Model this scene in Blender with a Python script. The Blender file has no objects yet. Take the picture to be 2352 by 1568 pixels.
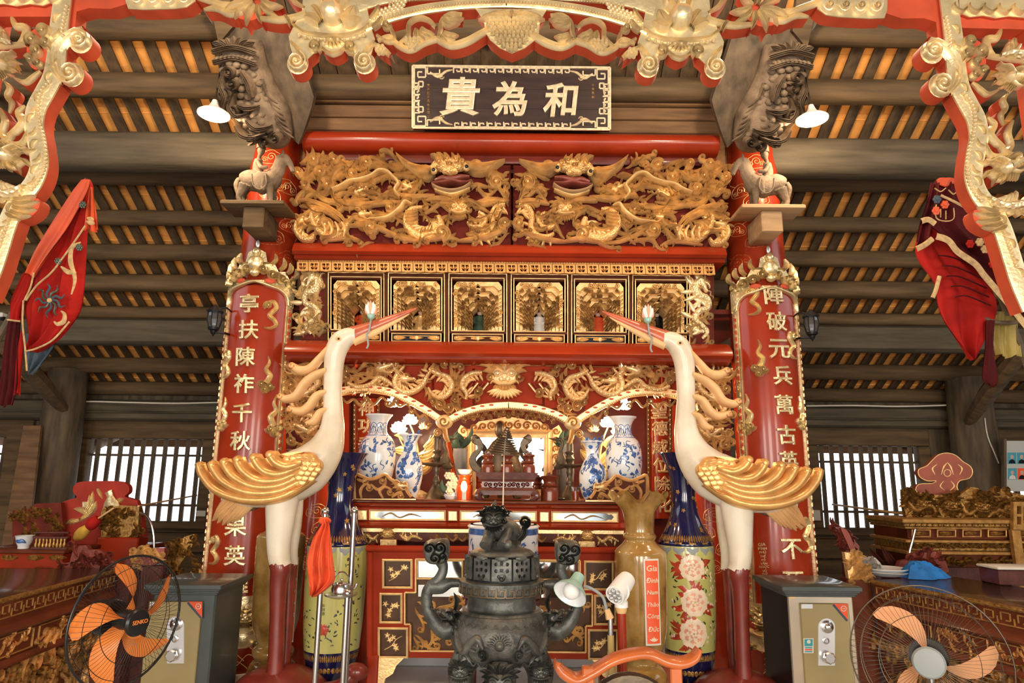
import bpy, math, random
import numpy as np
from mathutils import Vector, Matrix
from mathutils.geometry import tessellate_polygon
C = bpy.context.scene
COL = C.collection
rng = random.Random(7)
PI = math.pi
# ---------------------------------------------------------------- camera
PITCH, ROLL, EYE, F = math.radians(11.4), math.radians(0.55), 1.6, 1568.0
fw = Vector((0, math.cos(PITCH), math.sin(PITCH)))
up0 = Vector((0, -math.sin(PITCH), math.cos(PITCH)))
R0 = Vector((1, 0, 0))
rt = R0 * math.cos(ROLL) + up0 * math.sin(ROLL)
up = up0 * math.cos(ROLL) - R0 * math.sin(ROLL)
CAMP = Vector((0, 0, EYE))
cd = bpy.data.cameras.new('camera'); cam = bpy.data.objects.new('camera', cd); COL.objects.link(cam)
cd.lens = 24.0; cd.sensor_width = 36.0; cd.clip_start = 0.05; cd.clip_end = 200
m = Matrix.Identity(4)
for i in range(3):
    m[i][0] = rt[i]; m[i][1] = up[i]; m[i][2] = -fw[i]; m[i][3] = CAMP[i]
cam.matrix_world = m
C.camera = cam
# ---------------------------------------------------------------- exposure, world, large lights
C.view_settings.view_transform = 'Standard'; C.view_settings.look = 'None'
C.view_settings.gamma = 1.0; C.view_settings.use_curve_mapping = False
C.view_settings.exposure = 0.3
C.cycles.use_denoising = True
C.cycles.max_bounces = 6; C.cycles.diffuse_bounces = 4; C.cycles.glossy_bounces = 3; C.cycles.transmission_bounces = 6
C.cycles.sample_clamp_indirect = 6.0
w = bpy.data.worlds.new('world'); C.world = w; w.use_nodes = True
bg = w.node_tree.nodes['Background']; bg.inputs[0].default_value = (0.95, 0.97, 1.0, 1); bg.inputs[1].default_value = 2.4
def area(name, loc, rot, sx, sy, power, col):
    l = bpy.data.lights.new(name, 'AREA'); l.shape = 'RECTANGLE'; l.size = sx; l.size_y = sy
    l.energy = power; l.color = col
    o = bpy.data.objects.new(name, l); COL.objects.link(o); o.location = loc; o.rotation_euler = rot
    return o
# daylight through the open doors of the hall's front, behind the photographer
for dx_ in (-3.6, 0, 3.6): area('door_daylight', (dx_, -5.2, 1.75), (math.radians(95), 0, math.radians(-dx_ * 1.2)), 1.5, 2.5, 200, (1.0, 0.88, 0.70))
def point(name, loc, power, col, r=0.05):
    l = bpy.data.lights.new(name, 'POINT'); l.energy = power; l.color = col; l.shadow_soft_size = r
    o = bpy.data.objects.new(name, l); COL.objects.link(o); o.location = loc
    return o
WARM = (1.0, 0.66, 0.33)
# two added warm fill lights, out of view above the frame, brightening the frieze
for dx_ in (-1.7, 1.7): point('front_fill_light', (dx_, 3.5, 4.75), 95, (1, .76, .50), .12)
# ---------------------------------------------------------------- pixel rays and surfaces
def ray(u, v):
    return fw + rt * ((u - 1176.0) / F) + up * ((784.0 - v) / F)
def at(u, v, Y):
    d = ray(u, v); t = Y / d.y
    return CAMP + d * t
def gp(u, v, z):
    d = ray(u, v); t = (z - EYE) / d.z
    return CAMP + d * t
def mpp(Y, v=784):
    return (at(1177, v, Y) - at(1176, v, Y)).length
class Wall:                                    # plane through p with outward normal n
    def __init__(s, p, n):
        s.p = Vector(p); s.n = Vector(n).normalized()
        s.o = np.array(CAMP); s.np_ = np.array(s.n); s.k = (s.p - CAMP).dot(s.n)
    def __call__(s, u, v, h=0.0):
        d = ray(u, v); t = s.k / d.dot(s.n)
        return CAMP + d * t + s.n * h
def VP(Y): return Wall((0, Y, 0), (0, -1, 0))
class Cyl:                                     # vertical cylinder (or cone: radius function of z)
    def __init__(s, cx, cy, R):
        s.cx, s.cy, s.R = cx, cy, R
    def rad(s, z): return s.R(z) if callable(s.R) else s.R
    def __call__(s, u, v, h=0.0):
        d = ray(u, v); z = EYE
        ox, oy = CAMP.x - s.cx, CAMP.y - s.cy
        a = d.x * d.x + d.y * d.y; b = 2 * (ox * d.x + oy * d.y)
        t = -b / (2 * a)
        for _ in range(6):
            r = s.rad(EYE + d.z * t)
            c = ox * ox + oy * oy - r * r
            q = b * b - 4 * a * c
            t = (-b - math.sqrt(q)) / (2 * a) if q > 0 else -b / (2 * a)
        p = CAMP + d * t
        n = Vector((p.x - s.cx, p.y - s.cy, 0)).normalized()
        return p + n * h
def mir(pts, c=1176.0, k=0.0192):
    return [(2 * c - p[0], p[1] + (c - p[0]) * k) + tuple(p[2:]) for p in pts]
def cat(pts, n=6, closed=False):
    P = [np.array(p[:2], float) for p in pts]
    L = len(P)
    if L < 3 and not closed:
        return [tuple(P[0] + (P[-1] - P[0]) * i / n) for i in range(n + 1)]
    out = []
    for i in range(L if closed else L - 1):
        if closed: a, b, c, d = P[(i - 1) % L], P[i], P[(i + 1) % L], P[(i + 2) % L]
        else: a, b, c, d = P[max(i - 1, 0)], P[i], P[i + 1], P[min(i + 2, L - 1)]
        for k in range(n):
            t = k / n
            out.append(tuple(0.5 * ((2 * b) + (c - a) * t + (2 * a - 5 * b + 4 * c - d) * t * t + (3 * b - a - 3 * c + d) * t ** 3)))
    if not closed: out.append(tuple(P[-1]))
    return out
def cat3(pts, n=6):
    P = [np.array(p, float) for p in pts]; L = len(P); out = []
    for i in range(L - 1):
        a, b, c, d = P[max(i - 1, 0)], P[i], P[i + 1], P[min(i + 2, L - 1)]
        for k in range(n):
            t = k / n
            out.append(0.5 * ((2 * b) + (c - a) * t + (2 * a - 5 * b + 4 * c - d) * t * t + (3 * b - a - 3 * c + d) * t ** 3))
    out.append(P[-1]); return out
def lerp(vals, t):
    if not hasattr(vals, '__len__'): return vals
    x = t * (len(vals) - 1); i = min(int(x), len(vals) - 2)
    return vals[i] + (vals[i + 1] - vals[i]) * (x - i)
def spiral(cx, cy, r, a0, turns, d=1, n=22, r1=0.12):
    return [(cx + r * (1 - (1 - r1) * t) * math.cos(a0 + d * 2 * PI * turns * t), cy + r * (1 - (1 - r1) * t) * math.sin(a0 + d * 2 * PI * turns * t)) for t in [i / n for i in range(n + 1)]]
# ---------------------------------------------------------------- mesh builder
SOFT = ([-1, -1, -.72, -.38, 0, .38, .72, 1, 1], [None, 0, .7, .93, 1, .93, .7, 0, None])
GROOVE = ([-1, -1, -.8, -.5, -.25, 0, .25, .5, .8, 1, 1], [None, .1, .5, .95, .38, 1, .38, .95, .5, .1, None])
FLAT = ([-1, -1, -.8, .8, 1, 1], [None, .7, 1, 1, .7, None])
class MB:
    def __init__(s): s.v = []; s.f = []
    def grid(s, rows, cu=False, cv=False, cap=False):
        b = len(s.v); n = len(rows); k = len(rows[0])
        for r in rows: s.v.extend([tuple(p) for p in r])
        for i in range(n if cu else n - 1):
            for j in range(k if cv else k - 1):
                i2, j2 = (i + 1) % n, (j + 1) % k
                s.f.append((b + i * k + j, b + i * k + j2, b + i2 * k + j2, b + i2 * k + j))
        if cap:
            s.f.append(tuple(b + j for j in range(k))[::-1]); s.f.append(tuple(b + (n - 1) * k + j for j in range(k)))
        return s
    def ribbon(s, M, pts, wd, h=.02, h0=0., sec=SOFT, n=5, sm=True, back=0.):
        P = cat(pts, n) if sm else [tuple(p[:2]) for p in pts]
        L = len(P); rows = []
        for i, p in enumerate(P):
            a = P[max(i - 1, 0)]; c = P[min(i + 1, L - 1)]
            tx, ty = c[0] - a[0], c[1] - a[1]; q = math.hypot(tx, ty) or 1
            nx, ny = -ty / q, tx / q; t = i / (L - 1)
            wv = lerp(wd, t) * .5; hv = lerp(h, t); bh = lerp(h0, t)
            hs = min(1., wv / (max(1e-6, max(wd) if hasattr(wd, '__len__') else wd) * .5) + .25)
            rows.append([M(p[0] + nx * wv * x, p[1] + ny * wv * x, back if y is None else bh + hv * y * hs) for x, y in zip(*sec)])
        return s.grid(rows)
    def curl(s, M, cx, cy, r, a0=0., turns=1.5, d=1, wd=None, h=.02, h0=0., tail=None, sec=GROOVE):
        P = spiral(cx, cy, r, a0, turns, d)
        if tail: P = cat(list(tail) + [P[0]], 5)[:-1] + P
        wd = wd or r * .55
        n = len(P)
        ws = [wd * (.35 if tail else .8)] + [wd] * 4 + [wd * .55]
        s.ribbon(M, P, ws, h, h0, sec, sm=False)
        s.dome(M, [(cx + r * .26 * math.cos(k * PI / 4), cy + r * .26 * math.sin(k * PI / 4)) for k in range(8)], h * .9, h0)
        return s
    def dome(s, M, out, h, h0=0., c=None, back=None, rings=((1, 0), (.86, .6), (.5, .93), (.06, 1))):
        k = len(out)
        if c is None: c = (sum(p[0] for p in out) / k, sum(p[1] for p in out) / k)
        rows = []
        if back is not None: rows.append([M(p[0], p[1], back) for p in out])
        for q, y in rings: rows.append([M(c[0] + (p[0] - c[0]) * q, c[1] + (p[1] - c[1]) * q, h0 + h * y) for p in out])
        b = len(s.v); s.grid(rows, cv=True)
        s.f.append(tuple(b + (len(rows) - 1) * k + j for j in range(k)))
        return s
    def disc(s, M, cx, cy, rx, ry, h, h0=0., n=12, back=None, **kw):
        return s.dome(M, [(cx + rx * math.cos(2 * PI * i / n), cy + ry * math.sin(2 * PI * i / n)) for i in range(n)], h, h0, (cx, cy), back, **kw)
    def plate(s, M, out, hf, hb=0., bev=0., holes=()):
        loops = [list(out)] + [list(x) for x in holes]
        flat = [p for l in loops for p in l]
        tri = tessellate_polygon([[Vector((p[0], p[1], 0)) for p in l] for l in loops])
        b = len(s.v)
        s.v.extend(tuple(M(p[0], p[1], hf)) for p in flat)
        s.v.extend(tuple(M(p[0], p[1], hb)) for p in flat)
        N = len(flat)
        for t in tri: s.f.append((b + t[0], b + t[1], b + t[2])); s.f.append((b + N + t[2], b + N + t[1], b + N + t[0]))
        o = 0
        for l in loops:
            k = len(l)
            for j in range(k):
                j2 = (j + 1) % k; s.f.append((b + o + j, b + o + j2, b + N + o + j2, b + N + o + j))
            o += k
        return s
    def leaf(s, M, p0, p1, w, h=.015, h0=0., bend=0., tip=.0, n=7, sec=GROOVE):
        dx, dy = p1[0] - p0[0], p1[1] - p0[1]
        P = []
        for i in range(n + 1):
            t = i / n; b = bend * math.sin(PI * t) 
            P.append((p0[0] + dx * t - dy * b, p0[1] + dy * t + dx * b))
        ws = [w * max(.06, math.sin(PI * min(1, (t * .82 + .18))) ** .8) for t in [i / n for i in range(n + 1)]]
        return s.ribbon(M, P, ws, h, h0, sec, sm=False)
    def box(s, x0, x1, y0, y1, z0, z1, bev=0.):
        return s.obox(Vector(((x0 + x1) / 2, (y0 + y1) / 2, (z0 + z1) / 2)), Vector((1, 0, 0)), Vector((0, 1, 0)), Vector((0, 0, 1)), x1 - x0, y1 - y0, z1 - z0, bev)
    def obox(s, c, ax, ay, az, sx, sy, sz, bev=0.):
        c = Vector(c); b = len(s.v); r = min(bev, abs(sx) * .45, abs(sy) * .45, abs(sz) * .45)
        if r <= 0:
            for i in (-1, 1):
                for j in (-1, 1):
                    for k in (-1, 1): s.v.append(tuple(c + ax * (i * sx / 2) + ay * (j * sy / 2) + az * (k * sz / 2)))
            for q in ((0, 1, 3, 2), (4, 6, 7, 5), (0, 4, 5, 1), (2, 3, 7, 6), (0, 2, 6, 4), (1, 5, 7, 3)): s.f.append(tuple(b + i for i in q))
            return s
        rows = []
        def ring(zz, ins):
            pts = []
            X, Y = sx / 2 - ins, sy / 2 - ins
            for (i, j, dx, dy) in ((-1, -1, 0, r), (-1, -1, r, 0), (1, -1, -r, 0), (1, -1, 0, r), (1, 1, 0, -r), (1, 1, -r, 0), (-1, 1, r, 0), (-1, 1, 0, -r)):
                pts.append(c + ax * (i * X + dx) + ay * (j * Y + dy) + az * zz)
            return pts
        rows = [ring(-sz / 2, r), ring(-sz / 2 + r, 0), ring(sz / 2 - r, 0), ring(sz / 2, r)]
        s.grid(rows, cv=True, cap=True)
        return s
    def lathe(s, x, y, prof, seg=24, mod=None, cap=True, ax=None):
        rows = []
        for i, (z, r) in enumerate(prof):
            row = []
            for j in range(seg):
                a = 2 * PI * j / seg; rr, zz = r, z
                if mod: rr, zz = mod(a, r, z, i)
                row.append((x + rr * math.cos(a), y + rr * math.sin(a), zz))
            rows.append(row)
        return s.grid(rows, cv=True, cap=cap)
    def tube(s, pts, r, seg=8, flat=1., cap=True, sm=0, ref=None):
        P = cat3(pts, sm) if sm else [np.array(p, float) for p in pts]
        L = len(P); rows = []; nrm = None
        for i in range(L):
            t = P[min(i + 1, L - 1)] - P[max(i - 1, 0)]; t = t / (np.linalg.norm(t) or 1)
            if nrm is None:
                a = np.array(ref if ref is not None else (0, 1, 0), float)
                if abs(a.dot(t)) > .95: a = np.array((1, 0, .3))
                nrm = a - t * a.dot(t)
            else: nrm = nrm - t * nrm.dot(t)
            nrm = nrm / (np.linalg.norm(nrm) or 1); bn = np.cross(t, nrm)
            q = lerp(r, i / (L - 1))
            rows.append([P[i] + (nrm * math.cos(2 * PI * j / seg) * flat + bn * math.sin(2 * PI * j / seg)) * q for j in range(seg)])
        return s.grid(rows, cv=True, cap=cap)
    def ball(s, c, r, seg=8, sc=(1, 1, 1), ring=6):
        rows = []
        for i in range(ring + 1):
            th = PI * i / ring; q = max(.02, math.sin(th))
            rows.append([(c[0] + r * sc[0] * q * math.cos(2 * PI * j / seg), c[1] + r * sc[1] * q * math.sin(2 * PI * j / seg), c[2] + r * sc[2] * math.cos(th)) for j in range(seg)])
        return s.grid(rows, cv=True, cap=True)
    def mould(s, x0, x1, prof):                # profile (y, z) swept along X
        return s.grid([[(x0, y, z) for y, z in prof], [(x1, y, z) for y, z in prof]], cv=True, cap=True)
    def sweep(s, a, b, prof, n, up_=Vector((0, 0, 1))):   # profile (out, z) swept from a to b, n = outward
        a, b, n = Vector(a), Vector(b), Vector(n)
        return s.grid([[a + n * o + up_ * z for o, z in prof], [b + n * o + up_ * z for o, z in prof]], cv=True, cap=True)
    def join(s, o):
        b = len(s.v); s.v.extend(o.v); s.f.extend(tuple(i + b for i in q) for q in o.f); return s
    def mesh(s, name, mt, off=(0, 0, 0), angle=38):
        me = bpy.data.meshes.new(name)
        V = np.array(s.v, float).reshape(-1, 3) - np.array(off)
        me.from_pydata(V.tolist(), [], s.f); me.materials.append(mt)
        me.shade_smooth(); me.set_sharp_from_angle(angle=math.radians(angle))
        return me
    def build(s, name, mt, parent=None, org=None, angle=38):
        if parent is not None: off = OFF[parent.name]
        elif org is not None: off = org
        else:
            V = np.array(s.v); off = (float((V[:, 0].min() + V[:, 0].max()) / 2), float((V[:, 1].min() + V[:, 1].max()) / 2), float(V[:, 2].min()))
        o = bpy.data.objects.new(name, s.mesh(name, mt, off, angle)); COL.objects.link(o)
        if parent is not None: o.parent = parent
        else: o.location = off
        OFF[o.name] = tuple(off)
        return o
OFF = {}
def thing(name, label, cat_, loc, group=None):
    o = bpy.data.objects.new(name, None); COL.objects.link(o); o.location = loc; o.empty_display_size = .1
    OFF[o.name] = tuple(loc); o['label'] = label; o['category'] = cat_
    if group: o['group'] = group
    return o
def tag(o, label, cat_, group=None):
    o['label'] = label; o['category'] = cat_
    if group: o['group'] = group
    return o
def lab(o, label): o['label'] = label; return o
def stuff(o): o['kind'] = 'stuff'; return o
def struct(o): o['kind'] = 'structure'; return o
def copy_of(o, parent, loc):
    c = o.copy(); COL.objects.link(c); c.parent = parent; c.location = loc; OFF[c.name] = OFF[o.name]; return c
def dup(root, loc, label=None, rz=0.):
    r = root.copy(); COL.objects.link(r); r.location = loc; r.rotation_euler = (0, 0, rz); OFF[r.name] = tuple(loc)
    if label: r['label'] = label
    for ch in list(root.children):
        c = ch.copy(); COL.objects.link(c); c.parent = r
        for g in ch.children:
            d = g.copy(); COL.objects.link(d); d.parent = c
    return r
# ---------------------------------------------------------------- lettering
TXT = {}
def glyph(s, ext=.06, bold=.0, bev=.0):
    key = (s, ext, bold, bev)
    if key not in TXT:
        cu = bpy.data.curves.new('lettering', 'FONT'); cu.body = s; cu.extrude = ext; cu.offset = bold; cu.bevel_depth = bev; cu.bevel_resolution = 0
        cu.resolution_u = 3
        o = bpy.data.objects.new('lettering', cu); COL.objects.link(o)
        bpy.context.view_layer.update()
        me = o.to_mesh()
        V = np.array([tuple(v.co) for v in me.vertices]).reshape(-1, 3); Fc = [tuple(p.vertices) for p in me.polygons]
        o.to_mesh_clear(); bpy.data.objects.remove(o); bpy.data.curves.remove(cu)
        if len(V):
            lo, hi = V.min(0), V.max(0); V[:, 0] -= (lo[0] + hi[0]) / 2; V[:, 1] -= (lo[1] + hi[1]) / 2; V[:, 2] -= lo[2]
            V[:, 2] /= max(1e-6, hi[2] - lo[2])
            dims = hi - lo
        else: dims = np.array((1, 1, 1.))
        TXT[key] = (V, Fc, dims)
    return TXT[key]
def write(mb, M, s, u, v, hpx=None, wpx=None, h0=.001, h=.004, rot=0., bold=.0, bev=.0, shear=0., sx=1.):
    V, Fc, dims = glyph(s, .06, bold, bev)
    if not len(V): return mb
    k = hpx / dims[1] if hpx else wpx / dims[0]
    b = len(mb.v); c, sn = math.cos(rot), math.sin(rot)
    for x, y, z in V:
        X, Y = (x + y * shear) * k * sx, -y * k
        mb.v.append(tuple(M(u + X * c - Y * sn, v + X * sn + Y * c, h0 + h * z)))
    mb.f.extend(tuple(b + i for i in q) for q in Fc)
    return mb
# ---------------------------------------------------------------- materials
def mat(name, col, rough=.5, metal=0., coat=0., var=None, vs=6., bump=0., bs=40., kind='noise', emit=0., ecol=None, trans=0., stretch=(1, 1, 1), ior=1.45, cols=None, spec=.5, sub=0.):
    mt = bpy.data.materials.new(name); mt.use_nodes = True
    nt = mt.node_tree; N, L = nt.nodes, nt.links; b = N['Principled BSDF']
    b.inputs['Base Color'].default_value = (*col, 1); b.inputs['Roughness'].default_value = rough; b.inputs['Metallic'].default_value = metal
    b.inputs['Coat Weight'].default_value = coat; b.inputs['Coat Roughness'].default_value = .08; b.inputs['IOR'].default_value = ior
    b.inputs['Transmission Weight'].default_value = trans; b.inputs['Specular IOR Level'].default_value = spec
    if emit:
        b.inputs['Emission Color'].default_value = (*(ecol or col), 1); b.inputs['Emission Strength'].default_value = emit
    tc = N.new('ShaderNodeTexCoord'); mp = N.new('ShaderNodeMapping'); mp.inputs['Scale'].default_value = stretch
    L.new(tc.outputs['Object'], mp.inputs[0])
    if var or cols:
        nz = N.new('ShaderNodeTexNoise'); nz.inputs['Scale'].default_value = vs; nz.inputs['Detail'].default_value = 6
        L.new(mp.outputs[0], nz.inputs['Vector'])
        rp = N.new('ShaderNodeValToRGB'); L.new(nz.outputs['Fac'], rp.inputs[0])
        if cols:
            e = rp.color_ramp.elements
            while len(e) < len(cols): e.new(.5)
            for i, (p, c_) in enumerate(cols): e[i].position = p; e[i].color = (*c_, 1)
        else:
            rp.color_ramp.elements[0].position = .3; rp.color_ramp.elements[1].position = .7
            rp.color_ramp.elements[0].color = (*[x * (1 - var) for x in col], 1)
            rp.color_ramp.elements[1].color = (*[min(1, x * (1 + var)) for x in col], 1)
        L.new(rp.outputs[0], b.inputs['Base Color'])
    if bump:
        if kind == 'scale':
            t = N.new('ShaderNodeTexVoronoi'); t.inputs['Scale'].default_value = bs; out = t.outputs['Distance']
        elif kind == 'wave':
            t = N.new('ShaderNodeTexWave'); t.inputs['Scale'].default_value = bs; t.inputs['Distortion'].default_value = 4; t.inputs['Detail'].default_value = 2; out = t.outputs['Fac']
        else:
            t = N.new('ShaderNodeTexNoise'); t.inputs['Scale'].default_value = bs; t.inputs['Detail'].default_value = 5; out = t.outputs['Fac']
        L.new(mp.outputs[0], t.inputs['Vector'])
        bp = N.new('ShaderNodeBump'); bp.inputs['Strength'].default_value = bump; bp.inputs['Distance'].default_value = .01
        L.new(out, bp.inputs['Height']); L.new(bp.outputs[0], b.inputs['Normal'])
    return mt
GOLD = mat('pale_gold_leaf', (.80, .64, .37), .36, .62, var=.2, vs=9, bump=.25, bs=55)
GOLDW = mat('amber_gold_leaf', (.90, .60, .27), .36, .42, var=.22, vs=12, bump=.25, bs=60)
GOLDP = mat('peach_gold_leaf', (.92, .63, .32), .36, .5, var=.15, vs=12, bump=.2, bs=60)
GOLDS = mat('amber_gold_scales', (.88, .56, .23), .36, .42, var=.18, vs=9, bump=.8, bs=75, kind='scale')
GOLDPS = mat('peach_gold_scales', (.90, .60, .29), .36, .5, var=.15, vs=9, bump=.7, bs=80, kind='scale')
GOLDPALES = mat('pale_gold_scales', (.80, .64, .37), .36, .6, var=.2, vs=9, bump=.9, bs=60, kind='scale')
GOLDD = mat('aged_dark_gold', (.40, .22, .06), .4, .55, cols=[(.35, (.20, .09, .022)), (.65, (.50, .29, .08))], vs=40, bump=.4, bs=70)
BRASS = mat('bright_gilt', (.82, .67, .38), .28, .72, var=.15, vs=20, bump=.3, bs=70)
REDL = mat('red_lacquer', (.30, .028, .007), .25, 0, coat=.25, var=.16, vs=3, spec=.35)
REDD = mat('dark_red_lacquer', (.13, .016, .008), .4, 0, coat=.2, spec=.3, var=.25, vs=6)
REDP = mat('orange_red_paint', (.50, .065, .022), .6, var=.2, vs=7)
REDB = mat('backing_maroon', (.11, .012, .008), .7, spec=.2, var=.3, vs=9)
BROWNL = mat('brown_lacquer', (.075, .02, .009), .6, 0, var=.3, vs=7, spec=.12)
WOODG = mat('weathered_grey_beam_wood', (.15, .105, .06), .75, stretch=(1, 9, 9), vs=1.6, bump=.35, bs=5, cols=[(.25, (.050, .029, .012)), (.5, (.108, .065, .028)), (.78, (.165, .102, .045))])
WOODR = mat('rafter_wood', (.15, .1, .06), .8, stretch=(9, 1, 9), vs=1.8, bump=.3, bs=5, cols=[(.3, (.040, .023, .010)), (.72, (.112, .066, .029))])
WOODB = mat('brown_plank_wood', (.16, .08, .035), .6, stretch=(1, 8, 8), vs=2, bump=.2, bs=6, cols=[(.3, (.11, .055, .024)), (.7, (.23, .12, .05))])
WOODC = mat('carved_grey_wood', (.16, .115, .075), .75, vs=9, bump=.55, bs=45, cols=[(.3, (.085, .058, .036)), (.7, (.24, .17, .11))])
WOODD = mat('dark_column_wood', (.10, .07, .042), .75, stretch=(6, 6, 1), vs=2, bump=.3, bs=6, cols=[(.3, (.05, .034, .02)), (.7, (.15, .105, .062))])
PALEW = mat('pale_new_wood', (.40, .25, .13), .6, stretch=(1, 6, 6), vs=3, var=.22)
TERRA = mat('terracotta_tile', (.88, .36, .085), .85, vs=5, var=.25, bump=.2, bs=30)
CREAM = mat('cream_crane_paint', (.74, .66, .52), .38, 0, coat=.25, vs=4, cols=[(.3, (.60, .52, .38)), (.6, (.78, .71, .58))])
BEAK = mat('coral_beak_paint', (.46, .10, .045), .38, coat=.3, var=.25, vs=14)
LEGR = mat('oxblood_leg_paint', (.19, .026, .017), .32, coat=.3, var=.25, vs=9)
PLUME = mat('honey_wood_plume', (.72, .44, .20), .45, var=.14, vs=8, bump=.1, bs=30)
BRONZE = mat('dark_cast_bronze', (.11, .115, .10), .45, .45, vs=9, bump=.5, bs=30, cols=[(.3, (.035, .039, .036)), (.7, (.15, .155, .138))])
BRONZEC = mat('cast_bronze_relief', (.11, .11, .10), .45, .45, vs=9, bump=1., bs=22, cols=[(.3, (.028, .031, .028)), (.7, (.17, .165, .145))])
BRONZEB = mat('brown_bronze', (.11, .08, .05), .42, .55, var=.35, vs=14, bump=.2, bs=40)
COBALT = mat('cobalt_glaze', (.008, .010, .055), .12, coat=.6, var=.2, vs=5)
YELLOWG = mat('yellow_green_glaze', (.50, .48, .15), .16, coat=.6, var=.1, vs=5)
WHITEP = mat('white_porcelain', (.74, .76, .78), .16, coat=.5, var=.05, vs=5)
BLUEP = mat('blue_brushwork', (.05, .12, .33), .2, coat=.4, var=.55, vs=22)
INK = mat('dark_green_brushwork', (.05, .06, .04), .3, coat=.3, var=.5, vs=15)
ONYX = mat('brown_onyx', (.28, .17, .06), .16, coat=.5, vs=5, cols=[(.3, (.10, .045, .010)), (.48, (.28, .15, .035)), (.6, (.36, .22, .07)), (.75, (.46, .36, .17))])
STEEL = mat('stainless_steel', (.62, .62, .62), .22, 1.)
STEELW = mat('brushed_plate', (.66, .66, .66), .35, .8)
BLACKM = mat('black_plastic', (.012, .012, .012), .35)
BLACKI = mat('black_iron', (.012, .013, .016), .4, .4)
GREENG = mat('grey_green_enamel', (.055, .07, .066), .32, .1, coat=.3, var=.15, vs=5)
SAFEG = mat('khaki_gold_panel', (.33, .265, .12), .38, .35, var=.08, vs=5)
SAFEM = mat('champagne_metal', (.50, .42, .31), .3, .6, var=.1, vs=4)
ORANGE = mat('orange_blade', (.80, .24, .045), .38, var=.05, vs=4)
PEACHB = mat('peach_blade', (.72, .36, .18), .4)
GREYC = mat('grey_cap', (.28, .31, .31), .45)
CLOTHO = mat('orange_cloth', (.72, .10, .03), .8, var=.2, vs=9, bump=.3, bs=60)
CLOTHR = mat('crimson_velvet', (.36, .012, .008), .8, var=.3, vs=6, bump=.2, bs=50, spec=.2)
CLOTHM = mat('maroon_velvet', (.065, .005, .006), .8, var=.35, vs=6, bump=.2, bs=50, spec=.2)
CLOTHO2 = mat('vermilion_satin', (.62, .085, .025), .5, var=.25, vs=5)
CLOTHB = mat('slate_blue_lining', (.05, .075, .10), .75, var=.2, vs=7)
CLOTHBL = mat('bright_blue_cloth', (.012, .17, .52), .7, var=.25, vs=9, bump=.3, bs=40)
BRAID = mat('tan_brocade_braid', (.52, .35, .16), .7, var=.3, vs=40)
OLIVE = mat('olive_satin', (.30, .22, .05), .55, var=.2, vs=6)
GLASS = mat('clear_glass', (1, 1, 1), .02, trans=1.)
SMOKE = mat('dark_lantern_glass', (.35, .38, .40), .08, trans=.85)
MIRROR = mat('mirror_glass', (.93, .95, .97), .02, 1.)
WHITE = mat('white_paint', (.8, .8, .78), .5)
WHITEC = mat('white_cable', (.68, .64, .56), .5)
PLASTER = mat('grey_plaster', (.50, .54, .55), .8, var=.06, vs=3)
FLOORM = mat('grey_floor', (.62, .66, .66), .5, var=.08, vs=2)
REDLABEL = mat('orange_red_label', (.80, .10, .03), .5)
TEAL = mat('mint_enamel', (.30, .52, .46), .4)
LAMPW = mat('lamp_glow', (1, .9, .75), .5, emit=14., ecol=(1, .86, .62))
LOTUSG = mat('lotus_lamp_glow', (1, .75, .4), .5, emit=9., ecol=(1, .72, .36))
AMBERG = mat('amber_lamp_glass', (.45, .06, .01), .1, coat=.5)
FLAME = mat('lamp_flame', (1, .6, .25), .5, emit=5., ecol=(1, .55, .22))
PAPER = mat('paper_tag', (.66, .62, .54), .8)
PINK = mat('pink_petal', (.80, .36, .24), .5, var=.3, vs=20)
PETAL = mat('cream_petal', (.80, .64, .46), .4, coat=.3, var=.12, vs=20)
CRIM = mat('crimson_leaf_print', (.42, .05, .02), .3, coat=.3, var=.4, vs=20)
LEAFG = mat('dark_leaf', (.04, .08, .05), .6, var=.4, vs=14)
PLAQUE = mat('dark_plaque_wood', (.035, .018, .016), .45, var=.3, vs=5, stretch=(1, 5, 5))
PLAQG = mat('silvery_gold_inlay', (.78, .65, .44), .4, .45, var=.2, vs=30)
TABLET = mat('dark_polished_tabletop', (.055, .028, .018), .22, coat=.4, var=.3, vs=4)
TABRED = mat('brown_red_table_wood', (.12, .028, .011), .5, coat=.08, var=.3, vs=5, spec=.2)
CARVR = mat('carved_rosewood', (.22, .05, .035), .4, coat=.3, var=.25, vs=12, bump=.5, bs=35)
ROSE = mat('carved_red_plaque', (.34, .035, .022), .6, var=.2, vs=6, spec=.2)
DRED = mat('dark_rosewood', (.10, .026, .02), .4, coat=.3, var=.3, vs=9, bump=.3, bs=30)
YOKE = mat('orange_lacquer_wood', (.50, .12, .03), .35, coat=.4, var=.22, vs=7)
BAMBOO = mat('yellow_bamboo', (.52, .36, .12), .5, var=.2, vs=9)
GOLDF = mat('orange_gold_fretwork', (.62, .32, .10), .45, .35, var=.2, vs=12)
JARW = mat('turned_redwood', (.17, .032, .012), .3, coat=.3, var=.3, vs=7)
REDM = mat('satin_red_paint', (.30, .030, .009), .6, 0, var=.16, vs=3, spec=.12)
GOLDA = mat('dark_amber_gilding', (.40, .21, .06), .45, .45, var=.3, vs=20, bump=.3, bs=50)
WINGG = mat('wing_gilding', (.76, .43, .15), .34, .5, var=.2, vs=10, bump=.15, bs=50)
WOODK = mat('dark_grey_beam_wood', (.09, .072, .046), .75, stretch=(1, 9, 9), vs=1.6, bump=.35, bs=5, cols=[(.25, (.045, .035, .02)), (.5, (.085, .066, .04)), (.78, (.13, .102, .062))])
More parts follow.
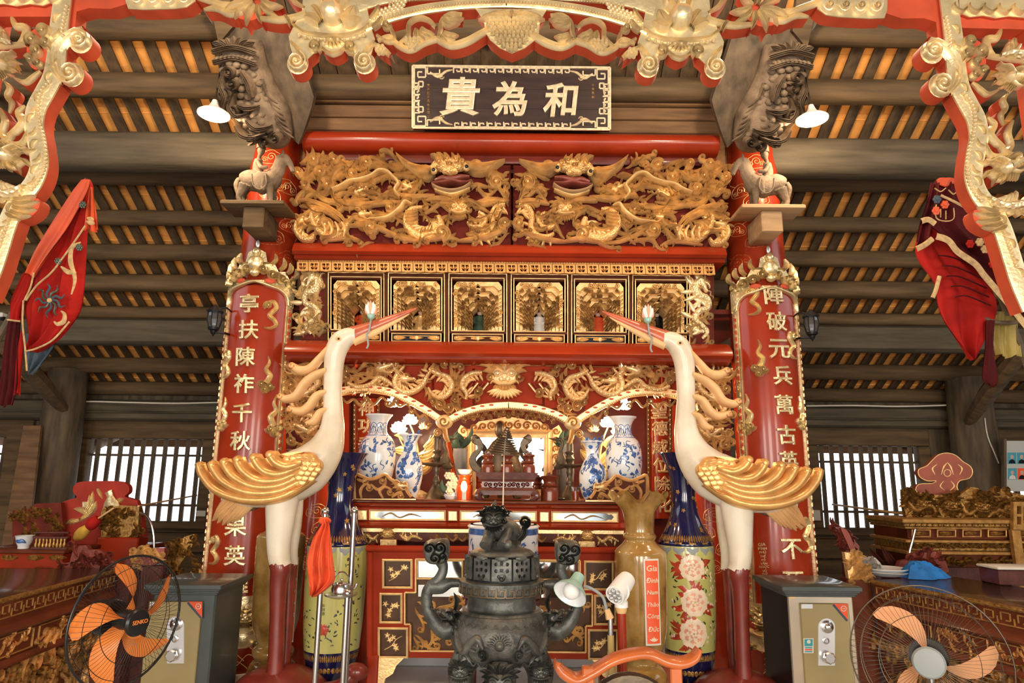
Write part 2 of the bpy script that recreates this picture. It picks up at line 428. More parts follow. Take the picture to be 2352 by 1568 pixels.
# ================================================================ shell of the hall
def zr(Y): return 5.15 - .56 * (Y - 5.6)
SL = math.atan(.56); CS, SN = math.cos(SL), math.sin(SL)
YB = 9.7
mb = MB(); mb.box(-9, 9, -6.5, 9.9, -.1, 0); struct(mb.build('floor', FLOORM))
mb = MB(); mb.box(-60, 60, 9.95, 70, -.5, -.3); struct(mb.build('floor_outside', mat('pale_concrete', (.6, .6, .58), .9, var=.1, vs=1)))
# roof: stepped courses of terracotta tile seen from below, with rafters, planks and purlins as parts
mb = MB()
NC = 34
for i in range(NC):
    y1 = 11.0 - i * (9.5 / NC); y0 = y1 - 9.5 / NC - .05
    mb.grid([[(x, y1, zr(y1) + .085), (x, y0, zr(y0) + .055)] for x in (-9, 9)])
    mb.grid([[(x, y1, zr(y1) + .085), (x, y1, zr(y1) + .05)] for x in (-9, 9)])
    mb.grid([[(x, y1, zr(y1) + .125), (x, y0, zr(y0) + .10)] for x in (-9, 9)])
ceil_ = struct(mb.build('ceiling', TERRA, org=(0, 0, 0)))
mb = MB(); mb.grid([[(x, 1.5, zr(1.5) + .06), (x, -6.5, zr(1.5) - 4.4)] for x in (-9, 9)]); struct(mb.build('ceiling_front', WOODR))
def slope_bar(wd, th, y0, y1, name, mt):
    b = MB(); ax = Vector((0, -CS, SN)); n = Vector((0, SN, CS))
    b.obox(Vector((0, (y0 + y1) / 2, zr((y0 + y1) / 2))) + n * (th / 2), R0, ax, n, wd, (y1 - y0) / CS, th, .006)
    return b.mesh(name, mt)
me_r = [slope_bar(wd, .034, 3.8, 10.9, 'rafter', WOODR) for wd in (.100, .108, .094)]
me_p = [slope_bar(.15, .03, 3.8, 6.6, 'plank', WOODR), slope_bar(.156, .034, 3.8, 6.6, 'plank', WOODR)]
def piece(name, me, parent, loc=(0, 0, 0), rot=(0, 0, 0)):
    o = bpy.data.objects.new(name, me); COL.objects.link(o); o.parent = parent; o.location = loc; o.rotation_euler = rot; OFF[o.name] = OFF[parent.name]
    return o
k = 0; x = -8.0
while x < 8.0:
    if abs(x) > 2.02: piece('rafter', me_r[k % 3], ceil_, (x + rng.uniform(-.008, .008), 0, rng.uniform(-.004, .004)))
    x += .2; k += 1
x = -2.0
while x < 2.05:
    piece('plank', me_p[k % 2], ceil_, (x, 0, rng.uniform(-.006, .006) - .004)); x += .162; k += 1
# boarded eaves beside the couplet columns (low rows)
me_e = slope_bar(.19, .012, 8.7, 10.6, 'plank', WOODB)
for s in (-1, 1):
    for i in range(8): piece('plank', me_e, ceil_, (s * (2.3 + i * .2), 0, -.014))
def roof_hit(v, drop, u=300):
    d = ray(u, v); t = (zr(0) - drop - EYE) / (d.z + .56 * d.y); return CAMP + d * t
def log(b, p, ry, rz, x0, x1, seg=16, sq=2.6):
    rows = []
    for x in (x0, (x0 + x1) / 2, x1):
        r = []
        for j in range(seg):
            a = 2 * PI * j / seg; c, s_ = math.cos(a), math.sin(a)
            q = (abs(c) ** sq + abs(s_) ** sq) ** (-1 / sq)
            r.append((x, p.y + ry * q * c, p.z + rz * q * s_))
        rows.append(r)
    return b.grid(rows, cv=True, cap=True)
for (v0, v1) in ((40, 85), (172, 220), (398, 424), (484, 516), (562, 596), (631, 668), (704, 732), (822, 855), (877, 906)):
    p = roof_hit((v0 + v1) / 2, .09); r = (v1 - v0) / 2 * (p - CAMP).length / F * .93
    b = MB(); log(b, p, r, r, -8.5, 8.5); b.build('purlin', WOODG, ceil_)
# big beams: column line (outside the middle bay) and second line
n = 0
for s in (-1, 1):
    p = at(300, 350, 5.75); b = MB(); log(b, Vector((0, 5.75, p.z)), .15, .17, s * 2.15, s * 8.5, 20, 3.2)
    n += 1; struct(b.build('trim_%d' % n, WOODK))
p0, p1 = at(300, 732, 8.15), at(300, 790, 8.15)
b = MB(); b.box(-8.5, 8.5, 8.1, 8.3, p1.z, p0.z, .03); n += 1; struct(b.build('trim_%d' % n, WOODK))
p0, p1 = at(300, 918, 9.55), at(300, 966, 9.55)
ZB0, ZB1 = p1.z, p0.z
b = MB(); b.box(-8.5, 8.5, 9.5, 9.75, ZB0, ZB1, .03); n += 1; struct(b.build('trim_%d' % n, WOODK))
b = MB(); b.box(-8.5, 8.5, 9.47, 9.52, ZB0 + .10, ZB0 + .13, .01); n += 1; struct(b.build('trim_%d' % n, WOODK))
# back wall with openings
ZS, ZT = at(330, 1196, YB).z, at(330, 1008, YB).z
OP = [(at(-330, 1100, YB).x, at(38, 1100, YB).x), (at(198, 1100, YB).x, at(462, 1100, YB).x), (at(1880, 1100, YB).x, at(2112, 1100, YB).x), (at(2292, 1100, YB).x, at(2660, 1100, YB).x)]
b = MB(); b.box(-9, 9, YB, YB + .08, 0, ZS); b.box(-9, 9, YB, YB + .08, ZT, 3.4)
xs = [-9] + [q for o in OP for q in o] + [9]
for i in range(0, len(xs), 2): b.box(xs[i], xs[i + 1], YB, YB + .08, ZS, ZT)
wb = struct(b.build('wall_back', WOODD, org=(0, YB, 0)))
for i, z in enumerate((.02, .30, .58, .84)):                     # boards under the sills
    for (xa, xb) in ((-8.4, -6.9), (-6.35, -2.4), (2.4, 6.35), (6.9, 8.4)):
        b = MB(); b.box(xa, xb, YB - .035, YB + .01, z, z + (.26 if i < 3 else ZS - .9), .012); b.build('plank', WOODG, wb)
for i, (xa, xb) in enumerate(OP):
    fr = MB(); wdt = .16
    fr.box(xa - wdt, xb + wdt, YB - .07, YB + .02, ZT, ZB0 + .02, .012)
    fr.box(xa - wdt, xa, YB - .07, YB + .02, ZS - .08, ZT + .0, .012); fr.box(xb, xb + wdt, YB - .07, YB + .02, ZS - .08, ZT, .012)
    fr.box(xa - wdt, xb + wdt, YB - .09, YB + .02, ZS - .10, ZS, .012)
    wi = struct(fr.build('window_%d' % (i + 1), WOODG, org=(xa, YB, ZS)))
    bb = MB(); bb.box(-.026, .026, -.02, .025, 0, ZT - ZS, .006); me = bb.mesh('bar', WOODD)
    N = 10 if i in (1, 2) else 14
    for j in range(N): piece('bar', me, wi, ((xb - xa) * (j + .6) / N * .985, .03, 0))
    for z in (.19, .80):
        r_ = MB(); r_.box(xa, xb, YB + .03, YB + .055, ZS + (ZT - ZS) * z - .016, ZS + (ZT - ZS) * z + .016, .004); r_.build('rail', WOODD, wi)
# outer eave with its fascia board and brackets
b = MB(); b.box(-9, 9, 11.1, 11.2, 2.06, 2.9); b.grid([[(x, 9.7, 2.95), (x, 11.2, 2.3)] for x in (-9, 9)])
ev = struct(b.build('trim_20', WOODB))
for x in (-6.2, -2.9, 2.9, 6.2, -4.55 - 1.6, 4.5 + 1.6):
    b = MB(); b.ribbon(lambda u, v, h, x=x: Vector((x + h, u, v)), [(9.8, 1.75), (10.1, 2.0), (10.5, 2.15), (11.1, 2.3)], [.1, .22, .2, .12], .09); b.build('eave_bracket', WOODC, ev)
for s, nm in ((-1, 'wall_left'), (1, 'wall_right')):
    b = MB(); b.box(s * 8.9, s * 9, -6.5, 9.8, 0, 4.2); struct(b.build(nm, WOODD))
# back columns with their slanting brackets
def back_column(u0, u1, v, lab_):
    c = at((u0 + u1) / 2, v, 9.2); r = (u1 - u0) / 2 * 9.1 / F
    t = thing('timber_column', lab_, 'column', (c.x, 9.2, 0))
    b = MB(); b.lathe(c.x, 9.2, [(0, r * .95), (1.0, r), (2.2, r * .97), (3.0, r * .9)], 20); b.build('shaft', WOODD, t)
    return t, c
def bracket(t, pts, wd, Ya, Yb):
    b = MB(); P = [at(u, v, Ya + (Yb - Ya) * i / (len(pts) - 1)) for i, (u, v) in enumerate(pts)]
    b.tube(P, [wd * .55, wd, wd * .9], 8, flat=.7, sm=4); b.build('slanting_bracket', WOODG, t)
t, c = back_column(82, 172, 1080, 'left dark round timber column beside the barred window'); bracket(t, [(150, 945), (95, 880), (20, 800)], .15, 9.15, 7.6)
t, c = back_column(2196, 2296, 1080, 'right dark round timber column behind the red cloud crest'); bracket(t, [(2222, 975), (2268, 905), (2350, 800)], .15, 9.15, 7.6)
# middle bay: plank wall above the red beam
YC = 5.6
b = MB(); b.box(-2.1, 2.1, 5.72, 5.8, 4.3, 5.15); wu = struct(b.build('wall_center', WOODB, org=(0, 5.7, 4.6)))
for v0, v1 in ((222, 243), (244, 273), (274, 304)):
    za, zb = at(1176, v1, 5.68).z, at(1176, v0, 5.68).z
    b = MB(); b.box(-2.1, 2.1, 5.675 - (.03 if v0 == 222 else 0), 5.73, za + .003, zb - .002, .006); b.build('plank', WOODB, wu)
# lacquered beams of the altar front
def beam_profile(v0, v1, Y, dep, x0, x1, nm, lab_, mt=REDL, bulge=.06):
    z1, z0 = at(1176, v0, Y).z, at(1176, v1, Y).z; H = z1 - z0
    b = MB()
    pr = [(Y + dep, z0), (Y, z0)] + [(Y - bulge * math.sin(PI * t) ** .7, z0 + H * t) for t in [i / 12 for i in range(13)]][1:-1] + [(Y, z1), (Y + dep, z1)]
    b.mould(x0, x1, pr); o = b.build(nm, mt, angle=50)
    tag(o, lab_, 'beam'); return o
XL, XR = at(668, 800, 5.6).x, at(1668, 800, 5.6).x
beam_profile(306, 352, 5.55, .2, XL, XR, 'lacquer_beam', 'topmost red lacquer beam, under the dark name board', bulge=.09)
beam_profile(353, 376, 5.6, .2, XL, XR, 'lacquer_beam', 'plain flat red board just above the gilded dragon frieze', REDD, .01)
def step_beam(rows, nm, lab_):
    b = MB(); pr = []
    for v, Y in rows: pr.append((Y, at(1176, v, Y).z))
    pr = [(5.85, pr[0][1])] + pr + [(5.85, pr[-1][1])]
    b.mould(XL, XR, pr[::-1]); return tag(b.build(nm, REDL, angle=30), lab_, 'beam')
step_beam([(562, 5.5), (566, 5.47), (580, 5.44), (588, 5.47), (589, 5.51), (598, 5.51), (603, 5.55)], 'moulded_beam', 'stepped red moulding between dragon frieze and gilded fretwork')
step_beam([(786, 5.55), (792, 5.5), (800, 5.45), (812, 5.43), (820, 5.46), (821, 5.5), (826, 5.5), (834, 5.56)], 'moulded_beam', 'stepped red moulding under the six figure niches')
# ================================================================ carving vocabulary
def L(M, u, v, s=1., a=0., fx=1, dh=0.):
    c, sn = math.cos(a) * s, math.sin(a) * s
    return lambda x, y, h=0.: M(u + x * fx * c - y * sn, v + x * fx * sn + y * c, h + dh)
def star(M, b, pts, **k): pass
def dragon_head(b, M, h=.05):                 # unit ~100 px long, snout towards +x
    for i in range(7):
        a = PI + .9 - i * .32; r = 62 + (i % 2) * 22
        b.leaf(M, (-14 + 10 * math.cos(a), 4 + 14 * math.sin(a)), (-14 + r * math.cos(a), 2 + r * .85 * math.sin(a)), 17, h * .5, 0, .18 if i % 2 else -.18)
    b.ribbon(M, [(-10, -20), (-40, -44), (-70, -40), (-84, -52)], [11, 9, 6, 2], h * .5, h * .4)
    b.ribbon(M, [(-4, 14), (20, 25), (40, 22), (50, 14)], [18, 15, 11, 5], h * .6, h * .2)
    b.ribbon(M, [(-16, 0), (14, -6), (36, -10), (52, -12), (58, -4)], [40, 36, 26, 20, 10], h * .9, h * .3)
    b.disc(M, -14, -2, 30, 25, h * .8, h * .3, 12)
    b.disc(M, 50, -13, 10, 9, h * .5, h * .95, 8)
    b.disc(M, 9, -16, 9, 8, h * .45, h * 1.05, 8)
    b.leaf(M, (22, -22), (-22, -30), 12, h * .5, h * .9, .2)
    for i in range(4): b.leaf(M, (12 + i * 10, 2 - i), (15 + i * 10, 13 - i), 5, h * .3, h * .8)
    for i in range(4): b.leaf(M, (-2 + i * 11, 20 + i), (-14 + i * 9, 44 + i * 3), 9, h * .4, h * .2, .2)
    b.ribbon(M, [(50, -4), (70, 6), (86, -6), (104, 2), (116, -8)], [7, 6, 5, 4, 1], h * .4, h * .5)
    return b
def mask(b, M, h=.05):                        # frontal beast face, unit ~100 wide
    for i in range(11):
        a = PI + .15 + i * (PI - .3) / 10; r = 62 + (i % 2) * 16
        b.leaf(M, (30 * math.cos(a), -6 + 24 * math.sin(a)), (r * math.cos(a) * 1.1, -8 + r * .8 * math.sin(a)), 16, h * .45, 0, (.2 if i < 5 else -.2))
    b.disc(M, 0, -4, 42, 32, h * .8, 0, 16)
    for s in (-1, 1):
        b.disc(M, s * 20, -8, 12, 11, h * .35, h * .7, 10); b.disc(M, s * 20, -8, 6, 6, h * .3, h * .98, 8)
        b.leaf(M, (s * 4, -18), (s * 40, -28), 12, h * .4, h * .65, -.2 * s)
        b.curl(M, s * 42, 2, 13, 0, 1.2, s, None, h * .5, h * .3)
        b.ribbon(M, [(0, 22), (s * 18, 20), (s * 34, 14), (s * 42, 22)], [9, 9, 7, 2], h * .4, h * .65)
        b.disc(M, s * 9, 8, 9, 8, h * .4, h * .8, 8)
    b.disc(M, 0, 2, 11, 13, h * .5, h * .8, 10)
    for i in range(7): b.leaf(M, (-24 + i * 8, 24), (-34 + i * 11.3, 52 - abs(i - 3) * 4), 11, h * .4, h * .3)
    return b
def cloud(b, M, h=.03, n=3):                  # curled cloud, unit ~50 px
    for i in range(n):
        a = i * 2.1 + .5; b.curl(M, 15 * math.cos(a), 10 * math.sin(a), 13 - i, a, 1.4, 1 if i % 2 else -1, 7, h, h * .2 * i)
    b.leaf(M, (10, 4), (44, 14), 10, h * .7, 0, -.2)
    return b
def rosette(b, M, h=.03):                     # unit radius ~ 12
    for i in range(6):
        a = i * PI / 3; b.disc(M, 7.5 * math.cos(a), 7.5 * math.sin(a), 5.6, 5.6, h * .7, 0, 7)
    b.disc(M, 0, 0, 5.5, 5.5, h * .6, h * .6, 8); return b
def fins(b, M, P, w, h, side=1, step=3, k=.9):
    for i in range(2, len(P) - 2, step):
        p, q = P[i], P[i + 1]; tx, ty = q[0] - p[0], q[1] - p[1]; l = math.hypot(tx, ty) or 1; tx /= l; ty /= l
        nx, ny = -ty * side, tx * side
        b.leaf(M, (p[0] + nx * w * .3, p[1] + ny * w * .3), (p[0] + nx * w * (.5 + k) - tx * w * .5, p[1] + ny * w * (.5 + k) - ty * w * .5), w * .5, h * .5, 0, 0, n=4, sec=SOFT)
    return b
def serpent(M, pts, w, parent, ms, mg, h=.04, side=1, nm='dragon_body', fin=True):
    b = MB(); b.ribbon(M, pts, w, h, .004, SOFT, 6); o = b.build(nm, ms, parent)
    if fin:
        P = cat(pts, 6); f = MB(); fins(f, M, P, max(w) if hasattr(w, '__len__') else w, h, side); f.build('fin_row', mg, o)
    return o
def swirl_path(u, v, ln, ang, bend, hook, r):
    P = []; th = ang; x, y = u, v; N = 16
    for i in range(N + 1):
        P.append((x, y)); t = i / N
        th = ang + bend * math.sin(t * PI * 1.15)
        x += math.cos(th) * ln / N; y += math.sin(th) * ln / N
    d = hook; cx, cy = x - math.sin(th) * r * d, y + math.cos(th) * r * d
    a0 = math.atan2(y - cy, x - cx)
    for i in range(1, 15):
        t = i / 14; rr = r * (1 - .85 * t); a = a0 + d * t * 2 * PI * 1.25
        P.append((cx + rr * math.cos(a), cy + rr * math.sin(a)))
    return P
def swirl(b, M, u, v, ln, ang, w, bend=.5, hook=1, r=None, h=.025, h0=0., tails=True):
    r = r or w * 1.1; P = swirl_path(u, v, ln, ang, bend, hook, r)
    b.ribbon(M, P, [w * .12, w * .8, w, w, w * .9, w * .6, w * .5, w * .3], h, h0, GROOVE, sm=False)
    if tails:
        for i in (5, 10):
            p, q = P[i], P[i + 1]; a = math.atan2(q[1] - p[1], q[0] - p[0]) - hook * .75
            b.leaf(M, p, (p[0] + math.cos(a) * w * 3, p[1] + math.sin(a) * w * 3), w * .8, h * .7, h0, .2 * hook, n=5)
    return b
def scatter(M, box, n, parent, mg, ln, w, h, rr, ang=(0, PI), name='scroll_leaf', keep=None, spread=.5, h0=(0, .03)):
    u0, u1, v0, v1 = box; got = []; tries = 0
    while len(got) < n and tries < n * 40:
        tries += 1
        u, v = rr.uniform(u0, u1), rr.uniform(v0, v1)
        if keep and not keep(u, v): continue
        if any((u - a) ** 2 + ((v - c) * 1.4) ** 2 < (ln[0] * .42) ** 2 for a, c in got): continue
        got.append((u, v))
        a = rr.choice(ang) + rr.gauss(0, spread)
        l = rr.uniform(*ln); P = [(u - math.cos(a) * l * .5, v - math.sin(a) * l * .5)]
        # keep inside the panel
        us, vs = min(max(P[0][0], u0), u1), min(max(P[0][1], v0), v1)
        ue, ve = us + math.cos(a) * l, vs + math.sin(a) * l
        if not (u0 - 4 < ue < u1 + 4 and v0 - 4 < ve < v1 + 4): a = math.atan2(v - vs, u - us); l *= .7
        b = MB(); swirl(b, M, us, vs, l, a, rr.uniform(*w), rr.choice((-1, 1)) * rr.uniform(.3, .9), rr.choice((-1, 1)), None, rr.uniform(*h), rr.uniform(*h0))
        b.build(name, mg, parent)
    return got
def beads(b, M, P, r, h, every=1):
    for p in P[::every]: b.disc(M, p[0], p[1], r, r, h, 0, 7, rings=((1, 0), (.75, .7), (.2, 1)))
    return b
def along(P, step):                           # resample a polyline
    out = [P[0]]; acc = 0
    for a, c in zip(P, P[1:]):
        d = math.hypot(c[0] - a[0], c[1] - a[1])
        while acc + d >= step and d > 0:
            t = (step - acc) / d; a = (a[0] + (c[0] - a[0]) * t, a[1] + (c[1] - a[1]) * t); out.append(a); d = math.hypot(c[0] - a[0], c[1] - a[1]); acc = 0
        acc += d
    return out
def rect(u0, v0, u1, v1): return [(u0, v0), (u1, v0), (u1, v1), (u0, v1)]
def frame(b, M, u0, v0, u1, v1, wd, h, h0=0., roll=True):
    k = .0096 if roll else 0
    S = lambda p: (p[0], p[1] + (p[0] - (u0 + u1) / 2) * k)
    o = [S(p) for p in rect(u0, v0, u1, v1)]; i_ = [S(p) for p in rect(u0 + wd, v0 + wd, u1 - wd, v1 - wd)]
    m_ = [S(p) for p in rect(u0 + wd / 2, v0 + wd / 2, u1 - wd / 2, v1 - wd / 2)]
    b.grid([[M(*p, 0) for p in o], [M(*p, h0 + h * .7) for p in o], [M(*p, h0 + h) for p in m_], [M(*p, h0 + h * .7) for p in i_], [M(*p, 0) for p in i_]], cv=True)
    return b

def revloc(cx, cy, rf, a0, z0, k):            # local px-like coordinates wrapped on a surface of revolution
    return lambda x, y, h=0.: (lambda z: (lambda r: Vector((cx + (r + h) * math.sin(a0 + x * k / max(r, .004)), cy - (r + h) * math.cos(a0 + x * k / max(r, .004)), z)))(rf(z) if callable(rf) else rf))(z0 - y * k)
def cloc(M, u, v):
    p = M(u, v, 0); a = math.atan2(p.x - M.cx, M.cy - p.y)
    return revloc(M.cx, M.cy, M.R, a, p.z, mpp(M.cy - M.rad(p.z), v))
def turned(prof, cx, Y, zb=None, dr=0.):      # pixel profile (row, half width) to (z, r); returns x, prof, radius function
    x = at(cx, sum(p[0] for p in prof) / len(prof), Y).x
    P = [(at(cx, p[0], Y).z, p[1] * mpp(Y, p[0]) + dr) for p in prof]
    if zb is not None:
        i = 0 if P[0][0] < P[-1][0] else -1
        P[i] = (zb, P[i][1])
    P = sorted(P) if all(P[i][0] != P[i + 1][0] for i in range(len(P) - 1)) else P[::-1] if P[0][0] > P[-1][0] else P
    S = cat3([(z, r, 0) for z, r in P], 3); S = [(float(p[0]), max(.001, float(p[1]))) for p in S]
    zs = [p[0] for p in S]; rs = [p[1] for p in S]
    def rf(z):
        for a in range(len(zs) - 1):
            if zs[a] <= z <= zs[a + 1] and zs[a + 1] > zs[a]: return rs[a] + (rs[a + 1] - rs[a]) * (z - zs[a]) / (zs[a + 1] - zs[a])
        return rs[0] if z < zs[0] else rs[-1]
    return x, S, rf
# ================================================================ columns and couplet boards
def column(sgn, ucol, label, blabel):
    c = at(*ucol, 5.78); cx, cy, R = c.x, 5.78, .25
    t = thing('lacquer_column', label, 'column', (cx, cy, 0))
    b = MB(); b.lathe(cx, cy, [(0, R * 1.0), (.3, R * 1.04), (1.5, R * 1.03), (3., R), (4.0, R * .95), (5.0, R * .9)], 40); b.build('shaft', REDL, t)
    b = MB(); b.lathe(cx, cy, [(0, R * 1.5), (.06, R * 1.55), (.12, R * 1.3), (.14, R * 1.2)], 32); b.build('stone_base', PLASTER, t)
    M = Cyl(cx, cy, lambda z: R * (1.035 if z < 1.5 else 1.035 - (z - 1.5) * .034))
    spots = [(.1, 4.35), (-.8, 4.2), (.75, 4.1), (.2, 4.0), (.95, 3.75), (-.35, 3.8), (1.0, 3.45), (.3, 3.62), (1.05, 3.1), (1.15, 2.75), (1.2, 2.4), (1.1, 2.05), (1.25, 1.7), (1.15, 1.35), (1.2, 1.0), (1.2, .7)]
    LINE = ([-1, 0, 1], [None, 1, None])
    for i, (a_, z_) in enumerate(spots):
        b = MB(); Lc = L(revloc(cx, cy, lambda z: R * (1.035 if z < 1.5 else 1.035 - (z - 1.5) * .034), -a_ * sgn, z_, .0037), 0, 0, .8 + .3 * rng.random(), rng.uniform(-.3, .3), rng.choice((-1, 1)))
        for (x, y, r, d) in ((0, 0, 12, 1), (-18, 5, 9, -1), (16, 7, 8, 1)):
            b.ribbon(Lc, spiral(x, y, r, 2.5, 1.6, d), 1.5, .002, 0, LINE, sm=False)
        b.ribbon(Lc, [(-30, 10), (-26, -6), (-12, -14), (-4, -18), (10, -16), (24, -6), (28, 10), (14, 18), (-14, 18), (-30, 10)], 1.4, .002, 0, LINE)
        b.ribbon(Lc, [(12, -14), (30, -30), (26, -44), (38, -58)], [1.6, 1.5, 1], .002, 0, LINE)
        b.build('painted_cloud', GOLDW, t)
    for i in range(9):                                   # painted waves near the foot
        Wq = revloc(cx, cy, lambda z: R * 1.038, rng.uniform(-.3, .3), .5 - i * .04, .0037)
        b = MB(); b.ribbon(Wq, [(-60, 20), (-20, -12), (5, 6), (30, -14), (60, 8)], 1.6, .002, 0, LINE); b.build('painted_wave', GOLDW, t)
    # curved couplet board hung on the column
    RB = R + .05
    MBd = Cyl(cx, cy, lambda z: RB)
    t2 = thing('couplet_board', blabel, 'couplet board', (cx, cy - RB, 1.0))
    z1, z0 = MBd(ucol[0] - 25 * sgn * -1, 655 if sgn < 0 else 668, 0).z, MBd(ucol[0], 1378 if sgn < 0 else 1400, 0).z
    def arc(z0, z1, a0, a1, r0, r1, n=18):
        b = MB(); rows = []
        for (r, z) in ((r0, z0), (r1, z0), (r1, z1), (r0, z1)):
            rows.append([(cx + r * math.sin(a0 + (a1 - a0) * i / n), cy - r * math.cos(a0 + (a1 - a0) * i / n), z) for i in range(n + 1)])
        b.grid(rows, cu=True); 
        for i in (0, n): b.f.append(tuple(j * (n + 1) + i for j in range(4)))
        return b
    A = 1.12
    arc(z0, z1, -A, A, R + .005, RB).build('red_board', REDL, t2)
    for s in (-1, 1):
        arc(z0, z1, s * A - (0 if s < 0 else .17), s * A + (.17 if s < 0 else 0), RB - .01, RB + .012, 6).build('border_strip', BRASS, t2)
        arc(z0, z1, s * (A - .205) - .015, s * (A - .205) + .015, RB - .01, RB + .014, 3).build('border_fillet', BRASS, t2)
        n = 46                                       # relief work inside the strip: small raised characters and key pattern
        b = MB()
        for i in range(n):
            z = z0 + (z1 - z0) * (i + .5) / n; a = s * (A - .085)
            rc = Vector((cx + (RB + .012) * math.sin(a), cy - (RB + .012) * math.cos(a), z)); nn = Vector((math.sin(a), -math.cos(a), 0)); tt = Vector((math.cos(a), math.sin(a), 0))
            b.obox(rc, tt, nn, Vector((0, 0, 1)), .028, .012, .012); b.obox(rc + tt * rng.uniform(-.01, .01), tt, nn, Vector((0, 0, 1)), .01, .014, .03)
        stuff(b.build('border_relief', BRASS, t2))
        for (za, zb) in ((.05, .3), (.38, .62), (.7, .93)):
            arc(z0 + (z1 - z0) * za, z0 + (z1 - z0) * zb, s * (A - .085) - .045, s * (A - .085) + .045, RB, RB + .0135, 4).build('border_cartouche', REDP, t2)
    arc(z0 - .04, z0 + .05, -A, A, RB - .01, RB + .015).build('bottom_fillet', BRASS, t2)
    # spandrel corners under the crown
    def P(a, z, h): return Vector((cx + (RB + h) * math.sin(a), cy - (RB + h) * math.cos(a), z))
    kz = .0031
    MA = lambda x, y, h=0.: P(x * .0098, z1 - y * kz, h)      # local: x -100..100 across the face, y px-like downward
    for s in (-1, 1):
        b = MB(); b.plate(lambda x, y, h: MA(x * s, y, h), [(114, -6), (114, 50), (100, 30), (85, 16), (62, 4), (30, -6)], .02); b.build('spandrel', BRASS, t2)
    b = MB(); b.ribbon(MA, [(-96, 46), (-90, 24), (-70, 8), (-40, 0), (-20, -6), (0, -10), (20, -6), (40, 0), (70, 8), (90, 24), (96, 46)], 7, .02, .01); b.build('arch_fillet', BRASS, t2)
    b = MB()                                                  # crown
    b.plate(MA, [(-114, -4), (-118, -30), (-104, -40), (-96, -26), (-80, -46), (-62, -42), (-50, -62), (-30, -66), (-24, -92), (0, -104), (24, -92), (30, -66), (50, -62), (62, -42), (80, -46), (96, -26), (104, -40), (118, -30), (114, -4), (60, -2), (0, -14), (-60, -2)], .012); b.build('crown_board', BRASS, t2)
    for s in (-1, 1):
        for (x, y, r) in ((100, -16, 13), (72, -24, 13), (46, -32, 14), (22, -44, 12)):
            b = MB(); b.curl(MA, s * x, y, r, .5, 1.4, s, None, .03, .014); b.build('crown_scroll', BRASS, t2)
        for (x, y, dx, dy) in ((104, -30, 12, -34), (84, -40, 8, -34), (62, -46, 10, -38), (40, -60, 8, -32)):
            b = MB(); b.leaf(MA, (s * x, y), (s * (x + dx), y + dy), 14, .03, .012, .25 * s); b.build('crown_flame', BRASS, t2)
    b = MB(); b.disc(MA, 0, -62, 20, 22, .05, .014, 14); b.disc(MA, 0, -92, 11, 14, .04, .014, 10); b.disc(MA, 0, -34, 13, 11, .04, .014, 10); b.build('crown_jewel', BRASS, t2)
    b = MB(); b.disc(MA, 0, -116, 6, 12, .01, .0, 10); b.build('hanger_tab', STEELW, t2)
    for s in (-1, 1): b = MB(); b.disc(MA, s * 42, -14, 16, 7, .008, .014, 9); b.build('crown_inlay', REDP, t2)
    return t2, MBd, (cx, cy, RB, z0, z1, A)
tl, ML, gl = column(-1, (618, 620), 'left red lacquer column painted with gold clouds, behind the left crane', 'curved red couplet board on the left column with gilt characters beginning 亭扶陳')
tr, MR, gr = column(1, (1737, 620), 'right red lacquer column painted with gold clouds, behind the right crane', 'curved red couplet board on the right column with gilt characters beginning 陣破元')
def chars(t, M, lst, rot, size=45):
    for ch, u, v in lst:
        b = MB(); write(b, cloc(M, u, v), ch, 0, 0, hpx=size, h0=.001, h=.02, rot=0, bold=.002, bev=.02, shear=-.05); o = b.build('character', BRASS, t)
chars(tl, ML, [('亭', 573, 697), ('扶', 572, 757), ('陳', 565, 819), ('祚', 561, 881), ('千', 557, 948), ('秋', 553, 1012), ('果', 542, 1208), ('英', 540, 1275), ('雄', 545, 1340)], .085)
chars(tr, MR, [('陣', 1776, 678), ('破', 1783, 738), ('元', 1789, 801), ('兵', 1796, 862), ('萬', 1800, 929), ('古', 1806, 998), ('英', 1811, 1058), ('月', 1816, 1190), ('不', 1818, 1260), ('死', 1822, 1335)], -.075)
for t, M, u, v, s, rot in ((tl, ML, 527, 735, 1, .085), (tr, MR, 1822, 725, -1, -.075)):
    for i, ch in enumerate('仲春癸卯年'):
        b = MB(); write(b, cloc(M, u - i * 1.6 * s, v - 45 + i * 24), ch, 0, 0, hpx=11, h0=.001, h=.004, rot=rot, bold=.01); b.build('date_character', BRASS, t)
for i, s in enumerate('GIA ĐÌNH PHÚ THẾ ĐỖ VĂN NGỌC VŨ THỊ PHÚ PHÚ TIẾN'.split()):
    b = MB(); write(b, MR, s, 1750 + i * .9, 1250 + i * 8.6, hpx=7.5, h0=.001, h=.002, rot=-.05, bold=.012); b.build('donor_word', BRASS, tr)
def board_cloud(t, M, u, v, s, kind, fx):
    b = MB(); Q = L(cloc(M, u, v), 0, 0, s, 0, fx)
    if kind == 0:     # S-shaped cloud ribbon
        b.curl(Q, -8, -22, 10, 2, 1.2, 1, 8, .02); b.ribbon(Q, [(-14, -26), (4, -32), (12, -18), (2, -4), (-2, 4), (10, 14), (14, 26), (2, 34), (-14, 34)], [6, 12, 13, 13, 12, 11, 9, 3], .022, 0, GROOVE)
    else:             # cloud with a rising flame
        b.ribbon(Q, [(0, 12), (8, -6), (-2, -20), (4, -36), (0, -52)], [16, 15, 11, 8, 2], .02, 0, GROOVE)
        for x, y, r in ((-10, 14, 10), (8, 18, 10), (-2, 26, 9)): b.curl(Q, x, y, r, 0, 1.3, 1, 7, .024)
    b.build('gilt_cloud', BRASS, t)
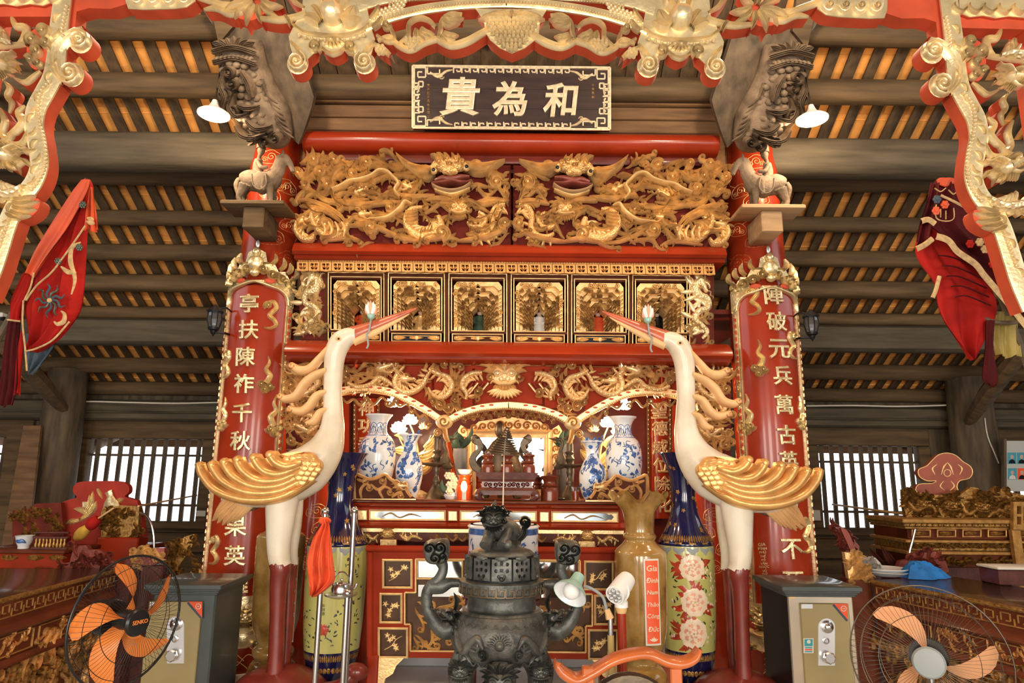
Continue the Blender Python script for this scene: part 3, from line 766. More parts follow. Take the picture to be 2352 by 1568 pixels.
for u, v, s, k, f in ((622, 722, .95, 0, 1), (612, 868, 1., 1, 1), (630, 965, 1.1, 1, -1), (521, 836, .9, 0, 1), (514, 958, .9, 1, 1), (492, 1262, .9, 0, 1)): board_cloud(tl, ML, u, v, s, k, f)
for u, v, s, k, f in ((1729, 690, .95, 0, 1), (1744, 830, 1., 1, 1), (1716, 960, 1.1, 1, 1), (1820, 792, .9, 0, -1), (1838, 955, .9, 1, 1), (1850, 1228, 1.1, 0, 1)): board_cloud(tr, MR, u, v, s, k, f)
for t, M, u, v, s in ((tl, ML, 560, 1440, 1), (tr, MR, 1752, 1448, -1)):          # gilt foot of each board: beast mask over a lotus bowl
    Q = cloc(M, u, v); b = MB(); b.disc(Q, 0, 22, 34, 26, .05, 0, 14, 0); b.ribbon(Q, [(-34, 4), (0, 12), (34, 4)], 12, .06, 0, GROOVE); mask(b, L(Q, 0, -24, .46), .05); b.curl(Q, 24 * s, 34, 11, 0, 1.3, 1, None, .05, .02); b.build('gilt_foot', BRASS, t)
# ================================================================ dark name board
MP = Wall(at(1176, 292, 5.46), (0, -1, -.12))
t = thing('name_board', 'dark horizontal name board with three large characters 貴為和 and a gold fret border', 'name board', at(1176, 294, 5.46))
kk = .0096
S = lambda u, v: (u, v + (u - 1174) * kk)
b = MB(); b.plate(MP, [S(*p) for p in rect(948, 154, 1401, 296)], .0, -.05); b.build('board', PLAQUE, t)
for v0, v1 in ((166, 205), (206, 250), (251, 285)):
    b = MB(); b.plate(MP, [S(*p) for p in rect(962, v0, 1388, v1)], .004, 0); b.build('board_plank', PLAQUE, t)
def key_run(b, M, p0, p1, wd, n, th, h0=.004, h=.006, flip=1):
    dx, dy = (p1[0] - p0[0]) / n, (p1[1] - p0[1]) / n; l = math.hypot(dx, dy); tx, ty = dx / l, dy / l; nx, ny = -ty * flip, tx * flip
    pat = [(0, 1), (0, 0), (.86, 0), (.86, .7), (.4, .7), (.4, .4)]
    for i in range(n):
        P = [(p0[0] + dx * i + tx * a * l + nx * wd * c, p0[1] + dy * i + ty * a * l + ny * wd * c) for a, c in pat]
        for a, c in zip(P, P[1:]): b.ribbon(M, [a, c], th, h, h0, FLAT, n=1, sm=True)
    return b
for (a, c) in (((948, 154), (1401, 154)), ((1401, 154), (1401, 296)), ((1401, 296), (948, 296)), ((948, 296), (948, 154))):
    b = MB(); b.ribbon(MP, [S(*a), S(*c)], 5, .012, .0, FLAT, n=2); b.build('border_strip', PLAQG, t)
for args in (((1042, 157), (1310, 157), 13, 14), ((1310, 293), (1042, 293), 12, 14), ((952, 262), (952, 192), 13, 5), ((1397, 192), (1397, 262), 13, 5)):
    p0, p1, wd, n = args; b = MB(); key_run(b, MP, S(*p0), S(*p1), wd, n, 3.2); b.build('fret_border', PLAQG, t)
for sx in (1, -1):
    for sy in (1, -1):
        Q = lambda x, y, h=0., sx=sx, sy=sy: MP(*S(1174.5 + sx * (x - 226.5), 225 + sy * (y - 71)), h)
        b = MB()
        for P in ([(4, 4), (30, 4), (30, 26), (12, 26), (12, 14), (22, 14)], [(4, 4), (4, 48), (24, 48), (24, 36), (14, 36), (14, 60)], [(34, 4), (34, 18), (62, 18), (62, 8)]):
            for a, c in zip(P, P[1:]): b.ribbon(Q, [a, c], 3.4, .006, .004, FLAT, n=1)
        b.ribbon(Q, [(40, 14), (58, 24), (76, 12), (92, 8)], [4, 7, 6, 2], .008, .004, GROOVE); b.curl(Q, 66, 24, 6, 0, 1.2, 1, 3, .006, .004)
        b.build('corner_fret', PLAQG, t)
for ch, u, v, hp in (('貴', 1059, 224, 88), ('為', 1172, 229, 80), ('和', 1287, 232, 78)):
    b = MB(); write(b, MP, ch, u, v, hpx=hp, h0=.004, h=.03, bold=.004, bev=.02, shear=.1, rot=.01); lab(b.build('character', PLAQG, t), 'raised silvery gold character ' + ch)
for u, s in ((984, '歲次己亥孟冬吉日立'), (1362, '南無敬獻')):
    b = MB()
    for i, ch in enumerate(s): write(b, MP, ch, u, 196 + i * 9, hpx=6, h0=.004, h=.002)
    b.build('small_inscription', GOLDD, t)
# ================================================================ gilded dragon frieze: two pierced panels
def frieze(fx, label, rr):
    M = VP(5.5)
    T = (lambda u, v: (u, v)) if fx > 0 else (lambda u, v: (2352 - u, v + (1176 - u) * .0192))
    Q = lambda u, v, h=0.: M(*T(u, v), h)
    a = Q(925, 560); t = thing('dragon_frieze', label, 'carved panel', (a.x, 5.5, a.z))
    b = MB(); b.plate(Q, rect(688, 376, 1173, 562), -.03, -.06); b.build('backing_board', REDB, t)
    # winged beast head over the middle
    for wi_, (p0, p1, w, bd) in enumerate((((990, 396), (912, 359), 17, -.16), ((992, 398), (922, 372), 16, -.15), ((992, 402), (930, 383), 15, -.13), ((990, 407), (938, 393), 13, -.1), ((988, 411), (950, 404), 11, -.1))):
        b = MB(); b.leaf(Q, p0, p1, w, .05, .07 + .022 * wi_, bd, n=10); b.build('wing_feather', GOLDW, t)
    for wi_, (p0, p1, w, bd) in enumerate((((1066, 384), (1160, 374), 17, .12), ((1070, 390), (1152, 380), 16, .12), ((1074, 394), (1144, 387), 14, .1), ((1080, 399), (1136, 394), 12, .1))):
        b = MB(); b.leaf(Q, p0, p1, w, .05, .07 + .022 * wi_, bd, n=10); b.build('wing_feather', GOLDW, t)
    b = MB(); b.disc(Q, 1034, 388, 44, 17, .07, .06, 18); b.ribbon(Q, [(986, 404), (1004, 392), (1034, 384), (1062, 388), (1086, 398)], [8, 15, 18, 15, 8], .05, .09); b.disc(Q, 1036, 404, 15, 11, .06, .10, 12)
    for u_ in (1026, 1047): b.disc(Q, u_, 408, 8, 7, .04, .12, 10)
    hd = b.build('beast_head', GOLDS, t)
    for i, (u, v, r) in enumerate(((1012, 386, 10), (1030, 380, 9), (1050, 381, 9), (1064, 388, 8), (1036, 392, 8))):
        b = MB(); b.curl(Q, u, v, r, i, 1.4, 1 if i % 2 else -1, None, .03, .12); b.build('brow_curl', GOLDW, t)
    for i, (u, v) in enumerate(((990, 362), (1004, 358), (1020, 358), (1038, 358), (1052, 360))):
        b = MB(); b.leaf(Q, (1012 + i * 9, 384 - abs(i - 2)), (u, v), 10, .04, .06, .2); b.build('crest_flame', GOLDW, t)
    for (u, v) in ((1000, 407), (1074, 400)):
        b = MB(); b.disc(Q, u, v, 8, 8, .03, .12, 10); b.build('eye_ring', GOLDW, t)
        b = MB(); b.disc(Q, u, v, 4.4, 4.4, .012, .15, 8); b.build('eye', BLACKM, t)
    for (u, v, d) in ((982, 402, 1), (1093, 394, -1)):
        b = MB(); b.curl(Q, u, v, 16, 0, 1.6, d, None, .04, .07); b.build('cheek_curl', GOLDW, t)
    b = MB(); b.ribbon(Q, [(1000, 424), (1020, 418), (1036, 420), (1056, 416), (1080, 414)], [8, 14, 16, 14, 6], .04, .07); b.ribbon(Q, [(996, 430), (1018, 428), (1040, 424), (1060, 428), (1082, 426)], [6, 8, 9, 8, 4], .04, .075); lab(b.build('muzzle', CARVR, t), 'worn red brown muzzle')
    b = MB(); b.ribbon(Q, [(994, 429), (1008, 440), (1038, 446), (1066, 440), (1082, 427)], [3, 7, 8, 7, 3], .04, .07); lab(b.build('lip', PALEW, t), 'pale lower lip')
    b = MB(); b.ribbon(Q, [(1000, 440), (1038, 452), (1080, 438)], [4, 8, 4], .03, .05); b.build('chin', GOLDW, t)
    # dragons
    b = MB(); mask(b, L(Q, 1055, 482, .52), .07); b.build('dragon_head', GOLDW, t)
    serpent(Q, [(1008, 500), (1014, 524), (996, 542), (966, 545), (942, 530), (934, 506), (946, 484), (972, 478)], [14, 20, 22, 22, 20, 18, 14, 8], t, GOLDS, GOLDW, .07, 1)
    serpent(Q, [(1160, 472), (1140, 478), (1130, 496), (1132, 520), (1122, 540), (1098, 545), (1080, 536)], [8, 13, 15, 16, 16, 13, 7], t, GOLDS, GOLDW, .06, -1)
    serpent(Q, [(1100, 490), (1116, 502), (1108, 520), (1086, 522), (1074, 512)], [10, 12, 12, 10, 6], t, GOLDS, GOLDW, .05, 1)
    for i in range(4):
        b = MB(); b.leaf(Q, (934, 492 + i * 8), (962, 490 + i * 8), 7, .03, .07, .1); b.build('dragon_claw', GOLDW, t)
    serpent(Q, [(724, 478), (718, 500), (726, 520), (744, 540), (764, 548), (782, 540), (798, 522), (806, 500)], [8, 14, 16, 16, 15, 15, 13, 6], t, GOLDS, GOLDW, .06, -1)
    serpent(Q, [(684, 512), (682, 532), (696, 550), (716, 552), (724, 540)], [9, 13, 14, 12, 6], t, GOLDS, GOLDW, .06, -1)
    for i in range(4):
        b = MB(); b.ribbon(Q, [(744 + i * 15, 516), (752 + i * 15, 532), (748 + i * 15, 550)], [5, 9, 4], .05, .04); b.build('belly_coil', GOLDW, t)
    b = MB(); dragon_head(b, L(Q, 698, 510, .34), .05); b.build('dragon_head', GOLDW, t)
    b = MB(); dragon_head(b, L(Q, 828, 444, .34, -.2), .05); b.build('dragon_head', GOLDW, t)
    b = MB(); dragon_head(b, L(Q, 935, 432, .34, .3, -1), .05); b.build('dragon_head', GOLDW, t)
    b = MB(); dragon_head(b, L(Q, 838, 496, .32, .1), .05); b.build('dragon_head', GOLDW, t)
    b = MB(); b.ribbon(Q, [(768, 443), (790, 434), (808, 424), (832, 420), (856, 412), (874, 400), (892, 402), (906, 414), (918, 428), (910, 444), (922, 460)], [6, 8, 8, 9, 8, 8, 9, 8, 8, 7, 4], .05, .06); b.build('vine_stem', GOLDW, t)
    b = MB(); b.ribbon(Q, [(850, 508), (890, 506), (920, 486), (932, 470), (948, 474)], [4, 9, 10, 9, 4], .05, .05); b.build('vine_stem', GOLDW, t)
    for (u, v, r, d) in ((845, 380, 15, 1), (812, 406, 14, -1), (740, 402, 14, 1), (756, 430, 15, 1), (705, 434, 11, 1), (752, 522, 16, -1), (853, 526, 16, 1), (898, 482, 12, 1), (1017, 540, 18, -1), (1160, 518, 14, 1), (1140, 424, 16, -1), (772, 374, 11, 1), (726, 374, 13, -1), (690, 404, 12, 1)):
        b = MB(); b.curl(Q, u, v, r, rr.uniform(0, 6), 1.5, d, None, .04, .05); rosette(b, L(Q, u, v, r / 20), .05); b.build('cloud_curl', GOLDW, t)
    # long flowing flames of the lower left and the fill of flame leaves
    for P in ([(683, 462), (720, 466), (756, 480), (786, 500), (800, 524)], [(690, 476), (730, 480), (768, 498), (792, 520)], [(800, 500), (840, 512), (880, 530), (930, 552), (980, 556)], [(780, 470), (830, 474), (880, 470), (930, 468)], [(690, 432), (720, 442), (748, 462), (790, 466), (850, 460)], [(900, 448), (950, 456), (1000, 452)], [(980, 556), (1020, 548), (1060, 556)], [(740, 556), (800, 548), (838, 560)], [(1050, 556), (1090, 552), (1140, 540), (1166, 520)], [(1090, 470), (1130, 462), (1168, 466)], [(980, 462), (1010, 458), (1040, 462)]):
        b = MB(); b.ribbon(Q, P, [2, 9, 11, 9, 2], .035, rr.uniform(.02, .05), GROOVE); b.build('long_flame', GOLDW, t)
    head = lambda u, v: not (985 < u < 1090 and 360 < v < 450)
    scatter(Q, (690, 985, 378, 472), 44, t, GOLDW, (44, 80), (5, 8), (.04, .07), rr, (0, PI, .3, 2.9), keep=head)
    scatter(Q, (690, 1170, 474, 558), 46, t, GOLDW, (42, 80), (5, 8), (.04, .07), rr, (0, PI, .3, 2.9))
    scatter(Q, (1090, 1170, 396, 470), 10, t, GOLDW, (36, 56), (6, 9), (.03, .05), rr, (0, PI))
    scatter(Q, (690, 920, 372, 400), 9, t, GOLDW, (40, 66), (6, 9), (.03, .05), rr, (0, PI))
    return t
frieze(1, 'left half of the gilded openwork dragon frieze, nearest the left column', random.Random(3))
frieze(-1, 'right half of the gilded openwork dragon frieze, nearest the right column', random.Random(5))
# ================================================================ screen of six niches
NX = [(752, 884), (890, 1023), (1029, 1166), (1172, 1306), (1311, 1446), (1451, 1586)]
MN = VP(5.6); kk = .0096
def nv(u, v): return v + (u - 752) * kk
t = thing('niche_screen', 'row of six framed gilt niches under a fretwork strip', 'screen', at(1170, 790, 5.6))
b = MB(); b.plate(lambda u, v, h: MN(u, nv(u, v), h), rect(688, 596, 1640, 792), -.28, -.32); b.build('back_board', REDB, t)
F1 = lambda u, v, h=0.: MN(u, nv(u, v), h)
for (u0, u1) in ((688, 752), (884, 890), (1023, 1029), (1166, 1172), (1306, 1311), (1446, 1451), (1586, 1640)):
    b = MB(); b.plate(F1, rect(u0, 620, u1, 792), 0, -.28); b.build('stile', BROWNL, t)
for v0, v1 in ((620, 640), (757, 762), (782, 792)):
    b = MB(); b.plate(F1, rect(752, v0, 1586, v1), -.004, -.28); b.build('rail', BROWNL, t)
figs = [('scarlet', CLOTHO2), ('gold', GOLDW), ('green', LEAFG), ('pale blue', WHITEP), ('orange', CLOTHO), ('dark', BLACKI)]
ordn = ['leftmost', 'second from left', 'third from left', 'third from right', 'second from right', 'rightmost']
for i, (u0, u1) in enumerate(NX):
    uc = (u0 + u1) / 2; w_ = (u1 - u0) / 2
    b = MB(); frame(b, F1, u0 + 1, 624, u1 - 1, 786, 2.2, .006, 0, False); frame(b, F1, u0 + 7, 634, u1 - 7, 758, 2.4, .008, 0, False); b.build('gilt_fillet', GOLDW, t)
    b = MB(); frame(b, F1, u0 + 9, 763, u1 - 9, 783, 2.2, .008, 0, False); b.build('gilt_fillet', GOLDW, t)
    b = MB(); b.plate(F1, rect(u0 + 8, 762, u1 - 8, 784), -.012, -.03); b.build('drawer_panel', BLACKI if i in (1, 4) else BROWNL, t)
    b = MB()
    for s in (-1, 1):
        b.leaf(F1, (uc + s * (w_ - 14), 773), (uc + s * (w_ - 42), 773), 11, .012, -.012, 0, n=5); b.disc(F1, uc + s * (w_ - 20), 773, 3, 3, .01, 0, 7)
    b.leaf(F1, (uc - 16, 773), (uc + 16, 773), 7, .012, -.012, n=6); b.disc(F1, uc, 773, 5, 6, .014, -.01, 8); b.ribbon(F1, [(uc - 44, 769), (uc + 44, 769)], 1.6, .006, -.012, FLAT, n=1); b.build('drawer_ornament', GOLDW, t)
    # receding carved arches
    for k in range(5):
        q = k / 5; hw = (w_ - 13) * (1 - .76 * q); top = 642 + 42 * q + 6 * k * .6; dep = -.02 - .03 * k
        hw2 = (w_ - 13) * (1 - .76 * (k + 1) / 5); top2 = 642 + 42 * (k + 1) / 5 + 6 * (k + 1) * .6
        out = [(uc - hw, 756), (uc - hw, top + 10), (uc - hw + 8, top), (uc + hw - 8, top), (uc + hw, top + 10), (uc + hw, 756)]
        inn = [(uc + hw2 + 1, 756), (uc + hw2, top2 + 10), (uc + hw2 - 10, top2), (uc + 6, top2 + 1), (uc, top2 - 5), (uc - 6, top2 + 1), (uc - hw2 + 10, top2), (uc - hw2, top2 + 10), (uc - hw2 - 1, 756)]
        b = MB(); b.plate(F1, out + inn, dep, dep - .03)
        for j in range(14 - k * 2):
            a = rng.random(); side = rng.choice((-1, 1))
            if a < .5: x, y = uc + rng.uniform(-hw, hw) * .9, (top + top2) / 2 + 2
            else: x, y = uc + side * (hw + hw2) / 2, rng.uniform(top2 + 8, 748)
            b.curl(F1, x, y, 5.5 - k * .5, rng.uniform(0, 6), 1.2, side, 3.2, .016, dep, sec=SOFT)
        for s in (-1, 1):
            for j in range(9 - k): b.leaf(F1, (uc + s * hw2, top2 + 14 + j * 9), (uc + s * (hw2 + 7), top2 + 7 + j * 9), 4, .016, dep, n=3, sec=SOFT)
        b.ribbon(F1, inn[1:-1], 2, .012, dep, SOFT, sm=False); b.build('niche_arch', GOLDW, t)
    # small robed figure
    nm, rm = figs[i]; fu, Yf = uc + 2, 5.8
    base = F1(fu, 753, -.2); s_ = 1.28 * mpp(Yf, 740)
    f = thing('figurine', '%s figurine in a niche, in %s robe, %s of six' % ('seated', nm, ordn[i]), 'figurine', (base.x, Yf, base.z), None)
    X, Z = base.x, base.z
    b = MB(); b.lathe(X, Yf, [(Z, 13 * s_), (Z + 8 * s_, 14 * s_), (Z + 16 * s_, 11 * s_), (Z + 24 * s_, 8.5 * s_), (Z + 31 * s_, 9 * s_), (Z + 35 * s_, 4 * s_)], 14); b.tube([(X - 8 * s_, Yf, Z + 31 * s_), (X - 11 * s_, Yf - .02, Z + 22 * s_), (X, Yf - .04, Z + 18 * s_), (X + 11 * s_, Yf - .02, Z + 22 * s_), (X + 8 * s_, Yf, Z + 31 * s_)], 3.2 * s_, 6, sm=3); b.build('robe', rm, f)
    b = MB(); b.ball((X, Yf - .01, Z + 41 * s_), 7 * s_, 10, (.85, .9, 1.15)); b.ball((X, Yf - .01 - 6 * s_, Z + 41 * s_), 1.3 * s_, 6); b.build('head', mat('figurine_face', (.66, .5, .42), .5) if i == 0 else bpy.data.materials['figurine_face'], f)
    b = MB(); b.ball((X, Yf + .006, Z + 45.5 * s_), 6.6 * s_, 10, (1, 1, .7)); b.ball((X, Yf + .004, Z + 50 * s_), 2.6 * s_, 6); b.build('hair', BLACKM, f)
# fretwork strip: pierced units
b = MB(); b.plate(lambda u, v, h: F1(u, v, h), rect(690, 597, 1636, 605), .05, 0); b.build('fret_rail', GOLDF, t)
un = MB(); c0 = F1(700, 616, .04)
Lq = lambda u, v, h=0.: F1(700 + u, 616 + v, .045 + h)
un.plate(Lq, rect(-12.6, -9, 12.6, 11), .02, 0, holes=[rect(-8, -6, -1.2, -1), rect(1.2, -6, 8, -1), [(-8, 1), (-1, 5), (-1, 8), (-6, 8)], [(8, 1), (6, 8), (1, 8), (1, 5)]])
un.leaf(Lq, (0, 6), (-7, -5), 3, .01, .02, n=3); un.leaf(Lq, (0, 6), (7, -5), 3, .01, .02, n=3); un.disc(Lq, 0, 10, 8, 3, .01, .01, 8)
me = un.mesh('fret_unit', GOLDF, tuple(c0)); sp = (F1(1624, 616).x - c0.x) / 35
for i in range(36):
    o = bpy.data.objects.new('fret_unit', me); COL.objects.link(o); o.parent = t; o.location = (c0.x + sp * i - OFF[t.name][0], c0.y - OFF[t.name][1], c0.z - OFF[t.name][2]); OFF[o.name] = OFF[t.name]
dn = MB()
for i in range(160): dn.plate(F1, rect(690 + i * 5.92, 597.5, 693.4 + i * 5.92, 606), .058, .045)
stuff(dn.build('dentil_row', GOLDF, t))
# end dragons of the screen
for fx, lb in ((1, 'left'), (-1, 'right')):
    Q = (lambda u, v, h=0.: F1(u, v, h)) if fx > 0 else (lambda u, v, h=0.: F1(2328 - u, v + 2, h))
    b = MB(); b.plate(Q, rect(694, 622, 742, 780), .004, 0); b.build('end_panel', REDB, t)
    serpent(Q, [(716, 634), (732, 650), (722, 668), (704, 676), (702, 696), (722, 704), (732, 722), (716, 738), (704, 752), (716, 768)], [22, 24, 20, 16, 15, 16, 16, 13, 12, 6], t, GOLDPALES, GOLD, .035, fx)
    b = MB(); dragon_head(b, L(Q, 714, 642, .36, 2.2), .035); b.build('dragon_head', GOLD, t)
    if fx > 0:
        scatter(Q, (697, 740, 626, 776), 26, t, GOLD, (22, 34), (6, 9), (.015, .03), random.Random(9), (0, 1.5, 3, 4.6), 'cloud_scroll', h0=(.004, .02))
    else: scatter(Q, (697, 740, 690, 776), 8, t, GOLD, (20, 30), (5, 7), (.015, .03), random.Random(10), (0, 1.5, 3, 4.6), 'cloud_scroll', h0=(.004, .02))
# ================================================================ arched gilt screen over the altar
YA = 5.62; MA_ = VP(YA)
o0 = at(1172, 1030, YA)
ts = thing('arched_screen', 'gilded three-arched openwork screen with dragons over the altar vases', 'carved screen', o0)
def both(fn):
    for fx in (1, -1):
        Q = (lambda u, v, h=0.: MA_(u, v, h)) if fx > 0 else (lambda u, v, h=0.: MA_(2336 - u, v + (1168 - u) * .0192, h))
        fn(Q, fx)
LN = ([-1, 0, 1], [None, 1, None])
def arch_half(Q, fx):
    rr = random.Random(21 if fx > 0 else 22)
    for (u0, u1) in ((700, 812), (818, 902), (908, 990), (996, 1084), (1090, 1168)):      # red boards behind, with gold lines
        b = MB(); b.plate(Q, [(u0, 834), (u1, 834), (u1, 905 if u0 < 900 else 935 if u0 < 1000 else 925), (u0, 905 if u0 < 800 else 888 if u0 < 900 else 925)], -.05, -.08); b.build('red_board', REDM, ts)
        b = MB(); b.ribbon(Q, [(u0 + 2, 838), (u1 - 2, 838)], 2, .004, -.05, LN, n=1); b.build('gold_line', GOLDP, ts)
    for k in range(6):                                                                     # slanting lattice bars
        b = MB(); b.ribbon(Q, [(1040 + k * 12, 905), (1062 + k * 12, 878)], 4, .01, -.05, FLAT, n=1); b.build('lattice_bar', GOLDP if k % 2 else REDP, ts)
    # bands
    side = cat([(770, 902), (800, 895), (837, 892), (893, 899), (938, 918), (980, 942), (1012, 964)], 8)
    mid = cat([(1030, 966), (1060, 950), (1099, 938), (1135, 933), (1169, 931)], 8)
    for P, nm in ((side, 'side_arch_band'), (mid, 'middle_arch_band')):
        b = MB(); b.ribbon(Q, P, 17, .035, 0, FLAT, sm=False, back=-.05); ob = b.build(nm, GOLDP, ts)
        low = [(p[0], p[1] + 6) for p in P]
        b = MB(); beads(b, Q, along(low, 5.2), 2.3, .014); 
        V = MB(); V.v = [(x, y - .034, z) for x, y, z in b.v]; V.f = b.f; stuff(V.build('bead_row', GOLDP, ob))
        for p in along([(p[0], p[1] - 3) for p in P], 21)[1:-1]:
            b = MB(); b.disc(lambda x, y, h: Q(x, y, h + .035), p[0], p[1], 6, 2.4, .004, 0, 7); b.build('painted_spot', REDP, ob)
    b = MB(); b.disc(Q, 1021, 969, 20, 17, .05, .01, 16); b.curl(Q, 1021, 969, 12, 0, 1.3, fx, None, .03, .05); b.build('node_boss', GOLDP, ts)
    b = MB(); b.ribbon(Q, [(1021, 982), (1024, 1002), (1030, 1016)], [13, 12, 9], .04, .0, GROOVE); b.curl(Q, 1006, 994, 10, 0, 1.3, -1, None, .03, .0, tail=[(1016, 978)]); b.build('node_pendant', GOLDP, ts)
    # dragons
    serpent(Q, [(905, 846), (914, 856), (908, 874), (912, 892), (932, 902), (956, 896), (974, 880), (982, 862), (996, 846)], [9, 13, 15, 15, 15, 14, 12, 9, 5], ts, GOLDPS, GOLDP, .05, -1)
    serpent(Q, [(986, 848), (1006, 858), (1028, 866), (1038, 884), (1030, 904), (1012, 914), (994, 906), (984, 890)], [8, 13, 14, 14, 13, 12, 10, 5], ts, GOLDPS, GOLDP, .05, 1)
    serpent(Q, [(1108, 856), (1086, 858), (1068, 868), (1062, 886), (1072, 904), (1070, 918)], [10, 14, 13, 13, 11, 7], ts, GOLDPS, GOLDP, .05, -1)
    serpent(Q, [(800, 880), (824, 890), (852, 884), (872, 868), (890, 876), (906, 888)], [10, 14, 14, 13, 12, 6], ts, GOLDPS, GOLDP, .05, 1)
    b = MB(); dragon_head(b, L(Q, 882, 846, .42, -.1), .05); b.build('dragon_head', GOLDP, ts)
    b = MB(); dragon_head(b, L(Q, 934, 872, .36, .2), .05); b.build('dragon_head', GOLDP, ts)
    for p0, p1 in (((985, 850), (998, 830)), ((988, 856), (1006, 838)), ((975, 848), (980, 832)), ((1036, 862), (1032, 840)), ((1046, 872), (1042, 852))):
        b = MB(); b.leaf(Q, p0, p1, 8, .03, .02, .15); b.build('tail_flame', GOLDP, ts)
    for (u, v, r, d) in ((1022, 836, 10, 1), (1046, 834, 12, -1), (1058, 844, 9, 1), (790, 850, 12, 1), (798, 868, 11, -1), (1098, 900, 11, 1), (1010, 930, 13, 1), (1032, 936, 12, -1), (1046, 918, 9, 1), (995, 922, 9, -1)):
        b = MB(); b.curl(Q, u, v, r, rr.uniform(0, 6), 1.4, d, None, .04, .02); b.build('cloud_curl', GOLDP, ts)
    scatter(Q, (786, 905, 838, 892), 15, ts, GOLDP, (26, 44), (6, 8), (.02, .035), rr, (0, PI, 1), h0=(0, .02))
    scatter(Q, (905, 1090, 846, 930), 13, ts, GOLDP, (24, 40), (5, 8), (.02, .035), rr, (0, PI, 1), h0=(-.02, .0))
    scatter(Q, (1010, 1060, 905, 950), 7, ts, GOLDP, (20, 34), (5, 7), (.02, .035), rr, (0, PI, 1), h0=(-.02, .0))
    # tracery hanging under the arches
    for P in ([(784, 912), (796, 924), (812, 916), (826, 930), (842, 916)], [(842, 910), (858, 928), (876, 912), (890, 926)], [(950, 938), (962, 956), (976, 952), (984, 972)], [(905, 918), (918, 932), (934, 926), (944, 944)]):
        b = MB(); b.ribbon(Q, P, [3, 6, 5, 6, 2], .02, -.02, GROOVE); b.curl(Q, P[-1][0], P[-1][1], 7, 0, 1.3, fx, None, .02, -.02); b.build('tracery', GOLDP, ts)
    for i in range(12):
        u = 1056 + i * 10; v = 952 - 10 * math.sin(PI * .5 * i / 11) + 4
        b = MB(); b.curl(Q, u, v + (i % 2) * 8, 7, i, 1.3, 1 if i % 2 else -1, None, .02, -.04); b.build('tracery', GOLDP, ts)
    # side panels
    b = MB(); b.plate(Q, rect(655, 832, 744, 1036), -.02, -.06); b.build('side_panel', REDB, ts)
    for (u, v, s_, a, f_) in ((676, 852, .38, .4, -1), (706, 905, .36, -.2, 1), (700, 985, .4, .2, -1)):
        b = MB(); dragon_head(b, L(Q, u, v, s_, a, f_), .05); b.build('dragon_head', GOLDP, ts)
    serpent(Q, [(690, 846), (720, 856), (732, 880), (712, 898), (684, 904), (672, 926), (690, 948), (718, 956), (728, 978), (708, 996)], [10, 14, 14, 13, 13, 13, 13, 13, 11, 7], ts, GOLDPS, GOLDP, .045, fx)
    for (u, v, r, d) in ((672, 884, 13, 1), (726, 925, 12, -1), (680, 950, 12, 1), (725, 1012, 13, -1), (672, 1012, 12, 1), (692, 1030, 11, -1), (735, 850, 10, 1)):
        b = MB(); b.curl(Q, u, v, r, rr.uniform(0, 6), 1.4, d, None, .04, .02); b.build('cloud_curl', GOLDP, ts)
    scatter(Q, (658, 742, 836, 1034), 42, ts, GOLDP, (26, 46), (6, 9), (.02, .035), rr, (0, PI, 1.2, 4.2), h0=(-.02, .01))
both(arch_half)
b = MB(); mask(b, L(MA_, 1159, 866, .78), .07); b.build('sun_mask', GOLDP, ts)
for s in (-1, 1):
    b = MB(); b.disc(lambda x, y, h: MA_(x, y, h + .07), 1159 + s * 15.6, 860, 5, 5, .01, 0, 9); b.build('mask_eye', STEELW, ts)
for i in range(11):
    a = -1.1 + i * .22; b = MB(); b.leaf(MA_, (1159 + 14 * math.sin(a), 892 + 6 * math.cos(a)), (1159 + 46 * math.sin(a), 888 + 30 * math.cos(a)), 9, .03, .03, 0, sec=SOFT); b.build('beard_ray', GOLDP, ts)
# side wings of the altar recess, its red back wall, couplets inside
YI = 7.2
b = MB(); b.box(-2.25, 2.25, YI, YI + .06, 0, 3.2); struct(b.build('wall_center_2', REDD)); 
b = MB(); b.box(-2.2, 2.2, 5.75, YI, 3.02, 3.06); struct(b.build('ceiling_altar', REDD))
for cx_, lb_ in ((722, 'left'), (1620, 'right')):
    c = at(cx_, 1180, 6.15); t = thing('inner_column', 'slim red column painted with gold clouds behind the %s floor vase' % lb_, 'column', (c.x, 6.15, 0))
    b = MB(); b.lathe(c.x, 6.15, [(0, .16), (1.5, .155), (3.05, .15)], 28); b.build('shaft', mat('orange_red_lacquer', (.42, .045, .012), .3, coat=.4, var=.2, vs=4) if cx_ < 1000 else bpy.data.materials['orange_red_lacquer'], t)
    for i_ in range(14):
        Q_ = L(revloc(c.x, 6.15, .156, rng.uniform(-.9, .9), .9 + i_ * .14, .0042), 0, 0, .8, 0, rng.choice((-1, 1))); b = MB(); LQ = ([-1, 0, 1], [None, 1, None])
        for (x_, y_, r_, d_) in ((0, 0, 12, 1), (-17, 5, 9, -1), (15, 6, 9, 1)): b.ribbon(Q_, spiral(x_, y_, r_, 2.5, 1.6, d_), 1.8, .002, 0, LQ, sm=False)
        b.ribbon(Q_, [(-28, 10), (-24, -6), (-8, -16), (10, -14), (24, -4), (26, 10), (12, 17), (-14, 17), (-28, 10)], 1.8, .002, 0, LQ); b.build('painted_cloud', GOLDW, t)
MI = VP(6.9)
for (u0, u1, v0, v1) in ((782, 800, 925, 1060), (1545, 1600, 930, 1170)):
    b = MB(); b.plate(MI, rect(u0, v0, u1, v1), 0, -.04); tag(b.build('red_wall_panel', REDM), 'tall red lacquer panel with gold edge behind the altar, %s side' % ('left' if u0 < 1000 else 'right'), 'panel')
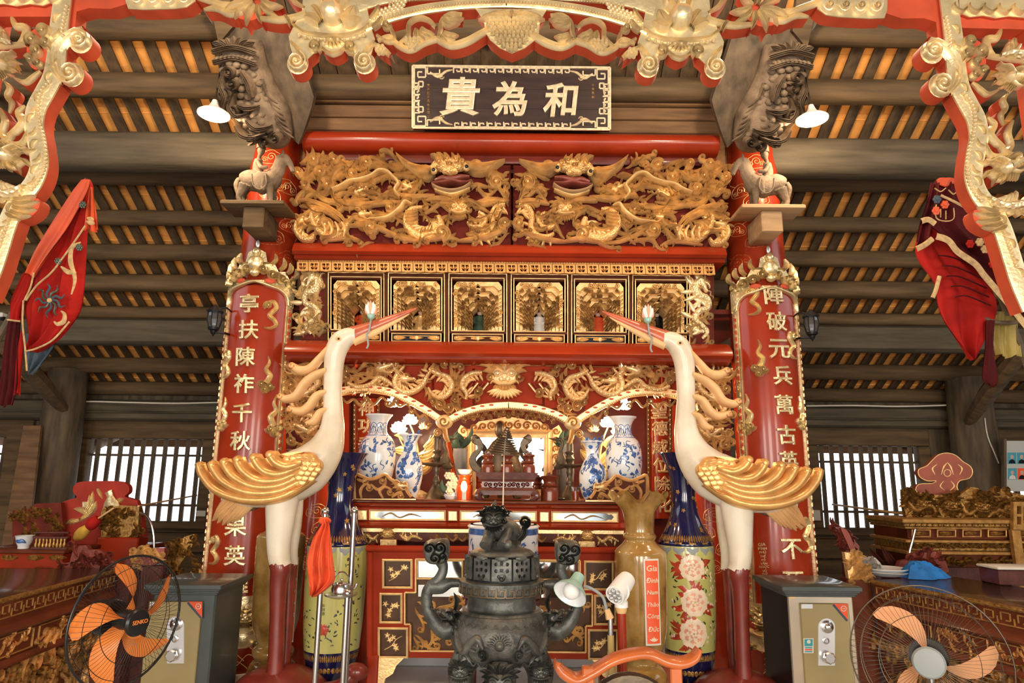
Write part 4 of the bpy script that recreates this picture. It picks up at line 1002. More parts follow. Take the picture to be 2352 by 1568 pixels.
for lst, u0, u1, lb in ((('神', 843, 938), ('功', 842, 978), ('垂', 843, 1020)), 818, 866, 'narrow red board lettered 神功 behind the left blue and white vases'), ((('聖', 1512, 944), ('德', 1513, 984), ('威', 1514, 1027), ('位', 1516, 1068), ('除', 1519, 1110), ('化', 1523, 1158)), 1491, 1535, 'narrow red board lettered 聖德 behind the right blue and white vases'):
    MC = VP(7.14); a = MC((u0 + u1) / 2, 1180)
    t = thing('altar_couplet', lb, 'couplet board', (a.x, 7.14, a.z))
    b = MB(); b.ribbon(MC, [((u0 + u1) / 2, 915), ((u0 + u1) / 2 + (3 if u0 > 1000 else -2), 1190)], u1 - u0, .05, 0, SOFT, n=2, back=-.02); b.build('board', REDL, t)
    for uu in (u0 - 3, u1 + 3):
        b = MB(); b.ribbon(MC, [(uu, 915), (uu + (3 if u0 > 1000 else -2), 1190)], 6, .03, .0, GROOVE, n=2)
        for k in range(24): b.disc(lambda x, y, h: MC(x, y, h + .03), uu, 920 + k * 11, 1.8, 3, .008, 0, 6)
        b.build('gilt_border', BRASS, t)
    for ch, u, v in lst: b = MB(); write(b, lambda x, y, h: MC(x, y, h + .045), ch, u, v, hpx=36, h=.012, bold=.012, bev=.016); b.build('character', BRASS, t)
b = MB(); b.box(-2.1, 2.1, 6.36, 7.2, 0, .78, .01); b.box(-2.12, 2.12, 6.34, 7.2, .78, .82, .01); struct(b.build('trim_21', PLASTER))
# mirror in a gilt frame
MM = VP(6.75); a = MM(1166, 1135)
t = thing('altar_mirror', 'large mirror in a carved gilt frame at the back of the altar', 'mirror', (a.x, 6.75, a.z))
b = MB(); b.plate(MM, rect(1092, 1004, 1250, 1122), .0, -.01); b.build('mirror_glass', MIRROR, t)
b = MB(); frame(b, MM, 1082, 994, 1260, 1134, 11, .03); frame(b, MM, 1074, 986, 1268, 1142, 10, .05); b.build('frame', GOLDP, t)
for s in (-1, 1):
    b = MB(); b.plate(MM, [(1171 + s * x, y) for x, y in ((98, 985), (112, 976), (120, 990), (110, 1008), (116, 1030), (106, 1050), (112, 1064), (98, 1080))], .03, 0); b.build('frame_ear', GOLDP, t)
    for k in range(5): b = MB(); b.curl(MM, 1171 + s * 106, 990 + k * 20, 8, k, 1.3, s, None, .02, .03); b.build('frame_scroll', GOLDP, t)
for i in range(9): b = MB(); b.curl(MM, 1090 + i * 20, 982 - 6 * math.sin(PI * i / 8), 10, i, 1.4, 1 if i < 4 else -1, None, .03, .02); b.build('frame_scroll', GOLDP, t)
b = MB(); b.plate(MM, [(1080, 986), (1100, 968), (1140, 962), (1166, 956), (1200, 962), (1240, 968), (1262, 986)], .02, 0); b.build('frame_crest', GOLDP, t)
z_ = MM(1166, 1142).z; b = MB(); b.box(-1.2, 1.2, 6.62, 7.18, z_ - .06, z_, .01); b.box(-1.15, 1.15, 6.66, 7.18, 0, z_ - .06); tag(b.build('rear_altar', REDL), 'red rear altar bench behind the long table, carrying the mirror', 'altar')
# ================================================================ altar table
YT = 5.3; ZT_ = at(1120, 1150, YT).z
XA, XB = at(806, 1150, YT).x, at(1432, 1150, YT).x
t = thing('altar_table', 'long red and gold altar table carrying the vases and incense jars', 'altar table', ((XA + XB) / 2, YT + .5, 0))
Mt = VP(YT + .03); kk = .0096
Z = lambda v: at(1120, v, YT).z
def slab(v0, v1, y0, x_in=0., nm='top', mt=REDL, bev=.008, dep=1.3):
    b = MB(); b.box(XA + x_in, XB - x_in, y0, YT + dep, Z(v1), Z(v0), bev); return b.build(nm, mt, t)
slab(1150, 1157, YT - .03, 0, 'tabletop', TABRED)
b = MB(); pr = [(YT + .1, Z(1166)), (YT + .02, Z(1166)), (YT - .02, Z(1160)), (YT - .03, Z(1157)), (YT + .1, Z(1157))]; b.mould(XA, XB, pr); b.build('cornice', REDL, t)
slab(1166, 1200, YT + .04, .02, 'frieze_board', REDM)
b = MB(); pr = [(YT + .1, Z(1214)), (YT - .01, Z(1214)), (YT - .02, Z(1208)), (YT + .02, Z(1202)), (YT + .04, Z(1198)), (YT + .1, Z(1198))]; b.mould(XA - .01, XB + .01, pr); b.build('lower_cornice', REDL, t)
Mf = lambda u, v, h=0.: VPt(u, v + (u - 1120) * kk, h)
VPt = VP(YT + .04)
for i, (u0, u1) in enumerate(((848, 1024), (1056, 1233), (1266, 1420))):
    b = MB(); frame(b, Mf, u0, 1172, u1, 1197, 4, .012, 0, False); b.build('gilt_moulding', GOLDP, t)
    b = MB(); b.plate(Mf, rect(u0 + 3, 1175, u1 - 3, 1194), .003, 0); b.build('glass_panel', mat('frieze_mirror', (.30, .34, .35), .16, .8) if i == 0 else bpy.data.materials['frieze_mirror'], t)
    for s in (0, 1):
        e = u0 + 4 if s == 0 else u1 - 4; d = 1 if s == 0 else -1
        b = MB(); b.plate(Mf, [(e, 1175), (e + d * 26, 1175), (e + d * 18, 1179), (e + d * 12, 1178), (e + d * 6, 1184.5), (e + d * 12, 1191), (e + d * 18, 1190), (e + d * 26, 1194), (e, 1194)], .008, .002); b.build('panel_spandrel', GOLDP, t)
    b = MB(); b.ribbon(Mf, [(u0 + 30, 1188), (u0 + 50, 1180), (u0 + 70, 1190), (u0 + 95, 1182), (u0 + 120, 1188)], [2, 4, 3, 4, 1], .004, .003); b.build('etched_spray', GOLDD, t)
for u in (833, 1040, 1250):
    b = MB(); b.plate(Mf, rect(u - 11, 1173, u + 11, 1197), .012, 0); frame(b, Mf, u - 11, 1173, u + 11, 1197, 2.4, .018, 0, False)
    for P in ([(u - 6, 1178), (u + 6, 1178)], [(u, 1178), (u, 1184)], [(u - 6, 1183), (u + 6, 1183)], [(u - 6, 1187), (u - 6, 1193)], [(u - 2, 1193), (u - 2, 1188), ], [(u - 2, 1188), (u + 6, 1188)], [(u + 6, 1188), (u + 6, 1193)]): b.ribbon(Mf, P, 1.8, .006, .012, FLAT, n=1)
    b.build('longevity_tile', GOLDP, t)
# carved apron with two beast brackets
b = MB(); b.plate(Mf, [(810, 1214), (1430, 1214), (1430, 1252), (1380, 1250), (1360, 1240), (1300, 1246), (1120, 1238), (960, 1246), (900, 1240), (860, 1250), (810, 1252)], .0, -.03); ap = b.build('apron', TABRED, t)
b = MB(); b.ribbon(Mf, [(808, 1219), (1432, 1219)], 10, .02, 0, FLAT, n=4); b.ribbon(Mf, [(812, 1216), (812, 1252)], 9, .015, 0, FLAT, n=1); b.build('gilt_edge', GOLDP, t)
rr = random.Random(4)
for fx in (1, -1):
    Q = (lambda u, v, h=0.: Mf(u, v, h)) if fx > 0 else (lambda u, v, h=0.: Mf(2240 - u, v, h))
    serpent(Q, [(820, 1240), (840, 1230), (856, 1240), (870, 1228)], [4, 10, 9, 5], t, GOLDS, GOLDW, .02, 1); serpent(Q, [(918, 1228), (934, 1240), (950, 1232), (970, 1240)], [5, 10, 9, 4], t, GOLDS, GOLDW, .02, -1)
    b = MB(); mask(b, L(Q, 892, 1226, .36), .05); b.build('beast_bracket', GOLDW, t)
    b = MB(); b.plate(Q, rect(876, 1240, 912, 1258), .045, 0); frame(b, lambda x, y, h: Q(x, y, h + .045), 878, 1241, 910, 1257, 2.4, .006, 0, False)
    for P in ([(884, 1246), (904, 1246)], [(894, 1246), (894, 1254)], [(884, 1250), (904, 1250)]): b.ribbon(lambda x, y, h: Q(x, y, h + .045), P, 2, .006, 0, FLAT, n=1)
    b.build('bracket_tile', GOLDW, t)
    for k in range(6):
        b = MB(); b.ribbon(Q, [(985 + k * 22, 1232), (996 + k * 22, 1242), (1007 + k * 22, 1232), (1003 + k * 22, 1226)], [2, 5, 5, 2], .02, 0, GROOVE); b.curl(Q, 1003 + k * 22, 1230, 5, 0, 1.2, 1, None, .015); b.build('apron_scroll', GOLDW, t)
for X in (XA + .12, XB - .12):
    for Y in (YT + .1, YT + 1.15):
        b = MB(); b.box(X - .07, X + .07, Y - .05, Y + .07, 0, Z(1214), .01); b.build('leg', REDL, t)
b = MB(); b.box(XA + .2, XB - .2, YT + .9, YT + .95, .78, 1.1); b.build('void_shade_panel', REDD, t)  # added dark sheet standing in for the shaded void under the table
# ================================================================ things on the altar table
ZTAB = ZT_
def lathe_thing(name, label, cat_, cx, Y, prof, mt, zb, part='body', group=None, seg=28):
    x, P, rf = turned(prof, cx, Y, zb)
    t = thing(name, label, cat_, (x, Y, zb), group)
    b = MB(); b.lathe(x, Y, P, seg); b.build(part, mt, t)
    return t, x, P, rf
def vase_bw(cx, Y, prof, label, seed, style):
    rr = random.Random(seed)
    t, x, P, rf = lathe_thing('porcelain_vase', label, 'vase', cx, Y, prof, WHITEP, ZTAB)
    ztop = P[-1][0]; k = mpp(Y, 1080)
    b = MB(); b.lathe(x, Y, [(ztop - .012, rf(ztop) * .96), (ztop + .001, rf(ztop) * .99), (ztop + .001, rf(ztop) * .72), (ztop - .05, rf(ztop) * .6)], 24, cap=False); b.build('mouth', WHITEP, t)
    zz = [z for z, r in P]; rmax = max(r for z, r in P); zlo, zhi = ZTAB + .02, max(z for z, r in P if r > rmax * .82)
    pb = MB()
    if style == 'vine':
        for i in range(85):
            a = rr.uniform(-1.5, 1.5); z = rr.uniform(zlo, zhi); Q = L(revloc(x, Y, rf, a, z, k), 0, 0, 1, rr.uniform(0, 6))
            if i % 3: pb.leaf(Q, (-5, 0), (6, 1), rr.uniform(4, 8), .0014, .0004, rr.uniform(-.3, .3), n=5, sec=LNS)
            else: pb.ribbon(Q, [(-12, 0), (-5, 5), (3, -3), (10, 4)], [1, 2.2, 2, 1], .0014, .0004, LNS, n=3)
        zn = ztop - (ztop - zhi) * .55
        for a in (-1.1, -.4, .4, 1.1):
            Q = revloc(x, Y, rf, a, zn, k)
            for P2 in ([(-7, 14), (-10, -4), (0, -14), (10, -4), (7, 14)], [(0, 12), (0, -10)], [(-4, 10), (-5, 0), (0, -6)], [(4, 10), (5, 0), (0, -6)]): pb.ribbon(Q, P2, 1.4, .0012, .0004, LNS, n=4)
        zc = zn - 16 * k
        pb.lathe(x, Y, [(zc - .006, rf(zc) + .0015), (zc + .004, rf(zc) + .0015)], 28, cap=False)
    else:
        for i in range(34):
            a = rr.gauss(-.25, .5); z = zlo + (zhi - zlo) * min(1., abs(rr.gauss(.1, .42))); Q = L(revloc(x, Y, rf, a, z, k), 0, 0, 1, rr.uniform(0, 6))
            pb.dome(Q, [(rr.uniform(4, 9) * math.cos(j * PI / 4), rr.uniform(3, 7) * math.sin(j * PI / 4)) for j in range(8)], .0006, .0006)
        for i in range(9):
            a = rr.uniform(-.6, 1.); Q = revloc(x, Y, rf, a, rr.uniform(zlo + .1, zhi), k)
            pb.ribbon(Q, [(-6, 12), (0, 2), (-3, -8), (5, -18)], [2, 1.6, 1.4, .8], .0012, .0004, LNS, n=3)
            for j in range(5): pb.leaf(Q, (j - 2, 6 - j * 5), (j * 2 + 4, 2 - j * 5), 4, .0012, .0004, n=3, sec=LNS)
    stuff(pb.build('painted_pattern', BLUEP, t))
    return t
LNS = ([-1, -.5, .5, 1], [0, 1, 1, 0])
BIG = lambda d: [(952 + d, 32), (958 + d, 27), (970 + d, 20), (988 + d, 19), (998 + d, 24), (1012 + d, 36), (1040 + d, 42), (1075 + d, 40), (1110 + d, 34), (1150, 27)]
SML = lambda d: [(997 + d, 27), (1004 + d, 20), (1018 + d, 15), (1036 + d, 16), (1050 + d, 23), (1068 + d, 30), (1090 + d, 31), (1115 + d, 27), (1150, 18)]
vase_bw(867, 5.75, BIG(0), 'tall blue and white vase with leafy vine, left end of the altar table', 1, 'vine')
vase_bw(1432, 5.75, BIG(5), 'tall blue and white vase with leafy vine, right end of the altar table', 2, 'vine')
vase_bw(941, 5.6, SML(0), 'slim white vase with blue figures beside the left tall vase', 3, 'scene')
vase_bw(1361, 5.6, SML(15), 'slim white vase with blue trees beside the right tall vase', 4, 'scene')
for fx, lb in ((1, 'left'), (-1, 'right')):
    MG = VP(5.36)
    Q = (lambda u, v, h=0.: MG(u, v, h)) if fx > 0 else (lambda u, v, h=0.: MG(2300 - u, v + 3, h))
    t = thing('carved_end_rail', 'gilt carved end rail with dragon scrolls on the %s end of the altar table' % lb, 'carved rail', (at(880 if fx > 0 else 1420, 1150, 5.36).x, 5.36, ZTAB))
    zc = lambda u, v, h=0.: (lambda p: Vector((p.x, p.y, max(p.z, ZTAB + .001))))(Q(u, v, h))
    O = [(810, 1154), (810, 1088), (828, 1090), (848, 1097), (866, 1094), (884, 1086), (898, 1098), (916, 1110), (934, 1106), (934, 1124), (946, 1140), (956, 1146), (956, 1154)]
    b = MB(); b.plate(zc, O, 0, -.04); b.build('panel', BROWNL, t)
    b = MB(); b.ribbon(zc, [(814, 1150), (814, 1092), (830, 1093), (848, 1100), (866, 1097), (884, 1089), (897, 1100), (916, 1113), (932, 1109), (934, 1126), (945, 1141)], 8, .02, 0, GROOVE); b.ribbon(zc, [(810, 1149), (956, 1149)], 9, .02, 0, FLAT, n=2); b.build('gilt_edge', GOLDP, t)
    for P, c in (([(830, 1144), (828, 1126), (838, 1112), (852, 1114)], (848, 1120)), ([(852, 1112), (868, 1124), (884, 1112), (886, 1096)], (878, 1104)), ([(880, 1144), (872, 1128), (884, 1118), (900, 1124)], (896, 1130)), ([(900, 1142), (918, 1130), (926, 1138)], (920, 1138)), ([(820, 1100), (832, 1104), (842, 1100)], (838, 1104))):
        b = MB(); b.ribbon(zc, P, [4, 8, 7, 3], .018, 0, GROOVE); b.curl(zc, c[0], c[1], 8, 0, 1.3, 1, None, .02); b.build('scroll_leaf', GOLDP, t)
    b = MB(); dragon_head(b, L(zc, 922, 1116, .26, .2), .025); b.build('dragon_head', GOLDP, t)
for cx, lb in ((1003, 'left'), (1308, 'right')):
    Yc = 5.75; d = 0 if cx < 1100 else 3
    t, x, P, rf = lathe_thing('bronze_candlestick', 'dark bronze candlestick with a wide drip tray, %s of the incense stand' % lb, 'candlestick', cx, Yc, [(1000 + d, 10), (1004 + d, 11), (1006 + d, 8), (1024 + d, 8), (1034 + d, 8), (1036 + d, 11), (1042 + d, 7), (1050 + d, 12), (1058 + d, 7), (1066 + d, 6), (1080 + d, 8), (1092 + d, 6), (1104 + d, 9), (1112 + d, 8), (1124 + d, 14), (1138 + d, 22), (1150, 27)], BRONZEB, ZTAB, 'stem')
    z = at(cx, 1067 + d, Yc).z; k = mpp(Yc)
    b = MB(); b.lathe(x, Yc, [(z - .02, 6 * k), (z, 36 * k), (z + .012, 38 * k), (z + .014, 34 * k), (z, 8 * k)], 28); b.build('drip_tray', BRONZEB, t)
    s = 1 if cx < 1100 else -1                                    # slender bronze crane that stands beside the stem
    px = cx + 24 * s; Q3 = lambda u, v, dy=0.: tuple(at(u, v, Yc - .06 + dy))
    f = thing('bronze_crane', 'small dark bronze crane beside the %s candlestick' % lb, 'statuette', (at(px, 1150, Yc - .06).x, Yc - .06, ZTAB))
    b = MB(); b.tube([Q3(px + 2 * s, 1012), Q3(px - 4 * s, 1009), Q3(px - 8 * s, 1020), Q3(px - 3 * s, 1036), Q3(px - 5 * s, 1052), Q3(px - 1 * s, 1066), Q3(px + 12 * s, 1074)], [.008, .016, .014, .018, .04, .05, .01], 10, sm=4); b.tube([Q3(px + 2 * s, 1011), Q3(px + 24 * s, 1006)], [.013, .003], 8); b.build('body', BRONZEB, f)
    for q in (-3, 4): b = MB(); b.tube([Q3(px + q, 1070), Q3(px + q, 1146), (at(px + q, 1148, Yc - .06).x, Yc - .06, ZTAB)], [.012, .008, .012], 6); b.build('leg', BRONZEB, f)
    b = MB(); b.ball((at(px, 1150, Yc).x, Yc - .06, ZTAB + .012), .045, 10, (1.2, 1, .35)); b.build('tortoise_foot', BRONZEB, f)
# oil lamp, red jar, glass
t, x, P, rf = lathe_thing('oil_lamp_jar', 'glowing amber glass oil lamp with a small white bowl on top', 'oil lamp', 1067, 5.55, [(1091, 18), (1096, 14), (1103, 14), (1106, 18), (1112, 14), (1116, 18), (1150, 19)], AMBERG, ZTAB)
b = MB(); b.ball((x, 5.55 - rf(P[-1][0] - .06) - .004, P[-1][0] - .09), .028, 10, (.9, .25, 1.7)); b.build('flame', FLAME, t)
b = MB(); zt = P[-1][0]; b.lathe(x, 5.55, [(zt, .03), (zt + .012, .045), (zt + .045, .062), (zt + .045, .055), (zt + .015, .03)], 20); lab(b.build('bowl', WHITEP, t), 'small white porcelain bowl')
point('oil_lamp_light', (x, 5.4, zt - .05), 2., (1, .5, .2), .03)
t, x, P, rf = lathe_thing('lacquer_jar', 'red brown lacquer jar with flared lid, right of the incense stand', 'jar', 1262, 5.55, [(1092, 10), (1094, 20), (1104, 14), (1111, 14), (1115, 19), (1119, 15), (1122, 19), (1153, 20)], JARW, ZTAB)
b = MB(); b.ball((x, 5.55, P[-1][0]), .025, 8); b.build('lid_knob', DRED, t)
t, x, P, rf = lathe_thing('drinking_glass', 'small clear glass half filled with red drink', 'glass', 1322, 5.45, [(1118, 9), (1152, 7)], GLASS, ZTAB, 'glass_wall')
b = MB(); b.lathe(x, 5.45, [(ZTAB + .004, .024), (ZTAB + .075, .027)], 14); lab(b.build('red_drink', AMBERG, t), 'dark red liquid')
# carved incense stand with three jars
YS = 5.5; k = mpp(YS, 1110); xc = at(1164, 1150, YS).x; zy = lambda v: at(1164, v, YS).z
t = thing('incense_stand', 'carved rosewood stand holding three turned jars in the middle of the altar', 'stand', (xc, YS, ZTAB))
def tier(v0, v1, w0, w1, nm='tier', mt=DRED):
    b = MB(); rows = []
    for v, w_ in ((v0, w0), (v1, w1)):
        X, Yd = w_ * k, w_ * k * .42
        rows.append([(xc - X, YS - Yd, zy(v)), (xc + X, YS - Yd, zy(v)), (xc + X, YS + Yd, zy(v)), (xc - X, YS + Yd, zy(v))])
    b.grid(rows, cv=True, cap=True); return b.build(nm, mt, t)
tier(1085, 1101, 71, 63, 'cornice'); tier(1101, 1106, 60, 66); tier(1106, 1119, 57, 57, 'waist'); tier(1119, 1126, 60, 70)
tier(1126, 1136, 66, 68, 'apron')
for i in range(10):
    b = MB(); b.curl(VP(YS - 57 * k * .42), 1116 + i * 10.6, 1113, 5.5, i, 1.3, 1 if i % 2 else -1, None, .012); b.build('pierced_scroll', CARVR, t)
for s in (-1, 1):
    for yy in (-1, 1):
        b = MB(); b.tube([(xc + s * 62 * k, YS + yy * .1, zy(1130)), (xc + s * 66 * k, YS + yy * .11, zy(1138)), (xc + s * 58 * k, YS + yy * .1, zy(1146)), (xc + s * 66 * k, YS + yy * .11, ZTAB + .015)], [.035, .03, .02, .024], 8, sm=3); b.build('leg', DRED, t)
for i, (cx, nm) in enumerate(((1121, 'left'), (1165, 'middle'), (1215, 'right'))):
    zj = zy(1085)
    q, x, P, rf = lathe_thing('turned_jar', 'small turned red brown jar, %s one of three on the incense stand' % nm, 'jar', cx, YS, [(1043, 13), (1047, 14), (1051, 10), (1059, 9), (1062, 14), (1066, 10), (1068, 14), (1085, 14.5)], JARW, zj)
    b = MB(); b.lathe(x, YS, [(P[-1][0], .022), (P[-1][0] + .018, .026), (P[-1][0] + .02, .02)], 14); lab(b.build('silver_lid', STEEL, q), 'silvery lid')
# bronze tripod behind the stand and a cone of incense coils above it
Yb = 6.1; kb = mpp(Yb, 1040); xb = at(1152, 1040, Yb).x; zb_ = lambda v: at(1152, v, Yb).z
t = thing('bronze_tripod', 'brown bronze incense tripod with tall curled ears, behind the three jars', 'incense burner', (xb, Yb, ZTAB))
b = MB(); b.lathe(xb, Yb, [(zb_(1120), 20 * kb), (zb_(1100), 42 * kb), (zb_(1075), 48 * kb), (zb_(1052), 40 * kb), (zb_(1040), 44 * kb)], 24); b.build('bowl', BRONZEB, t)
b = MB(); b.lathe(xb, Yb, [(zb_(1040), 42 * kb), (zb_(1030), 32 * kb), (zb_(1015), 22 * kb), (zb_(1003), 8 * kb)], 24); b.ball((xb - .02, Yb, zb_(986)), .05, 10, (.9, .9, 1.5)); b.build('lid', BRONZEB, t)
for s in (-1, 1):
    b = MB(); b.ribbon(VP(Yb), [(1152 + s * x, y) for x, y in ((40, 1088), (62, 1070), (66, 1050), (52, 1034), (50, 1020), (60, 1008), (56, 1000))], [14, 18, 15, 10, 14, 22, 10], .02, 0, FLAT, back=-.03); b.build('ear', BRONZEB, t)
    b = MB(); b.tube([(xb + s * 30 * kb, Yb - .02, zb_(1110)), (xb + s * 38 * kb, Yb - .04, ZTAB)], [.05, .035], 8); b.build('leg', BRONZEB, t)
b = MB(); b.tube([(xb, Yb + .1, zb_(1110)), (xb, Yb + .14, ZTAB)], [.05, .035], 8); b.build('leg', BRONZEB, t)
Yk = 5.2; kk2 = mpp(Yk, 1010); P = []
for i in range(200):
    q = i / 199; a = q * 2 * PI * 11; c = at(1166 - 10 * q, 984 + 58 * q, Yk); r = (3 + 33 * q) * kk2
    P.append((c.x + r * math.cos(a), c.y + r * math.sin(a), c.z - .012 * math.cos(a + 1)))
t = thing('incense_coil', 'brown cone of coiled incense on a thin pale rod over the big burner', 'incense coil', P[-1])
b = MB(); b.tube(P, .0055, 5); b.build('coil', BRONZEB, t)
b = MB(); b.tube([tuple(at(1164, 984, Yk)), tuple(at(1158, 1040, Yk)), tuple(at(1155, 1172, 4.05))], .005, 6); lab(b.build('rod', PAPER, t), 'thin pale upright rod')
# gilt lotus stands with lit lotus flowers
for fx, lb in ((1, 'left'), (-1, 'right')):
    T = (lambda u, v: (u, v)) if fx > 0 else (lambda u, v: (2338 - u, v + 6))
    YL = 6.2; ML_ = VP(YL); Q = lambda u, v, h=0., T=T: ML_(*T(u, v), h); c = Q(955, 1150)
    t = thing('lotus_lamp_stand', 'gilt lotus stand with lit flower lamps, behind the %s blue and white vases' % lb, 'lamp stand', (c.x, YL, ZTAB))
    b = MB(); b.ribbon(Q, [(962, 1152), (958, 1090), (960, 1040), (952, 1000), (935, 960)], [16, 7, 6, 5, 3], .03); b.ribbon(Q, [(960, 1060), (978, 1030), (990, 1000)], [6, 5, 3], .025); b.ribbon(Q, [(958, 1060), (930, 1030), (915, 1000)], [6, 5, 3], .025); b.lathe(c.x, YL, [(ZTAB, .12), (ZTAB + .03, .11), (ZTAB + .06, .05)], 20); b.build('stem', BRASS, t)
    for p0, p1, w_ in (((955, 1060), (900, 1035), 34), ((960, 1050), (1005, 1025), 30), ((960, 1080), (992, 1060), 26), ((958, 1090), (915, 1075), 28), ((975, 1030), (1000, 995), 22), ((950, 1020), (905, 1000), 22)):
        b = MB(); b.leaf(Q, p0, p1, w_, .03, 0, .15, n=8); b.build('lotus_leaf', BRASS, t)
    for (u, v, s) in ((908, 932, 1.1), (942, 972, .95), (916, 990, 1.0), (975, 985, .7)):
        lit = s > .9
        for i in range(7):
            a = -PI * (i + .5) / 7; b = MB(); b.leaf(Q, (u + 5 * s * math.cos(a), v), (u + 20 * s * math.cos(a), v + 20 * s * math.sin(a) - 3), 11 * s, .02, .01 * (i % 2), 0, n=5, sec=SOFT); b.build('lit_petal' if lit else 'petal', LOTUSG if lit else BRASS, t)
        if lit:
            p = Q(u, v - 8, .12); point('lotus_light', p, 12, WARM, .05)
            b = MB(); b.ball(tuple(Q(u, v - 9, .03)), .05, 10); b.build('bulb', LAMPW, t)
# flowers
def bouquet(cx, v0, v1, Y, label, potmt, n, fl, seed):
    rr = random.Random(seed); c = at(cx, 1150, Y); k = mpp(Y)
    t = thing('flower_pot', label, 'flowers', (c.x, Y, ZTAB))
    zt = at(cx, v1, Y).z; b = MB(); b.lathe(c.x, Y, [(ZTAB, 12 * k), (ZTAB + (zt - ZTAB) * .5, 17 * k), (zt, 15 * k)], 16); b.build('pot', potmt, t)
    M = VP(Y)
    for i in range(n):
        u, v = cx + rr.gauss(0, 13), rr.uniform(v0, v1); b = MB()
        if i % 3 or not fl: b.leaf(lambda x, y, h, d=rr.uniform(-.05, .05): M(x, y, h + d), (cx, v1), (u, v), rr.uniform(9, 15), .01, 0, rr.uniform(-.3, .3), n=5, sec=SOFT); b.build('leaf', LEAFG, t)
        else:
            rosette(b, L(lambda x, y, h: M(x, y, h + .05), u, v, .75), .03); b.build('blossom', PETAL, t)
bouquet(1036, 1092, 1130, 5.62, 'small pot of pale yellow blossoms beside the amber oil lamp', WHITEP, 22, True, 1)
bouquet(1054, 975, 1030, 6.35, 'dark leafy plant in a grey pot left of the altar mirror', GREYC, 18, False, 2)
bouquet(1302, 975, 1020, 6.35, 'dark leafy plant in a grey pot right of the altar mirror', GREYC, 18, False, 3)
b = MB(); b.tube([tuple(at(1029, 1012, 6.0)), (at(1052, 1140, 5.9).x, 5.9, ZTAB)], .022, 10); tag(b.build('red_candle_pole', AMBERG), 'tall leaning red bamboo pole left of the altar mirror', 'pole')
# ================================================================ fretted table screen under the altar table
YG = 5.0; MS = VP(YG); kk = .0096
Sg = lambda u, v, h=0.: MS(u, v + (u - 1144) * kk * .9, h)
c = Sg(1144, 1568)
t = thing('table_screen', 'red framed glazed screen with gilt relief panels standing before the altar table', 'screen', (c.x, YG, 0))
def zpx(u, z): return None
b = MB(); b.plate(Sg, rect(845, 1262, 1443, 1512), 0, -.05, holes=[rect(880, 1287, 946, 1351), rect(874, 1365, 923, 1431), rect(870, 1444, 936, 1511.5), rect(1343, 1287, 1408, 1351), rect(1366, 1365, 1414, 1431), rect(1352, 1444, 1418, 1511.5), [(955, 1285), (1332, 1285), (1332, 1362), (1360, 1362), (1360, 1435), (1345, 1435), (1345, 1496), (943, 1496), (943, 1435), (930, 1435), (930, 1362), (955, 1362)]]); b.build('frame', REDM, t)
b = MB(); b.ribbon(Sg, [(842, 1262), (1446, 1262)], 16, .03, 0, SOFT, n=3); b.ribbon(Sg, [(850, 1270), (850, 1510)], 16, .02, 0, SOFT, n=3); b.build('outer_moulding', REDM, t)
GLZ = mat('dark_relief_glass', (.085, .04, .02), .35, coat=.05, var=.3, vs=8, spec=.15)
rr = random.Random(8)
for (u0, v0, u1, v1) in ((880, 1287, 946, 1351), (874, 1365, 923, 1431), (870, 1444, 936, 1511), (1343, 1287, 1408, 1351), (1366, 1365, 1414, 1431), (1352, 1444, 1418, 1511)):
    b = MB(); frame(b, Sg, u0 - 2, v0 - 2, u1 + 2, v1 + 2, 5, .014, 0, False); b.build('gilt_moulding', GOLDW, t)
    b = MB(); b.plate(Sg, rect(u0, v0, u1, v1), -.02, -.03); b.build('relief_panel', GLZ, t)
    b = MB(); G = lambda x, y, h: Sg(x, y, h - .02); uc, vc = (u0 + u1) / 2, (v0 + v1) / 2; w_ = u1 - u0
    b.ribbon(G, [(uc - w_ * .32, vc + 18), (uc - 4, vc + 8), (uc + 6, vc - 6), (uc + w_ * .3, vc - 14)], [2, 3, 3, 1.5], .008, 0, SOFT)
    for i in range(5):
        a = rr.uniform(0, 6); x, y = uc + rr.uniform(-.3, .3) * w_, vc + rr.uniform(-18, 18)
        for j in range(5): b.leaf(G, (x, y), (x + 8 * math.cos(a + j * 1.26), y + 8 * math.sin(a + j * 1.26)), 5, .008, .002, n=3, sec=SOFT)
    b.build('relief_spray', GOLDW, t)
b = MB(); b.plate(Sg, [(955, 1285), (1332, 1285), (1332, 1362), (1360, 1362), (1360, 1435), (1345, 1435), (1345, 1496), (943, 1496), (943, 1435), (930, 1435), (930, 1362), (955, 1362)], -.022, -.03); b.build('centre_glass', GLZ, t)
b = MB()
P = [(955, 1285), (1332, 1285), (1332, 1362), (1360, 1362), (1360, 1435), (1345, 1435), (1345, 1496), (943, 1496), (943, 1435), (930, 1435), (930, 1362), (955, 1362), (955, 1285)]
for a, c in zip(P, P[1:]): b.ribbon(Sg, [a, c], 5, .014, 0, SOFT, n=1)
b.build('gilt_moulding', GOLDW, t)
for (u0, u1) in ((958, 1062), (1226, 1330)):
    b = MB(); b.plate(Sg, rect(u0, 1288, u1, 1330), -.012, -.02); lab(b.build('reflection_pane', mat('glass_reflection_mirror', (.80, .80, .78), .05, 1.) if u0 < 1000 else bpy.data.materials['glass_reflection_mirror'], t), 'mirror pane standing in for a white reflection on the glass');  # mirror pieces put in to imitate white reflections on the brown glass
    b = MB(); frame(b, Sg, u0 - 2, 1286, u1 + 2, 1332, 4, .012, -.01, False); b.build('gilt_moulding', GOLDW, t)
b = MB(); b.plate(Sg, rect(960, 1345, 1330, 1372), -.016, -.02); b.build('reflection_pane', bpy.data.materials['glass_reflection_mirror'], t)
